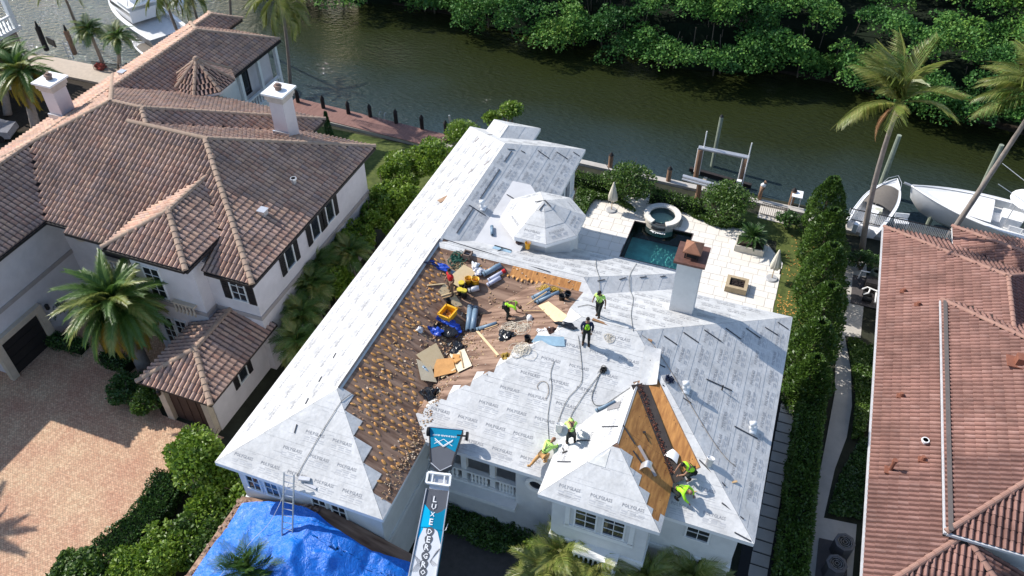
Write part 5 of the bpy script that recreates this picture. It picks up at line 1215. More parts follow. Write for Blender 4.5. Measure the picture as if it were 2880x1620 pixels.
# ================================================================ people
def skin_obj(pts, edges, rad, m, name, parent, sub=1):
    me = bpy.data.meshes.new(name); me.from_pydata([tuple(p) for p in pts], edges, []); me.update()
    o = bpy.data.objects.new(name, me); COL.objects.link(o)
    md = o.modifiers.new('s', 'SKIN'); md.use_smooth_shade = True
    for i, r in enumerate(rad): me.skin_vertices[0].data[i].radius = (r, r) if not isinstance(r, tuple) else r
    me.skin_vertices[0].data[0].use_root = True
    o.modifiers.new('u', 'SUBSURF').levels = sub
    dg = bpy.context.evaluated_depsgraph_get(); dg.update(); nm = bpy.data.meshes.new_from_object(o.evaluated_get(dg))
    bpy.data.objects.remove(o); nm.materials.clear(); nm.materials.append(m)
    for p in nm.polygons: p.use_smooth = True
    q = bpy.data.objects.new(name, nm); COL.objects.link(q); q.parent = parent; return q
POSE = {
 'stand': dict(pel=(0, 0, .95), wai=(0, .01, 1.1), che=(0, .02, 1.34), nek=(0, .03, 1.5), hed=(0, .06, 1.66), shL=(-.19, .02, 1.43), elL=(-.27, -.02, 1.16), haL=(-.22, .16, .98), shR=(.19, .02, 1.43), elR=(.27, -.02, 1.16), haR=(.22, .18, 1.0),
               hiL=(-.1, 0, .92), knL=(-.12, .05, .5), anL=(-.13, 0, .09), toL=(-.15, .17, .04), hiR=(.1, 0, .92), knR=(.12, .03, .5), anR=(.13, -.06, .09), toR=(.15, .12, .04)),
 'walk': dict(pel=(0, 0, .93), wai=(0, .02, 1.08), che=(0, .05, 1.32), nek=(0, .08, 1.48), hed=(0, .13, 1.63), shL=(-.19, .04, 1.41), elL=(-.29, .0, 1.14), haL=(-.33, .1, .9), shR=(.19, .05, 1.41), elR=(.3, .0, 1.15), haR=(.34, .03, .9),
               hiL=(-.1, 0, .9), knL=(-.1, .22, .55), anL=(-.1, .16, .14), toL=(-.1, .33, .12), hiR=(.1, 0, .9), knR=(.1, .02, .48), anR=(.1, -.1, .08), toR=(.1, .07, .03)),
 'bend': dict(pel=(0, -.2, .88), wai=(0, -.05, 1.0), che=(0, .2, 1.02), nek=(0, .38, .98), hed=(0, .5, .9), shL=(-.19, .3, 1.0), elL=(-.24, .42, .74), haL=(-.14, .62, .56), shR=(.19, .3, 1.0), elR=(.24, .42, .74), haR=(.12, .66, .58),
               hiL=(-.11, -.2, .86), knL=(-.15, -.02, .48), anL=(-.16, -.12, .09), toL=(-.18, .06, .04), hiR=(.11, -.2, .86), knR=(.16, -.0, .48), anR=(.17, -.1, .09), toR=(.2, .08, .04)),
 'kneel': dict(pel=(0, -.15, .42), wai=(0, -.06, .56), che=(0, .12, .76), nek=(0, .26, .88), hed=(0, .37, .98), shL=(-.19, .18, .84), elL=(-.27, .36, .66), haL=(-.16, .56, .48), shR=(.19, .18, .84), elR=(.27, .38, .64), haR=(.12, .6, .42),
               hiL=(-.11, -.15, .4), knL=(-.2, .22, .42), anL=(-.18, .0, .09), toL=(-.2, .18, .04), hiR=(.11, -.15, .4), knR=(.16, .2, .09), anR=(.14, -.24, .08), toR=(.14, -.4, .05)),
 'crouch': dict(pel=(0, -.2, .36), wai=(0, -.06, .5), che=(0, .14, .62), nek=(0, .3, .66), hed=(0, .42, .66), shL=(-.2, .2, .66), elL=(-.3, .4, .46), haL=(-.24, .55, .2), shR=(.2, .2, .66), elR=(.3, .38, .44), haR=(.2, .56, .18),
               hiL=(-.12, -.2, .36), knL=(-.24, .16, .46), anL=(-.2, -.04, .09), toL=(-.22, .14, .04), hiR=(.12, -.2, .36), knR=(.26, .14, .44), anR=(.22, -.06, .09), toR=(.24, .12, .04)),
 'lie': dict(pel=(0, -.3, .3), wai=(0, -.15, .38), che=(0, .1, .5), nek=(0, .26, .6), hed=(.02, .38, .66), shL=(-.19, .16, .56), elL=(-.26, .38, .4), haL=(-.15, .58, .22), shR=(.19, .16, .56), elR=(.26, .4, .4), haR=(.14, .6, .26),
               hiL=(-.1, -.3, .28), knL=(-.16, -.62, .12), anL=(-.14, -.98, .09), toL=(-.2, -1.08, .16), hiR=(.1, -.3, .28), knR=(.24, -.1, .4), anR=(.2, -.42, .1), toR=(.24, -.28, .04)),
}
def person(label, loc, rz, pose, shirt, trouser, head='hair', headm=None, vest=None, sleeves='short', boot=None, tiltm=None, harness=True):
    t = thing('person', label, 'person', loc, None, rz); J = {k: Vector(v) for k, v in POSE[pose].items()}
    ks = ['pel', 'wai', 'che', 'nek', 'hed', 'shL', 'elL', 'haL', 'shR', 'elR', 'haR', 'hiL', 'knL', 'anL', 'toL', 'hiR', 'knR', 'anR', 'toR']
    R = [.12, .11, .125, .052, .085, .062, .042, .034, .062, .042, .034, .088, .06, .042, .036, .088, .06, .042, .036]
    E = [('pel', 'wai'), ('wai', 'che'), ('che', 'nek'), ('nek', 'hed'), ('che', 'shL'), ('shL', 'elL'), ('elL', 'haL'), ('che', 'shR'), ('shR', 'elR'), ('elR', 'haR'), ('pel', 'hiL'), ('hiL', 'knL'), ('knL', 'anL'), ('anL', 'toL'), ('pel', 'hiR'), ('hiR', 'knR'), ('knR', 'anR'), ('anR', 'toR')]
    ix = {k: i for i, k in enumerate(ks)}
    body = skin_obj([J[k] for k in ks], [(ix[a], ix[b]) for a, b in E], R, M['skin'], 'body', t)
    # fingers, nose, ears: into the body mesh
    mb = MB()
    hd = (J['hed']-J['nek']).normalized(); fw = Vector((0, 1, 0)); fw = (fw-hd*fw.dot(hd)).normalized(); rt = fw.cross(hd); hc = J['hed']+hd*.03
    mb.blob(hc, (.085, .098, .112), 1, 12, .02); mb.blob(hc+fw*.1-hd*.01, (.016, .02, .022), 2, 6, 0)
    for s in (-1, 1): mb.blob(hc+rt*s*.088, (.012, .02, .03), 3, 6, 0)
    for S in 'LR':
        a = J['el'+S]; h = J['ha'+S]; d = (h-a).normalized(); sd2 = d.cross(Vector((0, 0, 1))); sd2 = sd2.normalized() if sd2.length > .1 else Vector((1, 0, 0)); up = sd2.cross(d)
        mb.blob(h+d*.04, (.032, .045, .03), 4, 8, 0)
        for q in range(4):
            p = h+d*.07+sd2*(q-1.5)*.019; l_ = (.06, .075, .07, .055)[q]; mb.tube([p, p+d*l_*.5-up*.008, p+d*l_*.8-up*.03], [.010, .009, .007], 5)
        p = h+sd2*.04+d*.03; mb.tube([p, p+sd2*.03+d*.03, p+sd2*.03+d*.055-up*.01], [.011, .010, .008], 5)
    ex = mb.build('x', M['skin'], None, True)
    import bmesh
    bm_ = bmesh.new(); bm_.from_mesh(body.data); bm_.from_mesh(ex.data); bm_.to_mesh(body.data); bm_.free(); bpy.data.objects.remove(ex)
    for p in body.data.polygons: p.use_smooth = True
    mb = MB(); [mb.blob(hc+fw*.082+rt*s*.032+hd*.015, .011, 5, 6, 0) for s in (-1, 1)]; o = mb.build('eyes', M['black'], None, True); o.parent = t
    # shirt
    nl = ['pel', 'wai', 'che', 'nkb', 'shL', 'arL', 'shR', 'arR']; J['nkb'] = J['che'].lerp(J['nek'], .7); f = .55 if sleeves == 'short' else 1
    J['arL'] = J['shL'].lerp(J['elL'], f); J['arR'] = J['shR'].lerp(J['elR'], f); rr_ = [.142, .135, .152, .07, .083, .064, .083, .064]
    Es = [('pel', 'wai'), ('wai', 'che'), ('che', 'nkb'), ('che', 'shL'), ('shL', 'arL'), ('che', 'shR'), ('shR', 'arR')]
    if sleeves == 'long':
        nl += ['frL', 'frR']; J['frL'] = J['elL'].lerp(J['haL'], .85); J['frR'] = J['elR'].lerp(J['haR'], .85); rr_ += [.048, .048]; Es += [('arL', 'frL'), ('arR', 'frR')]
    J['arL'] = J['shL'].lerp(J['elL'], f); i2 = {k: i for i, k in enumerate(nl)}
    skin_obj([J[k] for k in nl], [(i2[a], i2[b]) for a, b in Es], rr_, M[shirt], 'shirt', t)
    if vest:
        nl = ['pel', 'wai', 'che', 'nkb']; skin_obj([J['pel'].lerp(J['wai'], .5), J['wai'], J['che'], J['nkb']], [(0, 1), (1, 2), (2, 3)], [.155, .152, .172, .085], M[vest], 'vest', t)
    nl = ['pel', 'hiL', 'knL', 'shnL', 'hiR', 'knR', 'shnR']; J['shnL'] = J['knL'].lerp(J['anL'], .88); J['shnR'] = J['knR'].lerp(J['anR'], .88); i2 = {k: i for i, k in enumerate(nl)}
    skin_obj([J[k] for k in nl], [(i2[a], i2[b]) for a, b in (('pel', 'hiL'), ('hiL', 'knL'), ('knL', 'shnL'), ('pel', 'hiR'), ('hiR', 'knR'), ('knR', 'shnR'))], [.138, .104, .078, .062, .104, .078, .062], M[trouser], 'trousers', t)
    for S in 'LR':
        mb = MB(); a = J['an'+S]; b_ = J['to'+S]; mb.tube([a+Vector((0, 0, .06)), a, a.lerp(b_, .5)-Vector((0, 0, .02)), b_], [.055, .058, .055, .045], 8); o = mb.build('boot', M[boot or 'boot'], None, True); o.parent = t
    hm = M[headm or 'hair']; mb = MB()
    if head == 'hair': mb.blob(hc+hd*.03-fw*.012, (.093, .1, .1), 6, 12, .03)
    elif head == 'cap': mb.blob(hc+hd*.045, (.096, .104, .075), 6, 12, 0); mb.box(hc+hd*.05+fw*.12, (.13, .1, .012), rot=Matrix((rt, fw, hd)).transposed())
    elif head == 'hood': mb.blob(hc+hd*.01-fw*.025, (.12, .12, .135), 6, 12, .05); mb.tube([hc-hd*.03-fw*.03, J['nek']-fw*.02, J['che'].lerp(J['nek'], .4)], [.1, .1, .12], 8)
    elif head == 'hat': mb.lathe(hc+hd*.05, [(.001, .075), (.09, .06), (.1, .0), (.19, -.02)], 14, ax=Matrix((rt, fw, hd)).transposed())
    o = mb.build({'hair': 'hair', 'cap': 'cap', 'hood': 'hood', 'hat': 'hat'}[head], hm, None, True); o.parent = t
    if harness:
        mb = MB(); c = J['che']; w_ = J['wai']; ax = (c-w_).normalized(); f2 = Vector((1, 0, 0)).cross(ax).normalized()
        for s in (-1, 1):
            for q in (-1, 1): mb.bar(c+Vector((s*.1, 0, 0))+f2*q*.155+ax*.08, w_+Vector((s*.09*-.5, 0, 0))+f2*q*.15-ax*.02, .03, .012)
        mb.tube([w_-ax*.06+Vector((.155*math.cos(a), 0, 0))+f2*.155*math.sin(a) for a in [i*PI/6 for i in range(13)]], .016, 5, cap=False); o = mb.build('harness', M['black'], None); o.parent = t
    return t
pl_ = [
 person('roofer in a red shirt standing among the yellow buckets', on(-13.75, 28.1), 2.6, 'stand', 'red', 'khaki', 'hair', harness=False),
 person('bent over roofer in a bright lime shirt on the brown underlayment', on(-10.2, 27.15), -1.35, 'bend', 'lime', 'darkcloth', 'hair'),
 person('roofer in a lime shirt and dark cap walking towards the camera near the ridge', on(-5.75, 27.35), 2.95, 'walk', 'limepale', 'darkcloth', 'cap', 'hair'),
 person('roofer in navy sleeves and a lime safety vest stepping over the ridge board', on(-5.85, 25.65), -2.9, 'stand', 'navy', 'darkcloth', 'hair', 'hair', vest='lime', sleeves='long'),
 person('hooded roofer in pale lime with a harness beside the bucket', on(-5.15, 21.3), .35, 'bend', 'limepale', 'darkcloth', 'hood', 'limepale', sleeves='long'),
 person('roofer in pale lime and tan trousers crouched by the white eave', on(-6.05, 20.75), -.35, 'lie', 'limepale', 'tan', 'cap', 'skin', sleeves='long', boot='tan'),
 person('roofer in lime kneeling at the foot of the open valley', on(.05, 21.5), 2.1, 'kneel', 'lime', 'darkcloth', 'hair', sleeves='short'),
 person('roofer in a bright lime hoodie crouched over the bare plywood', on(-.15, 20.7), 2.35-4.2, 'crouch', 'lime', 'darkcloth', 'hat', 'hair', sleeves='long'),
]
# ================================================================ clutter on the roof
def rope(label, pts, r=.011, m=None, cat='rope', name='rope', free=False):
    P = [Vector(p) if len(p) == 3 else on(p[0], p[1], .05) for p in pts]; Q = []
    for i in range(len(P)-1):
        p0 = P[max(i-1, 0)]; p1 = P[i]; p2 = P[i+1]; p3 = P[min(i+2, len(P)-1)]; n_ = max(2, int((p2-p1).length/.15))
        for k in range(n_):
            s = k/n_; q = .5*((2*p1)+(p2-p0)*s+(2*p0-5*p1+4*p2-p3)*s*s+(3*p1-p0-3*p2+p3)*s**3)
            if not free: q.z = max(H(q.x, q.y)+.05, q.z if len(pts[0]) == 3 else 0)
            Q.append(q)
    Q.append(P[-1]); mb = MB(); mb.tube(Q, r, 5); return tag(mb.build(name, m or mat('rope_grey', (.10, .10, .09), .9, .2), origin=Q[0][:]), label, cat)
rope('lifeline from the back eave down to the walking roofer', [(-7.6, 34.0), (-7.24, 32.64), (-6.41, 30.36), (-5.9, 28.6)])
rope('long lifeline from the back eave over the ridge board', [(-5.5, 35.0), (-5.43, 33.04), (-5.24, 32.06), (-4.76, 30.75), (-4.42, 28.61), (-3.93, 26.71)])
rope('frayed lifeline running down to the roofer at the white eave', [(-7.01, 24.54), (-6.99, 24.01), (-6.75, 23.46), (-6.67, 23.1), (-6.5, 22.21), (-6.16, 21.35)])
rope('lifeline curving down to the bucket on the front slope', [(-6.3, 25.9), (-5.92, 25.12), (-5.53, 24.13), (-5.63, 23.67), (-5.92, 23.04), (-6.01, 21.84)])
rope('straight lifeline from the dark knot to the hooded roofer', [(-4.8, 24.62), (-5.29, 23.34), (-5.52, 22.39), (-5.3, 21.6)])
rope('black cable looping from the dark knot to the valley head', [(-4.82, 24.57), (-4.89, 23.65), (-4.79, 23.34), (-4.57, 23.21), (-4.21, 23.35), (-3.85, 23.76), (-3.34, 24.3)], .014)
rope('long tan rope crossing the shaded right slope', [(-3.51, 26.7), (-2.9, 26.55), (-1.79, 25.66), (-.68, 24.62), (.59, 23.48), (1.39, 22.95), (1.87, 22.84)], m=mat('rope_tan', (.25, .19, .13), .9, .2))
rope('tight rope from the roof down to the ladder head', [(-14.9, 20.4), (-15.26, 19.13), (-15.6, 17.61), (-15.87, 16.03)])
rope('knotted rope loop on the front slope', [(-7.3, 23.2), (-7.41, 23.34), (-7.3, 23.55), (-7.12, 23.59), (-6.95, 23.5), (-6.81, 23.2), (-6.85, 22.9)], m=mat('rope_tan', (.25, .19, .13), .9, .2))
rope('rope rising from the tarp to the ladder head', [(-16.0, 15.7, 6.9), (-16.6, 14.6, 5.2), (-17.1, 13.9, 4.6)], .014, mat('rope_pale', (.6, .6, .62), .8, .1), free=True)
rope('pale rope lying diagonally on the blue tarp', [(-17.1, 13.9, 4.6), (-17.6, 11.5, 4.5), (-18.6, 8.0, 4.2)], .014, mat('rope_pale', (.6, .6, .62), .8, .1), free=True)
rope('thin rope from the ridge board to the walking roofer', [(-6.9, 27.8), (-6.5, 28.4), (-5.9, 28.2)], .014)
def tangle(label, c, r, n, m, thick=.014, name='rope_coil', cat='rope', flat=.35, seed=0):
    rr = random.Random(seed); c = Vector(c); mb = MB()
    for k in range(n):
        o_ = Vector((rr.gauss(0, r*.35), rr.gauss(0, r*.35), 0)); q = r*rr.uniform(.35, .8); ph = rr.uniform(0, 6); el = rr.uniform(.5, 1.1)
        pts = []
        for i in range(13):
            a = ph+i*2*PI/12*rr.uniform(.97, 1.03); x = c.x+o_.x+q*math.cos(a); y = c.y+o_.y+q*el*math.sin(a); pts.append((x, y, max(H(x, y), 0)+.03+flat*r*.5*rr.random()))
        mb.tube(pts, thick, 4)
    return tag(mb.build(name, m, origin=c[:]), label, cat)
tangle('tangled green hose in the top corner of the open roof', on(-14.35, 30.05), .42, 16, mat('green_hose', (.02, .10, .07), .5, .2), .018, 'hose', 'hose', .8, 1)
tangle('heap of tan cord below the green hose', on(-13.95, 29.65), .35, 14, mat('cord_tan', (.42, .30, .17), .9, .2), .014, seed=2)
tangle('yellow rope coil left of the blue rolls', on(-9.1, 29.25), .28, 12, mat('rope_yellow', (.50, .33, .05), .8, .2), .018, seed=3, flat=1)
tangle('yellow rope coil above the blue rolls', on(-8.5, 29.25), .26, 12, mat('rope_yellow', (.50, .33, .05), .8, .2), .018, seed=4, flat=1)
tangle('white cord tangle at the bending roofer\'s feet', on(-9.9, 26.5), .45, 14, mat('cord_white', (.62, .56, .46), .9, .15), .010, seed=5)
tangle('white cord tangle right of the bending roofer', on(-9.2, 26.2), .45, 14, mat('cord_white', (.62, .56, .46), .9, .15), .010, seed=6)
tangle('pile of pale cord before the folded blue sheet', on(-8.75, 24.75), .5, 20, mat('cord_white', (.62, .56, .46), .9, .15), .010, seed=7)
tangle('small cable tangle beside the lone yellow bucket', on(-11.7, 33.1), .22, 10, mat('cable_brown', (.10, .05, .04), .8), .014, seed=8)
tangle('dark knot of rope on the front slope', on(-4.7, 24.7), .15, 12, M['black'], .016, seed=9, flat=2)
tangle('dark blue rope knot on the right slope below the overlapped sheet', on(-1.75, 25.15), .2, 12, M['navy'], .02, seed=10, flat=2)
tangle('frayed white rope end near the ridge board', on(-4.9, 26.15), .2, 10, mat('cord_white', (.62, .56, .46), .9, .15), .008, seed=11)
def bucket(label, p, m, r=.15, h=.36, lid=None, tilt=None, contents=None):
    p = Vector(p); ax = Matrix.Identity(3) if tilt is None else mathutils.Euler(tilt).to_matrix(); t = thing('bucket', label, 'bucket', p)
    mb = MB(); mb.lathe(p, [(.001, .0), (r*.86, 0), (r, h), (r*1.06, h), (r*1.06, h-.03), (r*.94, h-.03), (r*.82, .05), (.001, .05)] if not lid else [(.001, 0), (r*.86, 0), (r, h), (.001, h)], 16, ax=ax); mb.build('pail', m, t, True)
    mb = MB()
    if lid: mb.lathe(p, [(r*1.08, h-.05), (r*1.08, h+.01), (r*.95, h+.015), (.001, h+.012)], 16, ax=ax); mb.build('lid', lid, t)
    else:
        mb.lathe(p, [(r*.9, h*.45), (.001, h*.45)], 12, ax=ax); mb.build('contents', contents or M['black'], t)
    mb = MB(); mb.tube([p+ax@Vector((r*1.05*math.cos(a), .02, h-.06-.14*math.sin(a))) for a in [i*PI/8 for i in range(9)]], .006, 4); mb.build('handle', M['alu'], t)
    return t
Yc = mat('yellow_inside', (.55, .28, .02), .6)
bucket('left of the two big yellow pails behind the red shirted roofer', on(-13.15, 29.0), M['yellow'], .2, .42, contents=Yc)
bucket('right of the two big yellow pails behind the red shirted roofer, rope inside', on(-12.78, 29.05), M['yellow'], .2, .42, contents=Yc)
bucket('black bucket with yellow lid at the red shirted roofer\'s right boot', on(-13.4, 28.4), M['black'], .15, .36, M['yellow2'])
bucket('stacked black bucket with yellow lid nearest the camera by the red shirted roofer', on(-13.12, 28.3), M['black'], .15, .5, M['yellow2'])
bucket('black bucket with yellow lid against the lower plywood edge', on(-13.45, 28.75), M['black'], .15, .36, M['yellow2'])
bucket('open black bucket behind the yellow lids', on(-13.1, 28.75), M['black'], .15, .38)
bucket('open black bucket standing alone at the tip of the plywood', on(-13.62, 27.45), M['black'], .14, .34)
bucket('lone yellow bucket at the foot of the octagonal turret roof', on(-11.2, 32.75), M['yellow'], .15, .38, contents=Yc)
bucket('black bucket near the pale cord pile', on(-8.6, 25.35), M['black'], .15, .3)
bucket('tipped black bucket beside the blue rolls', on(-7.75, 28.8, .1), M['black'], .17, .4, tilt=(.5, .3, 0))
bucket('black bucket under the tipped one', on(-7.85, 28.3, 0), M['black'], .16, .3)
bucket('white bucket with dark inside between the two front roofers', on(-5.85, 21.75, .05), M['white'], .16, .38, tilt=(-.45, 0, 0))
bucket('white bucket with dark inside on the shaded right slope', on(.72, 22.15, .03), M['white'], .16, .38, tilt=(-.4, .1, 0))
# yellow tub
p = on(-13.35, 26.7); t = thing('tub', 'large rectangular yellow tub on the open roof', 'tub', p); R = Matrix.Rotation(-.15, 3, 'Z')
mb = MB(); 
for c_, s_ in (((0, 0, .03), (.62, .75, .04)), ((-.3, 0, .2), (.04, .75, .36)), ((.3, 0, .2), (.04, .75, .36)), ((0, -.36, .2), (.62, .04, .36)), ((0, .36, .2), (.62, .04, .36))): mb.box(p+R@Vector(c_), s_, rot=R)
mb.build('tray', M['yellow'], t); mb = MB()
for c_, s_ in (((-.33, 0, .39), (.08, .84, .03)), ((.33, 0, .39), (.08, .84, .03)), ((0, -.4, .39), (.7, .08, .03)), ((0, .4, .39), (.7, .08, .03))): mb.box(p+R@Vector(c_), s_, rot=R)
mb.build('rim', M['yellow'], t); mb = MB(); [mb.box(p+Vector((random.uniform(-.2, .2), random.uniform(-.2, .2), .1)), (.14, .1, .06), rz=random.uniform(0, 3)) for _ in range(7)]; mb.build('scraps', M['foam'], t)
def roll(label, a, b, r, m, hollow=True, name='membrane_roll'):
    a = on(a[0], a[1], r); b = on(b[0], b[1], r); mb = MB(); mb.cyl(a, b, r, r, 14); d = (b-a).normalized()
    mb.cyl(a-d*.005, a+d*.02, r*.45, r*.45, 10, 1); mb.cyl(b-d*.02, b+d*.005, r*.45, r*.45, 10, 1); mb.cyl(a+d*.1, a+d*.13, r*1.03, r*1.03, 14, 1)
    return tag(mb.build(name, [m, M['black']], None, True, origin=a[:]), label, 'roll')
roll('short blue-grey membrane roll leaning behind the yellow pails', (-12.55, 29.55), (-11.8, 30.25), .14, M['rollblue']); roll('second blue-grey roll beside the red tipped rolls', (-12.35, 29.75), (-11.95, 30.2), .12, M['rollblue'])
roll('lilac roll with red end beside the yellow pails', (-12.2, 29.35), (-11.55, 30.0), .10, M['lilac']); roll('pale lilac roll lowest of the stack by the yellow pails', (-12.15, 29.1), (-11.6, 29.65), .11, M['lilac'])
mb = MB(); mb.cyl(on(-11.62, 29.93, .11), on(-11.5, 30.05, .11), .108, .108, 12); tag(mb.build('roll_end', M['red']), 'red end wrap on the lilac roll', 'wrap')
roll('shiny silver roll in front of the yellow pails', (-13.0, 28.6), (-12.5, 28.85), .15, M['rollwhite'])
roll('upright-lying blue-grey roll left of the pair beside the blue tarp heap', (-12.6, 27.85), (-12.1, 26.35), .15, M['rollblue']); roll('upright-lying blue-grey roll right of the pair beside the blue tarp heap', (-12.3, 27.85), (-11.85, 26.35), .15, M['rollblue'])
roll('slim blue-grey roll lying towards the bending roofer', (-11.65, 26.4), (-10.7, 26.75), .10, M['rollblue'])
roll('long blue-grey roll topmost of three by the yellow coil', (-9.45, 28.45), (-8.7, 29.1), .12, M['rollblue']); roll('blue-grey roll in the middle of three by the yellow coil', (-9.3, 28.25), (-8.6, 28.8), .10, M['rollblue']); roll('blue-grey roll lowest of three by the yellow coil', (-9.1, 28.1), (-8.2, 28.95), .11, M['rollblue'])
roll('blue half pipe on the flat roof by the turret', (-13.7, 33.75), (-13.4, 33.05), .10, M['rollblue'], name='pipe'); roll('grey roll under the plywood pile', (-13.15, 23.2), (-12.5, 22.95), .08, M['rollblue'])
roll('thin grey roll on the front slope near the valley head', (-4.54, 22.99), (-3.79, 23.5), .07, M['rollblue'])
def board(label, poly, m, lift=.03, th=.018, name='plywood_sheet', cat='plywood', flat=True):
    P = [Vector((x, y, H(x, y)+lift)) for x, y in poly]
    if area([(q.x, q.y) for q in P]) < 0: P = P[::-1]
    # keep it planar: least tilt plane through the corners
    c = sum(P, Vector())/len(P); n_ = Vector()
    for i in range(len(P)): n_ += (P[i]-c).cross(P[(i+1) % len(P)]-c)
    n_.normalize(); P = [q-n_*(q-c).dot(n_) for q in P]; up = max((H(q.x, q.y)+lift-q.z) for q in P); P = [q+Vector((0, 0, max(0, up))) for q in P]
    mb = MB(); mb.prism(P, th); return tag(mb.build(name, m, origin=c[:]), label, cat)
board('plywood sheet under the yellow pails', [(-13.76, 29.83), (-13.0, 29.68), (-13.3, 28.6), (-14.3, 28.7)], M['ply']); board('plywood sheet under the red shirted roofer\'s boots', [(-14.3, 28.5), (-13.7, 28.3), (-13.05, 27.85), (-13.3, 27.5), (-14.35, 27.75)], M['ply'], .02)
board('big square plywood sheet on top of the pile', [(-13.15, 24.78), (-12.34, 24.11), (-12.75, 23.2), (-13.63, 23.55)], M['ply'], .12); board('pale weathered sheet under the big square plywood', [(-13.55, 23.4), (-12.9, 23.5), (-12.2, 22.75), (-12.9, 22.45)], mat('pale_ply', (.50, .43, .31), .85, .1), .05)
board('cream plywood sheet at the right of the pile', [(-12.41, 24.67), (-11.74, 25.0), (-10.8, 23.75), (-11.35, 23.35)], mat('cream_ply', (.62, .54, .40), .85, .1), .10); board('orange brown old sheet in the middle of the pile', [(-12.9, 23.9), (-12.0, 24.2), (-11.5, 23.4), (-12.4, 22.9)], mat('orange_ply', (.48, .25, .09), .85, .15), .06)
board('long plywood sheet leading to the roofer in the vest', [(-8.51, 28.2), (-7.15, 26.95), (-7.4, 26.3), (-8.96, 27.93)], M['ply'], .03)
for (x, y, a, m_, l_) in ((-11.9, 24.35, .3, 'foam', 'orange foam block on the plywood pile'), (-11.75, 24.1, 1, 'foam', 'small orange foam block on the cream sheet'), (-12.1, 23.95, .5, 'grey_fab', 'grey pad on the plywood pile'), (-12.25, 23.75, -.3, 'white', 'white pad on the plywood pile')):
    mb = MB(); mb.box(on(x, y, .2), (.34, .24, .1), rz=a); tag(mb.build('block', M[m_], origin=on(x, y, .2)[:]), l_, 'block')
def plank(label, a, b, w_=.14, th=.04, m='ply', lift=.04, name='plank'):
    a = on(a[0], a[1], lift); b = on(b[0], b[1], lift); mb = MB(); mb.bar(a, b, w_, th); return tag(mb.build(name, M[m], origin=a[:]), label, 'board')
plank('long narrow plank crossing the brown underlayment', (-11.6, 26.32), (-9.73, 24.42), .12); plank('wooden strip beside the cream sheet', (-11.9, 24.8), (-11.2, 23.6), .05, .03, 'wood', .16); plank('thin batten on the plywood near the red shirted roofer', (-14.1, 27.6), (-13.55, 28.5), .06, .03, 'ply', .05); plank('second batten on the plywood near the red shirted roofer', (-14.0, 27.5), (-13.4, 28.4), .05, .03, 'wood', .05)
plank('short stick left of the red shirted roofer', (-14.9, 27.7), (-14.3, 28.4), .07, .04, 'ply'); plank('long thin timber on the lower right slope', (.1, 20.81), (2.03, 22.12), .09, .035, 'wood', .1); plank('stick lying across the slim roll', (-11.2, 26.35), (-10.6, 26.6), .05, .03, 'wood', .12)
plank('wooden handle leaning on the three blue rolls', (-9.5, 27.8), (-8.75, 28.7), .045, .04, 'wood', .28); plank('timber offcut below the plywood pile', (-12.1, 23.0), (-11.6, 23.6), .09, .04, 'ply', .12); plank('handle of a tool by the bending roofer', (-9.55, 27.5), (-8.5, 27.4), .04, .035, 'wood', .12)
plank('brown metal strip on the bare plywood', (-2.25, 21.6), (-1.25, 20.75), .13, .015, 'band', .05, 'flashing_strip')
mb = MB(); mb.box(on(-2.2, 22.4, .04), (.14, .1, .03), rz=.5); mb.bar(on(-2.15, 22.35, .04), on(-1.9, 22.1, .04), .03, .02); tag(mb.build('trowel', M['dark']), 'small dark trowel on the bare plywood', 'tool')
mb = MB(); mb.bar(on(-5.4, 20.95, .05), on(-5.25, 20.7, .05), .03, .03); mb.bar(on(-5.33, 20.66, .06), on(-5.15, 20.76, .06), .05, .05); tag(mb.build('hammer', M['black']), 'hammer on the white membrane between the two front roofers', 'tool')
mb = MB(); mb.grid(lambda u, v: (-1.95+u*.45, 20.55+v*.35+.1*u, H(-1.75, 20.7)+.12+.28*math.sin(u*2.6)), 8, 2); tag(mb.build('bent_sheet', M['alu'], None, True), 'bent piece of sheet metal standing on the bare plywood', 'sheet metal'); 
mb = MB(); mb.grid(lambda u, v: (-1.15+u*.6, 21.95+v*.5-.25*u, H(-.85, 22.1)+.1+.12*math.sin(u*3)), 8, 3); tag(mb.build('white_sheet', M['white'], None, True), 'curled white offcut lying over the valley flashing', 'offcut')
mb = MB(); mb.grid(lambda u, v: (-4.05+u*.5, 23.0+v*.4+.1*u, H(-4.05+u*.5, 23.0+v*.4+.1*u)+.05), 3, 3); tag(mb.build('grey_offcut', mat('grey_sheet', (.25, .24, .24), .7)), 'square grey offcut beside the thin roll', 'offcut')
# blue sheets, bags, tarps
def crumple(label, c, r, m, name, cat, seed=0, rough=.35, n=26):
    c = Vector(c); mb = MB(); mb.blob(c+Vector((0, 0, r[2]*.25)), r, seed, n, rough); o = mb.build(name, m, None, False, origin=c[:]); 
    rr = np.random.default_rng(seed)
    for v in o.data.vertices: 
        q = v.co*6; v.co += Vector((NZ.noise(q), NZ.noise(q+Vector((5, 0, 0))), NZ.noise(q+Vector((0, 7, 0)))))*min(r)*rough*1.3
        hz = max(H(v.co.x+c.x, v.co.y+c.y), 0)+.01-c.z
        if v.co.z < hz: v.co.z = hz
    return tag(o, label, cat)
tb = mat('tarp_small', (.01, .06, .42), .35, .3, 3, .8, 8, spec=.6)
crumple('crumpled royal blue tarp above the black bin', on(-13.2, 26.35), (.55, .22, .15), tb, 'tarp', 'tarp', 1); crumple('crumpled royal blue tarp right of the black bin', on(-12.75, 26.15), (.32, .38, .22), tb, 'tarp', 'tarp', 2); crumple('blue tarp lump in front of the black bin', on(-13.45, 25.45), (.35, .25, .14), tb, 'tarp', 'tarp', 3)
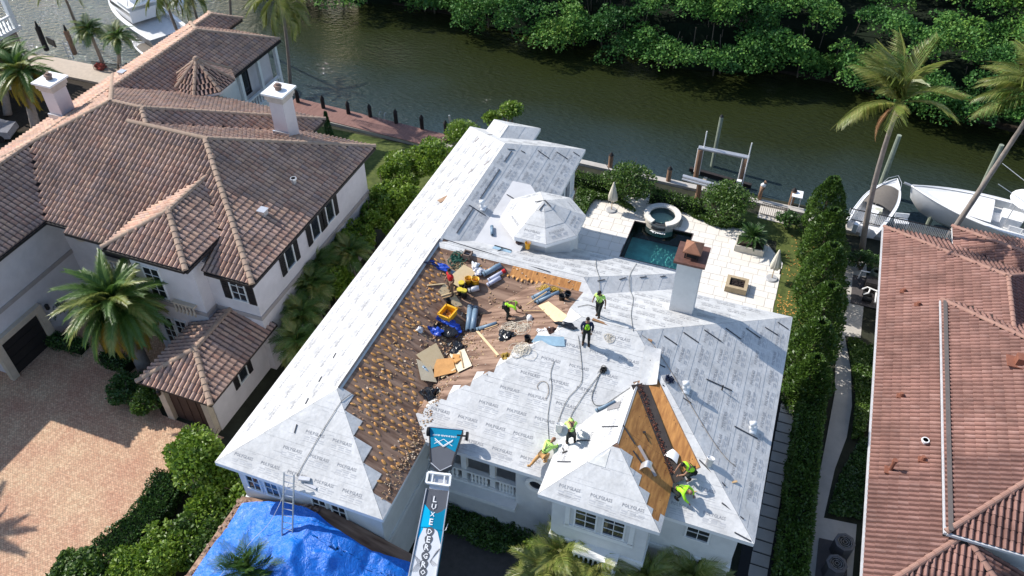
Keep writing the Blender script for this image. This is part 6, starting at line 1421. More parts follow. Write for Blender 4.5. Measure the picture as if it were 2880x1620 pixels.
crumple('flattened black bin liner between the blue tarps', on(-13.05, 25.85), (.62, .38, .16), M['blackbag'], 'bag', 'bag', 4, .15); crumple('black rubbish bag on the brown underlayment', on(-9.82, 25.8), (.42, .3, .2), M['blackbag'], 'bag', 'bag', 5)
crumple('black bag heap below the blue tarps', on(-12.1, 25.1), (.35, .4, .2), M['blackbag'], 'bag', 'bag', 6); crumple('torn black bag at the lower end of the open roof', on(-12.2, 22.0), (.4, .4, .28), M['blackbag'], 'bag', 'bag', 7)
crumple('dark rags beside the vest roofer', on(-7.0, 26.25), (.55, .16, .12), M['blackbag'], 'rags', 'rags', 8); crumple('dark leafy debris at the end of the long plywood', on(-7.6, 25.95), (.25, .2, .12), mat('dark_debris', (.05, .025, .02), .9, .4), 'debris', 'debris', 9)
crumple('white plastic bags behind the yellow pails, upper', on(-13.15, 29.95), (.2, .18, .2), M['white'], 'bag', 'bag', 10); crumple('white plastic bags behind the yellow pails, lower', on(-12.85, 29.7), (.3, .25, .2), M['rollwhite'], 'bag', 'bag', 11)
crumple('white jug beside the bending roofer', on(-9.05, 26.95), (.15, .15, .24), M['white'], 'jug', 'jug', 12, .1); crumple('blue netting draped from the white ridge', on(-14.85, 29.3), (.5, .2, .12), tb, 'netting', 'netting', 13); crumple('blue-grey folded sheet beside the netting', on(-14.3, 29.3), (.3, .2, .1), M['rollblue'], 'sheet', 'sheet', 14, .2)
crumple('small clear bag left of the plywood pile', on(-14.1, 25.0), (.17, .17, .14), M['alu'], 'bag', 'bag', 15); crumple('gold safety harness heap at the plank end', on(-9.35, 24.35), (.2, .2, .1), mat('gold_strap', (.30, .19, .03), .6, .4), 'harness', 'harness', 16, .6)
mb = MB(); f0 = [on(-8.35, 25.2, .06), on(-8.2, 25.45, .25), on(-6.9, 25.65, .12), on(-6.75, 25.3, .06), on(-7.2, 25.2, .06)]; mb.prism(f0, .02); tag(mb.build('blue_sheet', mat('pale_blue_sheet', (.28, .42, .52), .5, .1), origin=f0[0][:]), 'folded pale blue sheet with dark edge by the brown pit', 'sheet')
mb = MB(); q = [on(-12.95, 32.25, .04), on(-11.9, 32.1, .04), on(-11.8, 31.7, .04), on(-12.9, 31.75, .04)]; mb.prism(q[::-1], .02); mb.bar(q[0], q[1], .06, .08, 1); tag(mb.build('blue_sheet', [mat('pale_blue_sheet', (.28, .42, .52), .5, .1), M['black']], origin=q[0][:]), 'blue-grey sheet lying across the strip by the turret', 'sheet')
mb = MB(); mb.bar(on(-12.95, 30.3, .08), on(-12.35, 31.9, .12), .035, .035); mb.tube([on(-12.35, 31.9, .12)+Vector((.07*math.cos(a), .07*math.sin(a), 0)) for a in [i*PI/4 for i in range(9)]], .012, 5); tag(mb.build('squeegee_pole', M['dark']), 'long dark pole with a ring on the blue-grey sheet', 'pole')
mb = MB(); [mb.tube([on(-15.65, 28.9, .06), on(-15.3, 29.1+s*.1, .08), on(-14.85, 29.25, .08)], .03, 5) for s in (-1, 1)]; tag(mb.build('strap', M['navy']), 'dark strap hanging over the white ridge edge', 'strap')
mb = MB(); p = on(-13.75, 30.35); [mb.box(p+Vector(c), s) for c, s in (((-.2, 0, .12), (.06, .46, .3)), ((.2, 0, .12), (.06, .46, .3)), ((0, -.2, .12), (.46, .06, .3)), ((0, .2, .12), (.46, .06, .3)))]; mb.box(p+Vector((0, 0, .05)), (.4, .4, .04), m=1); tag(mb.build('vent_curb', [mat('curb', (.22, .16, .13), .8), M['black']], origin=p[:]), 'square open vent curb in the top corner of the open roof', 'vent curb')
# white roof vents with bent caps
def gooseneck(label, x, y, h=.38, r=.10):
    p = on(x, y); mb = MB(); mb.cyl(p-Vector((0, 0, .1)), p+Vector((0, 0, h)), r, r, 14); mb.cyl(p+Vector((-.12, -.04, h+.02)), p+Vector((.15, .04, h+.07)), r*1.2, r*1.2, 14); mb.box(p+Vector((0, 0, .03)), (.5, .5, .03)); tag(mb.build('roof_vent', M['white'], None, True, origin=p[:]), label, 'vent')
gooseneck('white vent pipe beside the dark blue rope knot', -1.05, 25.2); gooseneck('white vent pipe low on the right slope', 2.2, 25.25); gooseneck('white vent pipe near the turret at the top of the long slope', -14.75, 34.9, .4, .11)
mb = MB(); mb.tube([on(.55, 26.4, .0), on(.55, 26.4, .35)], .035, 6); tag(mb.build('pipe_stub', M['dark'], origin=on(.55, 26.4)[:]), 'thin black pipe stub casting a long line on the right slope', 'pipe')
# lifted flap at the overlap of the front and right slopes
mb = MB(); mb.grid(lambda u, v: (-3.25+u*.75+.25*v, 26.3-v*1.75+.15*u, max(H(-3.25+u*.75, 26.3-v*1.75), 0)+.04+.16*u*u), 8, 10); o = mb.build('membrane_flap', M['mem'], None, True); tag(o, 'loose white membrane flap curling off the front slope', 'membrane')
mb = MB(); mb.grid(lambda u, v: (-4.05+u*.75-.0*v, 20.1+v*1.0, H(-4.05+u*.75, 20.1+v)+.035), 3, 3); tag(mb.build('membrane_offcut', mat('dusty_white', (.66, .65, .61), .8)), 'square membrane offcut beside the front bay ridge', 'offcut')
mb = MB(); mb.box(on(-17.4, 35.4, .05), (.75, .3, .03), rot=Matrix.Rotation(1.1, 3, 'Z')); tag(mb.build('wood_offcut', mat('tan_board', (.42, .27, .17), .8)), 'tan offcut lying on the sunlit long white slope', 'board')
for i, (x, y) in enumerate(((-16.6, 40.2), (-17.2, 40.9), (-16.9, 38.0), (-17.9, 37.3), (-16.1, 38.6), (-17.6, 43.0), (-18.3, 42.4))): plank('grey batten scrap on the far end of the long slope', (x, y), (x+.12, y+.45), .06, .02, 'band')['group'] = 'batten scraps on the long slope'
mb = MB()
for i in range(900):
    x = random.uniform(-15, -7); y = random.uniform(16.5, 30.4)
    ok = (x < -11.6 and y > 19.5+(-12.5-x)*0) or (y > 20.5 and x < -13.4+(y-19.8)-.6)
    if x < -11.6 and y < 21: ok = x > -12.6 or y > 19
    if not ok or x > -7.5: continue
    s = random.uniform(.02, .07); mb.box(on(x, y, .02), (s*1.6, s, .02), rot=mathutils.Euler((random.uniform(-.4, .4), random.uniform(-.4, .4), random.uniform(0, 6))).to_matrix())
for i in range(260):
    x = random.gauss(-11.85, .2); y = random.uniform(16.3, 22.5); s = random.uniform(.02, .06)
    if x > -11.52: continue
    mb.box(on(x, y, .03), (s*1.6, s, .02), rot=mathutils.Euler((random.uniform(-.5, .5), random.uniform(-.5, .5), random.uniform(0, 6))).to_matrix())
for i in range(420):
    x = random.gauss(-12.3, .8); y = random.gauss(25., 1.1); s = random.uniform(.02, .09)
    mb.box(on(x, y, .03), (s*1.6, s, .02), rot=mathutils.Euler((random.uniform(-.5, .5), random.uniform(-.5, .5), random.uniform(0, 6))).to_matrix())
o = mb.build('debris', ramp_mat('debris_mix', [(.30, .19, .10), (.12, .06, .04), (.50, .36, .20), (.40, .22, .12), (.62, .52, .40), (.06, .04, .035)], .9)); o['kind'] = 'stuff'; tag(o, 'scattered foam and tile crumbs over the open brown roof', 'debris')
mb = MB(); [mb.box(on(-8.05+random.uniform(-.35, .35), 26.05+random.gauss(0, .06), .03), (.07, .04, .02), rz=random.uniform(0, 3)) for _ in range(40)]; o = mb.build('paper_scraps', M['white']); o['kind'] = 'stuff'; tag(o, 'white paper scraps near the long plywood sheet', 'scraps')
# ================================================================ conveyor with lettering
def onpl(dx, dy, p0, n_):
    d = ray(dx*K, dy*K); c = Vector((0, 0, CAM_H)); t_ = (p0-c).dot(n_)/d.dot(n_); return c+d*t_
U5 = lambda x, y: ((1140+.16304*x)/K, (1160+.16304*y)/K); V4 = lambda x, y: ((1130+.2346*x)/K, (1280+.2346*y)/K)
CV = thing('roof_conveyor', 'truck mounted roof conveyor with teal hopper and LUXE lettering reaching the eave', 'conveyor', (-10.5, 18, 6))
a = at(*U5(410, 245), 7.55); b_ = at(*U5(1000, 300), 7.55); c = at(*U5(610, 1010), 7.0); hn = (b_-a).cross(c-a).normalized(); hn = hn if hn.z > 0 else -hn
HP = lambda x, y, off=0: onpl(*U5(x, y), a, hn)+hn*off
teal = mat('teal_paint', (.0, .20, .34), .35, .05); slate = mat('slate_paint', (.10, .105, .12), .4, .05); blue2 = mat('bright_blue_paint', (.0, .42, .70), .35, .05); wpaint = mat('arm_white', (.66, .67, .69), .35, .04)
def plate(pts, F, off, m, name, parent=CV, th=.01):
    P = [F(x, y, off) for x, y in pts]; n_ = (P[1]-P[0]).cross(P[2]-P[0])
    if n_.z < 0: P = P[::-1]
    mb = MB(); mb.prism(P, th); return mb.build(name, m, parent)
hop = plate([(410, 245), (1000, 300), (860, 720), (800, 915), (600, 1010), (440, 870)], HP, 0, slate, 'hopper', th=.3)
plate([(425, 262), (985, 312), (875, 690), (780, 640), (650, 560), (500, 600), (440, 620)], HP, .012, teal, 'teal_panel', hop)
def stroke(pts, F, off, m, w_=.035, name='emblem', parent=hop):
    mb = MB(); P = [F(x, y, off) for x, y in pts]
    for i in range(len(P)-1): mb.bar(P[i], P[i+1], w_, .006, up=hn)
    return mb.build(name, m, parent)
stroke([(500, 540), (665, 465), (810, 585)], HP, .03, M['white'], .022); stroke([(510, 450), (655, 580), (825, 480)], HP, .036, M['white'], .034); stroke([(510, 480), (655, 600), (815, 505)], HP, .042, M['white'], .02)
stroke([(415, 245), (995, 300)], HP, .04, M['alu'], .05, 'hopper_rim', CV); stroke([(440, 870), (600, 1010), (800, 915)], HP, .03, M['alu'], .035, 'hopper_rim', CV); stroke([(412, 250), (425, 640), (440, 870)], HP, .03, M['dark'], .04, 'hopper_rim', CV); stroke([(1000, 300), (865, 700), (800, 915)], HP, .03, M['dark'], .04, 'hopper_rim', CV)
def letters(s, o, ux, uy, n_, width, m, parent, name='lettering'):
    V, F, w_, h_ = text_mesh(s, 1, bold=.02); k = width/w_; mb = MB()
    mb.add([o+ux*((x-w_/2)*k)+uy*((y-h_/2)*k)+n_*.0 for x, y in V], F); return mb.build(name, m, parent)
tl = HP(880, 430, .03); tr_ = HP(470, 385, .03); ux = (tr_-tl).normalized(); letters('LUXE BUILDER GROUP', (tl+tr_)/2, ux, hn.cross(ux), hn, (tr_-tl).length, M['white'], hop)
wp = HP(1065, 410, -.0); mb = MB(); ax = (b_-a).normalized(); mb.cyl(wp-ax*.05, wp+ax*.05, .2, .2, 18); mb.cyl(wp-ax*.45, wp, .04, .04, 8); mb.build('wheel', M['black'], CV); wp = HP(395, 330, -.0); mb = MB(); mb.cyl(wp-ax*.05, wp+ax*.05, .2, .2, 18); mb.build('wheel', M['black'], CV)
# arm
A0 = at(*V4(300, 400), 6.75); A1_ = at(*V4(570, 430), 6.75); A2_ = at(*V4(120, 1449), 5.3); an = (A1_-A0).cross(A2_-A0).normalized(); an = an if an.z > 0 else -an
AP = lambda x, y, off=0: onpl(*V4(x, y), A0, an)+an*off
low = (-10, 2300)
plate([(295, 400), (565, 430), (497, 905), (205, 860)], AP, 0, slate, 'arm_upper', th=.35)
plate([(275, 585), (330, 660), (420, 700), (470, 680), (548, 625), (497, 905), (205, 860)], AP, .012, teal, 'teal_panel'); plate([(275, 585), (335, 665), (345, 860), (205, 860)], AP, .02, blue2, 'blue_panel')
stroke([(350, 480), (350, 860)], AP, .006, slate, .02, 'seam', CV)
plate([(205, 860), (500, 905), (395, 1560), (60, 1560)], AP, -.004, teal, 'arm_lower', th=.42); plate([(205, 862), (262, 872), (190, 1015)], AP, .012, blue2, 'blue_panel')
plate([(262, 874), (400, 890), (430, 920), (468, 1090), (395, 1555), (65, 1555), (190, 1020)], AP, .012, wpaint, 'white_panel')
plate([(345, 180), (585, 250), (560, 440), (330, 400)], AP, .0, M['alu'], 'chute_throat', th=.3)
mb = MB(); fr_ = [AP(318, 215, .12), AP(590, 245, .12), AP(575, 375, .12), AP(298, 335, .12)]
for i in range(4): mb.bar(fr_[i], fr_[(i+1) % 4], .09, .08)
mb.bar(AP(380, 225, .12), AP(362, 345, .12), .06, .05); mb.bar(AP(520, 240, .12), AP(505, 362, .12), .06, .05); mb.build('guard_frame', M['white'], CV)
mb = MB(); mb.bar(AP(297, 400, .03), AP(205, 860, .03), .04, .06); mb.bar(AP(566, 430, .03), AP(497, 905, .03), .04, .06); mb.bar(AP(205, 860, .03), AP(62, 1555, .03), .045, .07); mb.bar(AP(500, 905, .03), AP(397, 1555, .03), .045, .07); mb.build('side_rail', M['alu'], CV)
mb = MB()
for s in range(4):
    o_ = s*22
    for q in ((490-o_, 1090+o_*.8, 330-o_*.2+20, 1255+o_*.4, 440-o_, 1330), (140+o_, 1180+o_, 190+o_*.7, 1290, 110+o_, 1400)): P = [AP(q[0], q[1], .028), AP(q[2], q[3], .028), AP(q[4], q[5], .028)]; mb.bar(P[0], P[1], .012, .003, up=an); mb.bar(P[1], P[2], .012, .003, up=an)
mb.build('pinstripes', slate, CV)
ctr = [(400, 530), (385, 620), (370, 710), (353, 800), (340, 918), (322, 1012), (303, 1105), (283, 1210), (266, 1310), (255, 1405)]
for ch_, (x, y) in zip('LUXEDERGRO', ctr):
    upv = (AP(400, 530)-AP(255, 1405)).normalized(); ux = upv.cross(an).normalized(); upv = an.cross(ux)
    o_ = AP(x, y, .026); w_ = {'L': .15, 'E': .15, 'O': .21}.get(ch_, .19)
    if y > 860:
        mb = MB(); mb.prism([o_+ux*(.17*math.cos(a)*(1+.08*math.sin(3*a)))+upv*(.19*math.sin(a)) for a in [i*PI/10 for i in range(20)]], .004); q = mb.build('letter_backing', slate, CV)
    letters(ch_, o_+an*.01, ux, upv, an, w_*1.05, M['white'], CV, 'letter')
mb = MB(); mb.tube([AP(548, 820, -.1), AP(530, 900, .05), AP(500, 905, 0)], .02, 5); mb.build('hook', M['alu'], CV)
mb = MB(); lc = AP(90, 1500, -.5); mb.box((lc.x+.1, lc.y-2.5, 2.4), (1.3, 3.0, 4.2)); mb.build('mast', M['dark'], CV)
# ================================================================ ladder
lb = at(722, 1375, 4.35); lt = Vector((-15.95, 15.75, 7.45)); LD = thing('ladder', 'aluminium extension ladder standing on the blue tarp against the white eave', 'ladder', lb)
d = (lt-lb); sx = Vector((1, .1, 0)).normalized()*.24
for s in (-1, 1): mb = MB(); mb.bar(lb+sx*s*(1.05), lt+sx*s*.95, .05, .09); mb.build('rail', M['alu'], LD)
nr = int(d.length/.3)
for i in range(nr): mb = MB(); p = lb+d*((i+.6)/nr); mb.tube([p-sx, p+sx], .02, 6); mb.build('rung', M['alu'], LD)
mb = MB(); mb.bar(lb-sx*1.3+Vector((0, 0, .1)), lb+sx*1.2+Vector((0, 0, .1)), .06, .06); mb.build('stabiliser', M['alu'], LD)
mb = MB(); mb.box(on(-15.45, 16.0, .1), (.5, .18, .1), rz=.2); mb.box(on(-15.1, 15.85, .05), (.6, .12, .03), rz=-.1); tag(mb.build('ladder_stay', M['alu']), 'metal standoff bracket beside the ladder head', 'bracket')
# ================================================================ pool, spa, umbrellas, garden furniture
PX0, PX1, PY0, PY1 = -8.0, -3.7, 43.05, 47.3
PL = thing('swimming_pool', 'rectangular pool with teal water and dark coping beside the raised spa', 'pool', (-5.9, 45, 0))
mb = MB(); z0 = -1.5
mb.add([(PX0, PY0, z0), (PX1, PY0, z0), (PX1, PY1, z0), (PX0, PY1, z0)], [(0, 1, 2, 3)])
for a, b in (((PX0, PY0), (PX1, PY0)), ((PX1, PY0), (PX1, PY1)), ((PX1, PY1), (PX0, PY1)), ((PX0, PY1), (PX0, PY0))): mb.add([(*a, z0), (*b, z0), (*b, .0), (*a, .0)], [(3, 2, 1, 0)])
mb.build('basin', M['basin'], PL)
mb = MB(); [mb.bar((*a, .0), (*b, .0), .07, .05) for a, b in (((PX0, PY0), (PX1, PY0)), ((PX1, PY0), (PX1, PY1)), ((PX1, PY1), (PX0, PY1)), ((PX0, PY1), (PX0, PY0)))]; mb.build('waterline_trim', mat('coping_dark', (.10, .08, .08), .6), PL)
mb = MB(); mb.add([(PX0, PY0, -.14), (PX1, PY0, -.14), (PX1, PY1, -.14), (PX0, PY1, -.14)], [(0, 1, 2, 3)]); mb.build('water_surface', M['pool'], PL)
sc_ = Vector((-6.15, 48.05, 0)); SP = thing('spa', 'round raised white stone spa spilling into the pool', 'spa', sc_)
mb = MB(); mb.lathe(sc_, [(1.25, -.6), (1.25, .45)], 40); mb.build('wall', mat('spa_stone', (.50, .46, .40), .8, .2, 5, .4, 30), SP)
mb = MB()
for k in range(34):
    a0 = -PI/2+.42+k*(2*PI-.84)/34; a1 = a0+(2*PI-.84)/34-.006; ring = []
    for r, a in ((.92, a0), (1.34, a0), (1.34, a1), (.92, a1)): ring.append((sc_.x+r*math.cos(a), sc_.y+r*math.sin(a), .58))
    mb.prism(ring, .14)
mb.build('coping', M['patio'], SP)
mb = MB(); mb.lathe(sc_, [(.92, .46), (.92, -.4), (.6, -.4), (.6, -.6), (.001, -.6)], 36); mb.build('basin', mat('spa_plaster', (.16, .18, .18), .8, .2), SP)
mb = MB(); mb.lathe(sc_, [(.95, .40), (.001, .40)], 36); mb.build('water_surface', M['pool'], SP)
mb = MB(); mb.grid(lambda u, v: (sc_.x+(1.0+.3*min(1, v*1.5))*math.cos(-PI/2-.4+u*.8), sc_.y+(1.0+.3*min(1, v*1.5))*math.sin(-PI/2-.4+u*.8), .42-.55*max(0, v-.25)**1.0*1.0), 10, 8); mb.build('spillway', mat('spill_dark', (.06, .06, .06), .2), SP)
mb = MB(); [mb.blob((sc_.x+1.36*math.cos(-PI/2-.42+i*.84/40)+random.gauss(0, .03), sc_.y+1.36*math.sin(-PI/2-.42+i*.84/40)+random.gauss(0, .05), -.13), (.06, .04, .02), i, 6, .2) for i in range(40)]; o = mb.build('foam', M['white'], SP); o['kind'] = 'stuff'
def umbrella(label, p):
    p = Vector(p); t = thing('patio_umbrella', label, 'umbrella', p, 'closed cream umbrellas by the pool')
    mb = MB(); mb.lathe(p, [(.001, .1), (.36, .1), (.42, .02), (.42, 0)], 24); mb.build('base', mat('base_grey', (.42, .42, .42), .7), t)
    mb = MB(); mb.cyl(p, p+Vector((0, 0, 2.5)), .03, .03, 8); mb.build('pole', M['wood'], t)
    mb = MB(); N = 24; o = 0
    for j, (z, r) in enumerate(((.95, .20), (1.0, .27), (1.3, .27), (1.8, .18), (2.3, .08), (2.5, .05), (2.6, .0))):
        for k in range(N): a = 2*PI*k/N; q = r*(1+.32*(k % 3 == 0)-.18*(k % 3 == 1))*(1+.08*math.sin(k*5+j)); mb.v.append((p.x+q*math.cos(a), p.y+q*math.sin(a), z+.05*math.sin(k*2.1)*(j == 0)))
    for j in range(6):
        for k in range(N): mb.f.append((j*N+k, j*N+(k+1) % N, (j+1)*N+(k+1) % N, (j+1)*N+k)); mb.m.append(0)
    mb.build('canopy', mat('cream_canvas', (.66, .62, .52), .9, .06), t, True)
umbrella('closed cream umbrella on a round base left of the spa', at(1538, 529, .03)); umbrella('closed cream umbrella on a round base beside the right garden edge', at(1941, 701, .03))
FP = thing('fire_pit', 'rectangular tan stone fire pit on the pale patio', 'fire pit', (.07, 42.6, 0)); mb = MB(); c = Vector((.07, 42.62, 0))
for o_, s_ in (((0, -.5, .25), (1.4, .22, .5)), ((0, .5, .25), (1.4, .22, .5)), ((-.59, 0, .25), (.22, .78, .5)), ((.59, 0, .25), (.22, .78, .5))): mb.box(c+Vector(o_), s_)
mb.build('surround', mat('tan_stone', (.42, .33, .21), .85, .15, 3), FP); mb = MB(); mb.box(c+Vector((0, 0, .2)), (.98, .8, .3)); [mb.blob(c+Vector((random.uniform(-.4, .4), random.uniform(-.32, .32), .37)), .05, i, 6, .3) for i in range(40)]; mb.build('lava_rock', mat('lava', (.03, .022, .02), .9), FP)
PT = thing('planter', 'low white rectangular planter holding the sago palm', 'planter', (.3, 47.0, 0)); mb = MB(); mb.box((.3, 47.0, .27), (2.0, 1.25, .54)); mb.build('box', mat('planter_white', (.62, .58, .50), .85, .1), PT); mb = MB(); mb.box((.3, 47.0, .55), (1.8, 1.05, .06)); mb.build('soil', M['mulch'], PT)
# fence by the water and white dock box
FN = thing('fence', 'short metal fence panel in front of the seawall', 'fence', at(1930, 545, 0)); fa = at(1912, 540, 0); fb_ = at(1975, 556, 0)
mb = MB(); mb.bar(fa+Vector((0, 0, 1.1)), fb_+Vector((0, 0, 1.1)), .04, .04); mb.bar(fa+Vector((0, 0, .12)), fb_+Vector((0, 0, .12)), .04, .04); mb.build('rail', M['piling'], FN)
for i in range(14): mb = MB(); q = fa.lerp(fb_, i/13); mb.box(q+Vector((0, 0, .6)), (.025, .025, 1.1)); mb.build('baluster', M['piling'], FN)
tag(sheet('boardwalk', [at(1905, 548).xy[:], at(1975, 565).xy[:], at(1990, 530).xy[:], at(1915, 512).xy[:]], .06, ramp_mat('pale_planks', [(.55, .50, .44), (.62, .57, .50)], .8)), 'pale boards between the fence and the seawall', 'boardwalk')
del bpy.data.objects['boardwalk']['category']
def bench(label, p, rz=0):
    p = Vector(p); t = thing('dock_chair', label, 'chair', p); R = Matrix.Rotation(rz, 3, 'Z'); mb = MB()
    for x in (-.4, .4):
        for y in (-.25, .25): mb.bar(p+R@Vector((x, y, 0)), p+R@Vector((x, y, .95 if y > 0 else .5)), .05, .05)
    mb.build('leg', M['white'], t); mb = MB(); mb.box(p+R@Vector((0, 0, .48)), (.95, .6, .07), rot=R); mb.build('seat', M['white'], t); mb = MB(); mb.box(p+R@Vector((0, .28, .8)), (.95, .06, .35), rot=R); mb.build('backrest', M['white'], t)
q = at(2000, 512, .3); t = thing('fish_table', 'small white table on the seawall next to a brown piling', 'table', q); mb = MB(); mb.box(q+Vector((0, 0, .85)), (.75, .9, .06)); mb.build('tabletop', M['white'], t); mb = MB(); [mb.bar(q+Vector((x, y, 0)), q+Vector((x, y, .85)), .05, .05) for x in (-.3, .3) for y in (-.38, .38)]; mb.build('leg', M['white'], t)
q = at(1910, 500, .25); t = thing('light_pedestal', 'small pelican ornament post on the seawall', 'ornament', q); mb = MB(); mb.tube([q, q+Vector((0, 0, .7)), q+Vector((.05, -.05, 1.1))], [.16, .12, .2], 8); mb.build('post', M['pilewood'], t, True); mb = MB(); mb.blob(q+Vector((.05, 0, 1.25)), (.2, .16, .18), 1, 10, .1); mb.build('body', M['white'], t, True); mb = MB(); mb.tube([q+Vector((.1, 0, 1.35)), q+Vector((.12, 0, 1.6)), q+Vector((.3, -.1, 1.5))], [.06, .09, .02], 6); mb.build('head', M['pilewood'], t, True)
# boat lift frame in the canal
BLf = thing('boat_lift', 'empty boat lift with silver beams on wooden pilings in the canal', 'boat lift', at(1800, 440, -1.2))
def lp(x, y, z): return at(x, y, z)
c1 = lp(1757, 372, 1.9); c2 = lp(1885, 398, 1.9); c3 = lp(1718, 443, 1.6); c4 = lp(1845, 478, 1.6)
mb = MB(); mb.cyl(c1, c2, .13, .13, 10); mb.cyl(c1+Vector((0, .2, .05)), c2+Vector((0, .2, .05)), .06, .06, 8); mb.build('cable_beam', M['alu'], BLf); mb = MB(); mb.cyl(c3, c4, .15, .15, 10); mb.cyl(c3+Vector((0, -.25, -.1)), c4+Vector((0, -.25, -.1)), .08, .08, 8); mb.build('cable_beam', M['alu'], BLf)
for p in (c1.lerp(c2, .05), c1.lerp(c2, .95), c3.lerp(c4, .35), c3.lerp(c4, .95)): mb = MB(); mb.cyl((p.x, p.y, -3), (p.x, p.y, p.z-.1), .2, .19, 10); mb.build('piling', M['pilewood'], BLf)
for f_ in (.25, .8):
    mb = MB(); a = c1.lerp(c2, f_); b = c3.lerp(c4, f_); a.z = b.z = -.75; mb.bar(a, b, .28, .35); mb.build('bunk', mat('bunk_wood', (.42, .36, .28), .9, .2), BLf)
mb = MB(); a = lp(1735, 425, -.9); b = lp(1890, 468, -.9); mb.bar(a, b, .3, .3); a = lp(1722, 435, -.9); mb.bar(a+Vector((0, -.9, 0)), b+Vector((0, -.9, 0)), .2, .25); mb.build('cradle_beam', M['piling'], BLf)
for x, y, top_ in ((1758, 440, (1774, 325)), (1866, 470, (1881, 350)), (1746, 432, (1752, 372)), (1856, 455, (1866, 390))):
    b = at(x, y, -.6); tz_ = aty(top_[0], top_[1], b.y).z; mb = MB(); mb.cyl(b, (b.x, b.y, max(1.5, min(tz_, 3.4))), .045, .045, 8); mb.build('guide_pole', M['white'], BLf)
b = at(1791, 418, -1.2); mb = MB(); mb.cyl((b.x, b.y, -3), (b.x, b.y, 3.4), .16, .15, 10); mb.cyl((b.x, b.y, 3.4), (b.x, b.y, 3.6), .17, .03, 10, m=1); tag(mb.build('mooring_piling', [M['pilegreen'], M['black']]), 'tall greenish piling behind the empty boat lift', 'piling')
q = at(1905-55, 462, .25); mb = MB(); mb.box(at(1858, 462, .5), (.35, .3, .6)); tag(mb.build('lift_control_box', M['white']), 'small pale control box at the boat lift', 'box')
for x, y, h, l_ in ((2208, 472, 4.3, 'tall weathered green piling behind the covered boat'), (2463, 470, 3.4, 'slanting pale pole behind the white fishing boat'), (2330, 560, 1.6, 'short greenish piling between the chair and the palm'), (2432, 585, 1.6, 'greenish piling beside the hull of the fishing boat'), (2545, 612, 1.5, 'greenish piling left of the white bench'), (2610, 622, 1.5, 'greenish piling at the right picture edge')):
    b = at(x, y+15, -1.2); mb = MB(); mb.cyl((b.x, b.y, -3), (b.x+(.0), b.y, h-.2), .2 if h < 4 else .24, .17, 10); tag(mb.build('mooring_piling', M['pilegreen'], origin=(b.x, b.y, -1.2)), l_, 'piling')
a = at(1142, 330, .4); b = at(1130, 290, 1.6); mb = MB(); mb.cyl((a.x, a.y, -1.4), b, .09, .08, 8); tag(mb.build('slanted_pole', M['alu'], origin=a[:]), 'slanting grey pole in the water behind the round bush', 'pole')
# rail fence along the terracotta house water side
RF = thing('railing', 'white picket railing along the dock of the terracotta house', 'fence', at(2300, 600, 0)); ra = at(2130, 552, .3); rb = at(2400, 612, .3)
mb = MB(); mb.bar(ra+Vector((0, 0, 1.0)), rb+Vector((0, 0, 1.0)), .06, .05); mb.bar(ra+Vector((0, 0, .1)), rb+Vector((0, 0, .1)), .06, .05); mb.build('rail', M['dark'], RF)
for i in range(64): mb = MB(); q = ra.lerp(rb, i/63); mb.box(q+Vector((0, 0, .55)), (.045, .045, .9)); mb.build('picket', M['white'], RF)
bench('white framed chair on the dock past the railing', at(2262, 570, .3), .2); bench('white bench table at the right edge behind the terracotta roof', at(2542, 605, .3), -.15)
q = at(2203, 548, .3); mb = MB(); mb.box(q+Vector((0, 0, .5)), (.5, .4, .5)); tag(mb.build('dock_box', mat('dockbox', (.55, .54, .42), .6)), 'cream dock box beside the covered boat', 'box')
# ================================================================ boats
def hull(mb, L, W, Hs, m=0, bowf=2.2, n=26, flare=1.0, z0=0.0):
    rows = []
    for i in range(n+1):
        t_ = i/n; x = -L/2+L*t_; w_ = W/2*(1-max(0, (t_-.4)/.6)**bowf)*(.92+.08*min(1, t_*4)); sh = Hs*(1+.22*t_*t_); kz = Hs*.0+Hs*.75*max(0, (t_-.72)/.28)**2.0
        w_ = max(w_, .015); rows.append([(x+.35*(t_ > .97)*0, -w_, sh), (x-.02*L*t_, -w_*(.82-.25*t_), max(kz, Hs*.35)), (x-.03*L*t_, 0, kz), (x-.02*L*t_, w_*(.82-.25*t_), max(kz, Hs*.35)), (x, w_, sh)])
    o = len(mb.v)
    for r in rows: mb.v += [(a, b, c+z0) for a, b, c in r]
    for i in range(n):
        for k in range(4): mb.f.append((o+i*5+k, o+i*5+k+1, o+(i+1)*5+k+1, o+(i+1)*5+k)); mb.m.append(m)
    mb.f.append((o, o+1, o+2, o+3, o+4)); mb.m.append(m); return rows
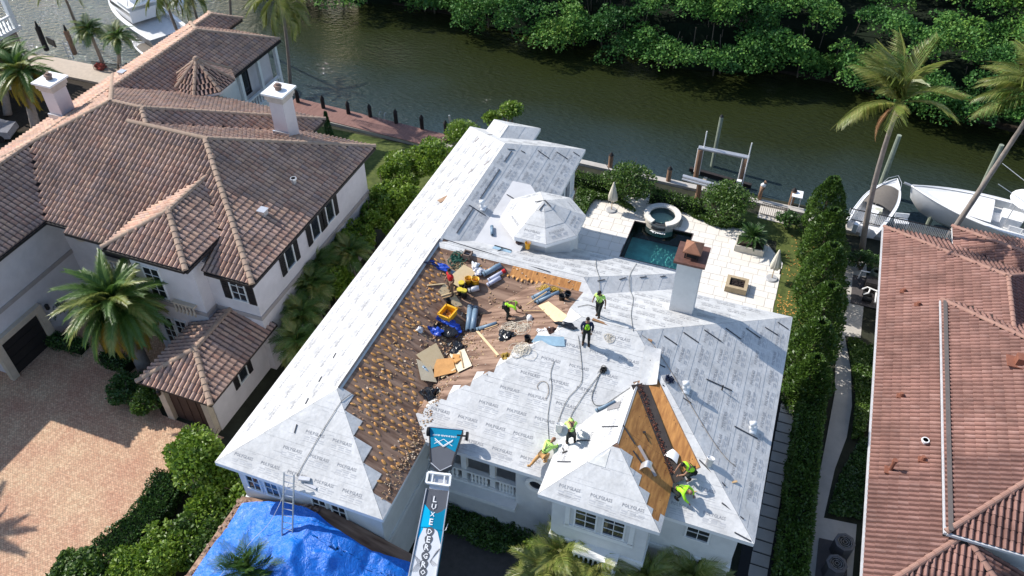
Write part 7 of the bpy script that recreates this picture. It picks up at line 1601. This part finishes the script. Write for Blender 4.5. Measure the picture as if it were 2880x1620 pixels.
def boat(label, c, rz, L, W, Hs, fn, hullm=None, scale=1):
    t = thing('boat', label, 'boat', c, None, rz); hm = hullm or M['white']; mb = MB(); rows = hull(mb, L, W, Hs); o = mb.build('hull', hm, None, True); o.parent = t
    mb = MB(); Lr = [Vector(r[0]) for r in rows]; Rr = [Vector(r[4]) for r in rows]; n = len(rows)
    def inset(p, k): return Vector((p.x, p.y*(1-k), p.z))
    for i in range(n-1):
        for S in (Lr, Rr):
            a, b_ = S[i], S[i+1]; q = [a, b_, inset(b_, .16)+Vector((0, 0, .03)), inset(a, .16)+Vector((0, 0, .03))]; mb.add(q, [(0, 1, 2, 3)])
    mb.tube([p+Vector((0, 0, .0)) for p in Lr], .05, 6); mb.tube([p for p in Rr], .05, 6); o = mb.build('gunwale', M['white'], None, True); o.parent = t
    mb = MB()
    for i in range(n-1):
        dz = -.55 if i < n*.62 else -.05
        a, b_ = Lr[i], Lr[i+1]; c2_, d2 = Rr[i+1], Rr[i]; mb.add([inset(a, .15)+Vector((0, 0, dz)), inset(b_, .15)+Vector((0, 0, dz)), inset(c2_, .15)+Vector((0, 0, dz)), inset(d2, .15)+Vector((0, 0, dz))], [(0, 1, 2, 3)])
        for S in (Lr, Rr): mb.add([inset(S[i], .155), inset(S[i+1], .155), inset(S[i+1], .155)+Vector((0, 0, dz)), inset(S[i], .155)+Vector((0, 0, dz))], [(0, 1, 2, 3)])
    o = mb.build('deck', mat('gelcoat_deck', (.68, .68, .67), .4, .05), None); o.parent = t
    fn(t, L, W, Hs); return t
def P_(mb, name, m, t, smooth=False): o = mb.build(name, m, None, smooth); o.parent = t; return o
def covered(t, L, W, Hs):
    mb = MB(); mb.grid(lambda u, v: (-.1*L+u*L*.42, (v-.5)*W*.80*(1-.35*u**2), Hs+.08+.25*math.sin(v*PI)*(1-.4*u)), 8, 8); P_(mb, 'cover', mat('tan_cover', (.16, .14, .12), .8, .1), t, True)
    mb = MB(); mb.box((-L*.25, 0, Hs*.75), (.7, .8, 1.0)); mb.box((-L*.12, 0, Hs*.8), (.5, .9, .6)); P_(mb, 'console', M['white'], t)
    mb = MB(); mb.box((-L*.54, .35, Hs*.9), (.45, .32, .7)); mb.box((-L*.54, -.35, Hs*.9), (.45, .32, .7)); P_(mb, 'outboard', M['white'], t)
    mb = MB(); [mb.tube([(L*.28, s*W*.3, Hs*1.1), (L*.4, s*W*.2, Hs*1.1+.35), (L*.5, 0, Hs*1.2+.3)], .02, 5) for s in (-1, 1)]; P_(mb, 'bow_rail', M['alu'], t)
def fisher(t, L, W, Hs):
    mb = MB(); mb.grid(lambda u, v: (L*.05+u*L*.36, (v-.5)*W*.72*(1-.75*u**2), Hs*1.1+.12*math.sin(v*PI)), 8, 8); P_(mb, 'foredeck', M['white'], t, True)
    mb = MB(); mb.box((-.05*L, 0, Hs*.8), (1.3, 1.2, 1.5)); mb.box((.03*L, 0, Hs*.75), (1.2, 1.1, .7)); P_(mb, 'console', M['white'], t)
    mb = MB(); mb.lathe((-.11*L, 0, Hs+1.75), [(.001, .12), (1.2, .1), (1.45, .02), (1.45, -.03)], 20); P_(mb, 'hardtop', M['white'], t, True); o = bpy.data.objects
    mb = MB(); mb.box((-.2*L, 0, Hs+1.78), (2.8, 2.3, .1)); mb.lathe((-.13*L, 0, Hs+1.85), [(.001, .3), (.22, .22), (.25, 0)], 12); P_(mb, 'radar', M['white'], t, True)
    mb = MB(); [mb.tube([(x, y, Hs*.6), (x-.15, y*.9, Hs+1.75)], .035, 6) for x in (-.02*L, -.2*L) for y in (-.8, .8)]; P_(mb, 'hardtop_leg', M['alu'], t)
    mb = MB(); [mb.tube([(-.18*L, s*1.1, Hs+1.6), (.1*L, s*1.4, Hs+3.2)], .02, 5) for s in (-1, 1)]; P_(mb, 'outrigger', M['white'], t)
    mb = MB(); mb.box((-.32*L, 0, Hs*.7), (1.0, 1.6, .5)); mb.box((-.44*L, 0, Hs*.8), (.7, 2.2, .6)); P_(mb, 'seat', M['white'], t); mb = MB(); mb.tube([(L*.49, 0, Hs*1.2), (L*.54, 0, Hs*1.25)], .09, 6); P_(mb, 'bow_roller', M['alu'], t)
def sport(t, L, W, Hs):
    mb = MB(); mb.box((.02*L, 0, Hs+.5), (L*.34, W*.72, 1.1)); mb.box((-.02*L, 0, Hs+1.5), (L*.28, W*.74, .12)); P_(mb, 'cabin', M['white'], t)
    mb = MB(); mb.box((-.02*L, 0, Hs+3.0), (L*.2, W*.6, .1)); P_(mb, 'tower_top', M['white'], t); mb = MB(); [mb.tube([(x, y, Hs+1.5), (x*.8, y*.7, Hs+3.0)], .04, 6) for x in (-.13*L, .09*L) for y in (-W*.33, W*.33)]; mb.tube([(-.05*L, W*.2, Hs+3), (-.3*L, W*.9, Hs+6.5)], .03, 5); mb.tube([(-.05*L, -W*.2, Hs+3), (-.3*L, -W*.9, Hs+6.5)], .03, 5); P_(mb, 'tower_frame', M['alu'], t)
    mb = MB(); mb.box((.03*L, 0, Hs+.75), (L*.345, W*.725, .4)); P_(mb, 'window', M['glass'], t); mb = MB(); mb.blob((-.3*L, -W*.62, Hs+1.2), (.6, .6, .62), 3, 14, 0); P_(mb, 'radome', M['white'], t, True)
bs = at(2182, 556, .6); bb = at(2242, 472, .9); d = bb-bs; boat('small white centre console boat with a tan cover over the bow', (bs+bb)/2*1.0-Vector((0, 0, .9)), math.atan2(d.y, d.x), 6.9, 2.5, 1.0, covered)
bw = at(2288, 481, 1.4); be = at(2576, 560, 1.4); d = (be-bw).normalized(); L_ = 12.5; cc = bw+d*L_/2; boat('large white fishing boat with hardtop at the right edge', (cc.x, cc.y+.3, -.9), math.atan2(-d.y, -d.x), L_, 4.2, 2.15, fisher, mat('hull_white', (.86, .86, .86), .3, .02))
bw = at(425, 88, .9); be = at(330, 20, .9); d = (be-bw).normalized(); L_ = 13.5; cc = bw+d*(L_/2-.3); boat('white sport fishing boat with tower at the upper left', (cc.x, cc.y, -1.0), math.atan2(d.y, d.x), L_, 4.4, 2.1, sport, mat('grey_hull', (.34, .34, .36), .35, .05))
q = at(385, 118, .2); boat('low white tender moored below the tiled roof ridge', (q.x, q.y, -1.1), 2.9, 6.5, 2.2, .8, covered)
q = at(350, 158, .2); t = thing('jet_ski', 'black and white jet ski on a low lift behind the green palms', 'jet ski', (q.x, q.y, -.6), None, .4); mb = MB(); hull(mb, 3.0, 1.1, .55); P_(mb, 'hull', M['black'], t, True); mb = MB(); mb.box((-.4, 0, .65), (1.2, .4, .3)); P_(mb, 'seat', M['black'], t); mb = MB(); mb.tube([(.3, -.35, .95), (.35, 0, .9), (.3, .35, .95)], .03, 6); mb.box((.6, 0, .68), (.8, .5, .25)); P_(mb, 'handlebar', M['white'], t)
# ================================================================ upper left dock furniture, corner villa, car
sheet('lawn', [at(0, 190).xy[:], at(130, 175).xy[:], at(330, 205).xy[:], at(240, 330).xy[:], at(0, 330).xy[:]], .01, M['mulch'])
v0 = at(50, 68, 4.5); VL = thing('corner_villa', 'corner of a villa with arch and white balustrade at the top left edge', 'house', (v0.x-3, v0.y-6, 0))
mb = MB(); mb.box((v0.x-3.4, v0.y-6.3, 2.2), (6.2, 12, 4.4)); mb.build('wall', mat('villa_taupe', (.26, .22, .20), .9, .08), VL); fx = v0.x-.3
mb = MB(); mb.box((v0.x-3.2, v0.y-6.2, 4.5), (6.6, 12.6, .3)); mb.box((v0.x-.15, v0.y-.3, 6.8), (.4, .4, 4.4)); mb.build('balcony', M['trim'], VL); mb = MB(); mb.box((v0.x-.1, v0.y-6.2, 5.72), (.22, 12.2, .14)); mb.build('handrail', M['trim'], VL)
for i in range(18): inst('baluster', bme, VL, Matrix.Translation((v0.x-.1, v0.y-.75-i*.36, 4.65))@Matrix.Scale(1.25, 4))
N = 14; cy_ = v0.y-2.0; mb = MB()
for i in range(N): a0 = PI*i/N; a1 = PI*(i+1)/N; mb.bar((fx+.06, cy_+1.3*math.cos(a0), 1.9+1.3*math.sin(a0)), (fx+.06, cy_+1.3*math.cos(a1), 1.9+1.3*math.sin(a1)), .14, .3, up=Vector((1, 0, 0)))
mb.box((fx+.06, cy_-1.3, .95), (.14, .3, 1.9)); mb.box((fx+.06, cy_+1.3, .95), (.14, .3, 1.9)); mb.build('arch', M['trim'], VL)
mb = MB(); mb.lathe((fx+.03, cy_, 1.9), [(1.15, 0), (.001, 0)], 24, ax=Matrix.Rotation(PI/2, 3, 'Y')); mb.box((fx+.02, cy_, .95), (.02, 2.3, 1.9)); mb.build('arch_opening', mat('arch_blue', (.05, .09, .14), .2), VL)
for x, y, l_ in ((112, 112, 'black capped dock post carrying a dark sign board'), (183, 122, 'tan dock post with black finial')):
    b = at(x, y, .3); mb = MB(); mb.box((b.x, b.y, .9), (.35, .35, 2.4)); mb.cyl((b.x, b.y, 2.1), (b.x, b.y, 2.7), .16, .05, 8, 1); tag(mb.build('dock_post', [M['pilewood'] if x > 150 else M['piling'], M['black']], origin=(b.x, b.y, 0)), l_, 'post')
b = at(128, 105, 1.3); mb = MB(); mb.box(b, (1.4, .1, .75), rz=-.3); tag(mb.build('sign_board', M['black'], origin=b[:]), 'black board fixed to the dock post at the upper left', 'sign')
for x, y, l_ in ((85, 132, 'white dock ladder left of the black board'), (172, 128, 'white dock ladder beside the tan dock post')):
    b = at(x, y, .3); mb = MB(); [mb.bar(b+Vector((s, 0, -.8)), b+Vector((s, 0, 1.0)), .06, .06) for s in (-.3, .3)]; [mb.bar(b+Vector((-.3, 0, z)), b+Vector((.3, 0, z)), .05, .05) for z in (-.5, -.1, .3, .7)]; tag(mb.build('dock_ladder', M['white'], origin=b[:]), l_, 'ladder')
FG_ = thing('garden_fence', 'black iron fence with white gate beyond the chimney palms', 'fence', at(280, 190, 0)); ra = at(240, 182, 0); rb = at(372, 200, 0)
mb = MB(); mb.bar(ra+Vector((0, 0, 1.1)), rb+Vector((0, 0, 1.1)), .05, .05); mb.bar(ra+Vector((0, 0, .1)), rb+Vector((0, 0, .1)), .05, .05); mb.build('rail', M['dark'], FG_)
for i in range(40): mb = MB(); q = ra.lerp(rb, i/39); mb.box(q+Vector((0, 0, .6)), (.035, .035, 1.1)); mb.build('picket', M['white'] if i > 20 else M['dark'], FG_)
b = at(255, 172, .2); crumple('red potted flowers on the sandy walk', (b.x, b.y, .3), (.5, .4, .35), mat('red_flowers', (.40, .06, .05), .8, .5, 9), 'flower_pot', 'plant', 21, .5)
sheet('path', [at(270, 195).xy[:], at(380, 205).xy[:], at(340, 240).xy[:], at(262, 225).xy[:]], .03, mat('path_white', (.70, .70, .70), .7, .05))
c = at(-28, 345, 0); CR = thing('car', 'grey parked car half hidden under the palm at the left edge', 'car', (c.x, c.y, 0), None, .4)
mb = MB(); prof = [(-2.2, .35), (-2.25, .8), (-1.9, .95), (-1.2, 1.0), (-.6, 1.42), (.8, 1.45), (1.5, 1.0), (2.2, .9), (2.3, .45), (2.2, .3)]
for s in (-1, 1): mb.add([(x, s*.88*(1 if z < 1.05 else .82), z) for x, z in prof], [tuple(range(len(prof)))[::s]])
for i in range(len(prof)-1): (x0, z0_), (x1, z1_) = prof[i], prof[i+1]; k0 = 1 if z0_ < 1.05 else .82; k1 = 1 if z1_ < 1.05 else .82; mb.add([(x0, -.88*k0, z0_), (x1, -.88*k1, z1_), (x1, .88*k1, z1_), (x0, .88*k0, z0_)], [(0, 1, 2, 3)])
P_(mb, 'body', mat('car_grey', (.25, .25, .27), .3), CR); mb = MB(); mb.add([(-1.15, -.75, 1.03), (-.65, -.7, 1.40), (-.65, .7, 1.40), (-1.15, .75, 1.03)], [(0, 1, 2, 3)]); mb.v = [(x-.03, y, z+.03) for x, y, z in mb.v]; P_(mb, 'windscreen', M['glass'], CR)
for x in (-1.4, 1.4):
    for s in (-1, 1): mb = MB(); mb.cyl((x, s*.75, .33), (x, s*.92, .33), .33, .33, 16); P_(mb, 'wheel', M['black'], CR)
# ================================================================ pool equipment and air conditioners beside the path
q = at(2180, 735, 0); sheet('equipment_pad', [(q.x-.95, q.y-1.5), (q.x+1.0, q.y-1.5), (q.x+1.0, q.y+1.4), (q.x-.95, q.y+1.4)], .08, mat('pad_dark', (.09, .08, .08), .9))
EQ = thing('pool_equipment', 'dark pool filter, heater and pumps with white pipes beside the path', 'pump set', (q.x, q.y, 0)); mb = MB(); mb.lathe((q.x+.3, q.y+1.0, .1), [(.32, 0), (.36, .2), (.36, .9), (.3, 1.05), (.26, 1.05), (.24, .9)], 18); mb.build('filter_tank', mat('tank_green', (.05, .07, .06), .5), EQ, True)
mb = MB(); mb.box((q.x+.1, q.y+.25, .5), (.7, .7, .8)); mb.build('heater', M['dark'], EQ); mb = MB(); mb.cyl((q.x-.3, q.y-.5, .3), (q.x+.3, q.y-.6, .3), .17, .17, 12); mb.cyl((q.x-.3, q.y-1.0, .3), (q.x+.3, q.y-1.1, .3), .17, .17, 12); mb.build('pump', M['black'], EQ)
mb = MB(); [mb.tube(p_, .05, 6) for p_ in ([(q.x-.6, q.y+1.1, .1), (q.x-.6, q.y+1.1, .8), (q.x+.2, q.y+1.1, .8)], [(q.x-.4, q.y-.4, .5), (q.x-.1, q.y-.2, .6), (q.x+.5, q.y-.4, .6)], [(q.x-.3, q.y-.9, .5), (q.x, q.y-.7, .55), (q.x+.1, q.y-.2, .55)], [(q.x+.5, q.y-1.2, .3), (q.x+.5, q.y-.2, .5)])]; mb.build('pipe', M['white'], EQ)
sheet('equipment_pad', [at(2060, 1355).xy[:], at(2130, 1370).xy[:], at(2130, 1500).xy[:], at(2045, 1500).xy[:]], .08, mat('pad_dark', (.09, .08, .08), .9))
def ac(label, p):
    p = Vector(p); t = thing('air_conditioner', label, 'air conditioner', p, None); mb = MB(); N = 8
    mb.lathe(p, [(.001, 0), (.5, 0), (.5, .95), (.36, .97), (.34, .8), (.001, .8)], 8); mb.build('cabinet', mat('ac_grey', (.10, .10, .11), .5, .1), t)
    mb = MB(); [mb.box(p+Vector((0, 0, .88)), (.62, .1, .02), rz=a) for a in (0, PI/3, 2*PI/3)]; mb.cyl(p+Vector((0, 0, .84)), p+Vector((0, 0, .92)), .09, .09, 10); mb.build('fan', M['black'], t)
    mb = MB(); [mb.tube([p+Vector((r*math.cos(a), r*math.sin(a), .97)) for a in [i*PI/8 for i in range(17)]], .006, 4) for r in (.1, .2, .3)]; mb.build('grille', M['alu'], t)
ac('grey air conditioner behind, higher in the picture, beside the terracotta wall', at(2118, 1378, .5)-Vector((0, 0, .4))); ac('grey air conditioner nearest the bottom edge beside the terracotta wall', at(2098, 1432, .5)-Vector((0, 0, .4)))
# blue pool corner seen past the lavender house
q0 = at(945, 400, 0); mb = MB(); mb.box((-22.9, 41.2, .02), (1.9, 3.6, .06)); tag(mb.build('garden_pool', mat('deep_blue', (.004, .03, .10), .08, .1)), 'corner of a deep blue pool behind the lavender house', 'pool')
# warm wall and dark details in the courtyard gap
mb = MB(); mb.box((-11.0, 12.5, 1.2), (.12, 7, 2.4)); tag(mb.build('garden_wall', mat('tan_wall', (.30, .20, .11), .9, .15)), 'tan plywood hoarding below the white eave by the conveyor', 'hoarding')
# fallen leaves on the lawn strip
mb = MB()
for i in range(260):
    x = random.uniform(2.8, 5.0); y = random.uniform(40.5, 50) if random.random() < .6 else random.uniform(40.5, 43); mb.box((x, y, .02), (.09, .06, .01), rot=mathutils.Euler((random.uniform(-.3, .3), random.uniform(-.3, .3), random.uniform(0, 6))).to_matrix())
o = mb.build('fallen_leaves', ramp_mat('dry_leaves', [(.45, .20, .05), (.55, .32, .08), (.35, .14, .05)], .9)); o['kind'] = 'stuff'; tag(o, 'orange fallen leaves on the narrow lawn', 'leaves')
print('OBJECTS', len(bpy.data.objects), 'TRIS', sum(len(m_.loops)-2*len(m_.polygons) for m_ in bpy.data.meshes))
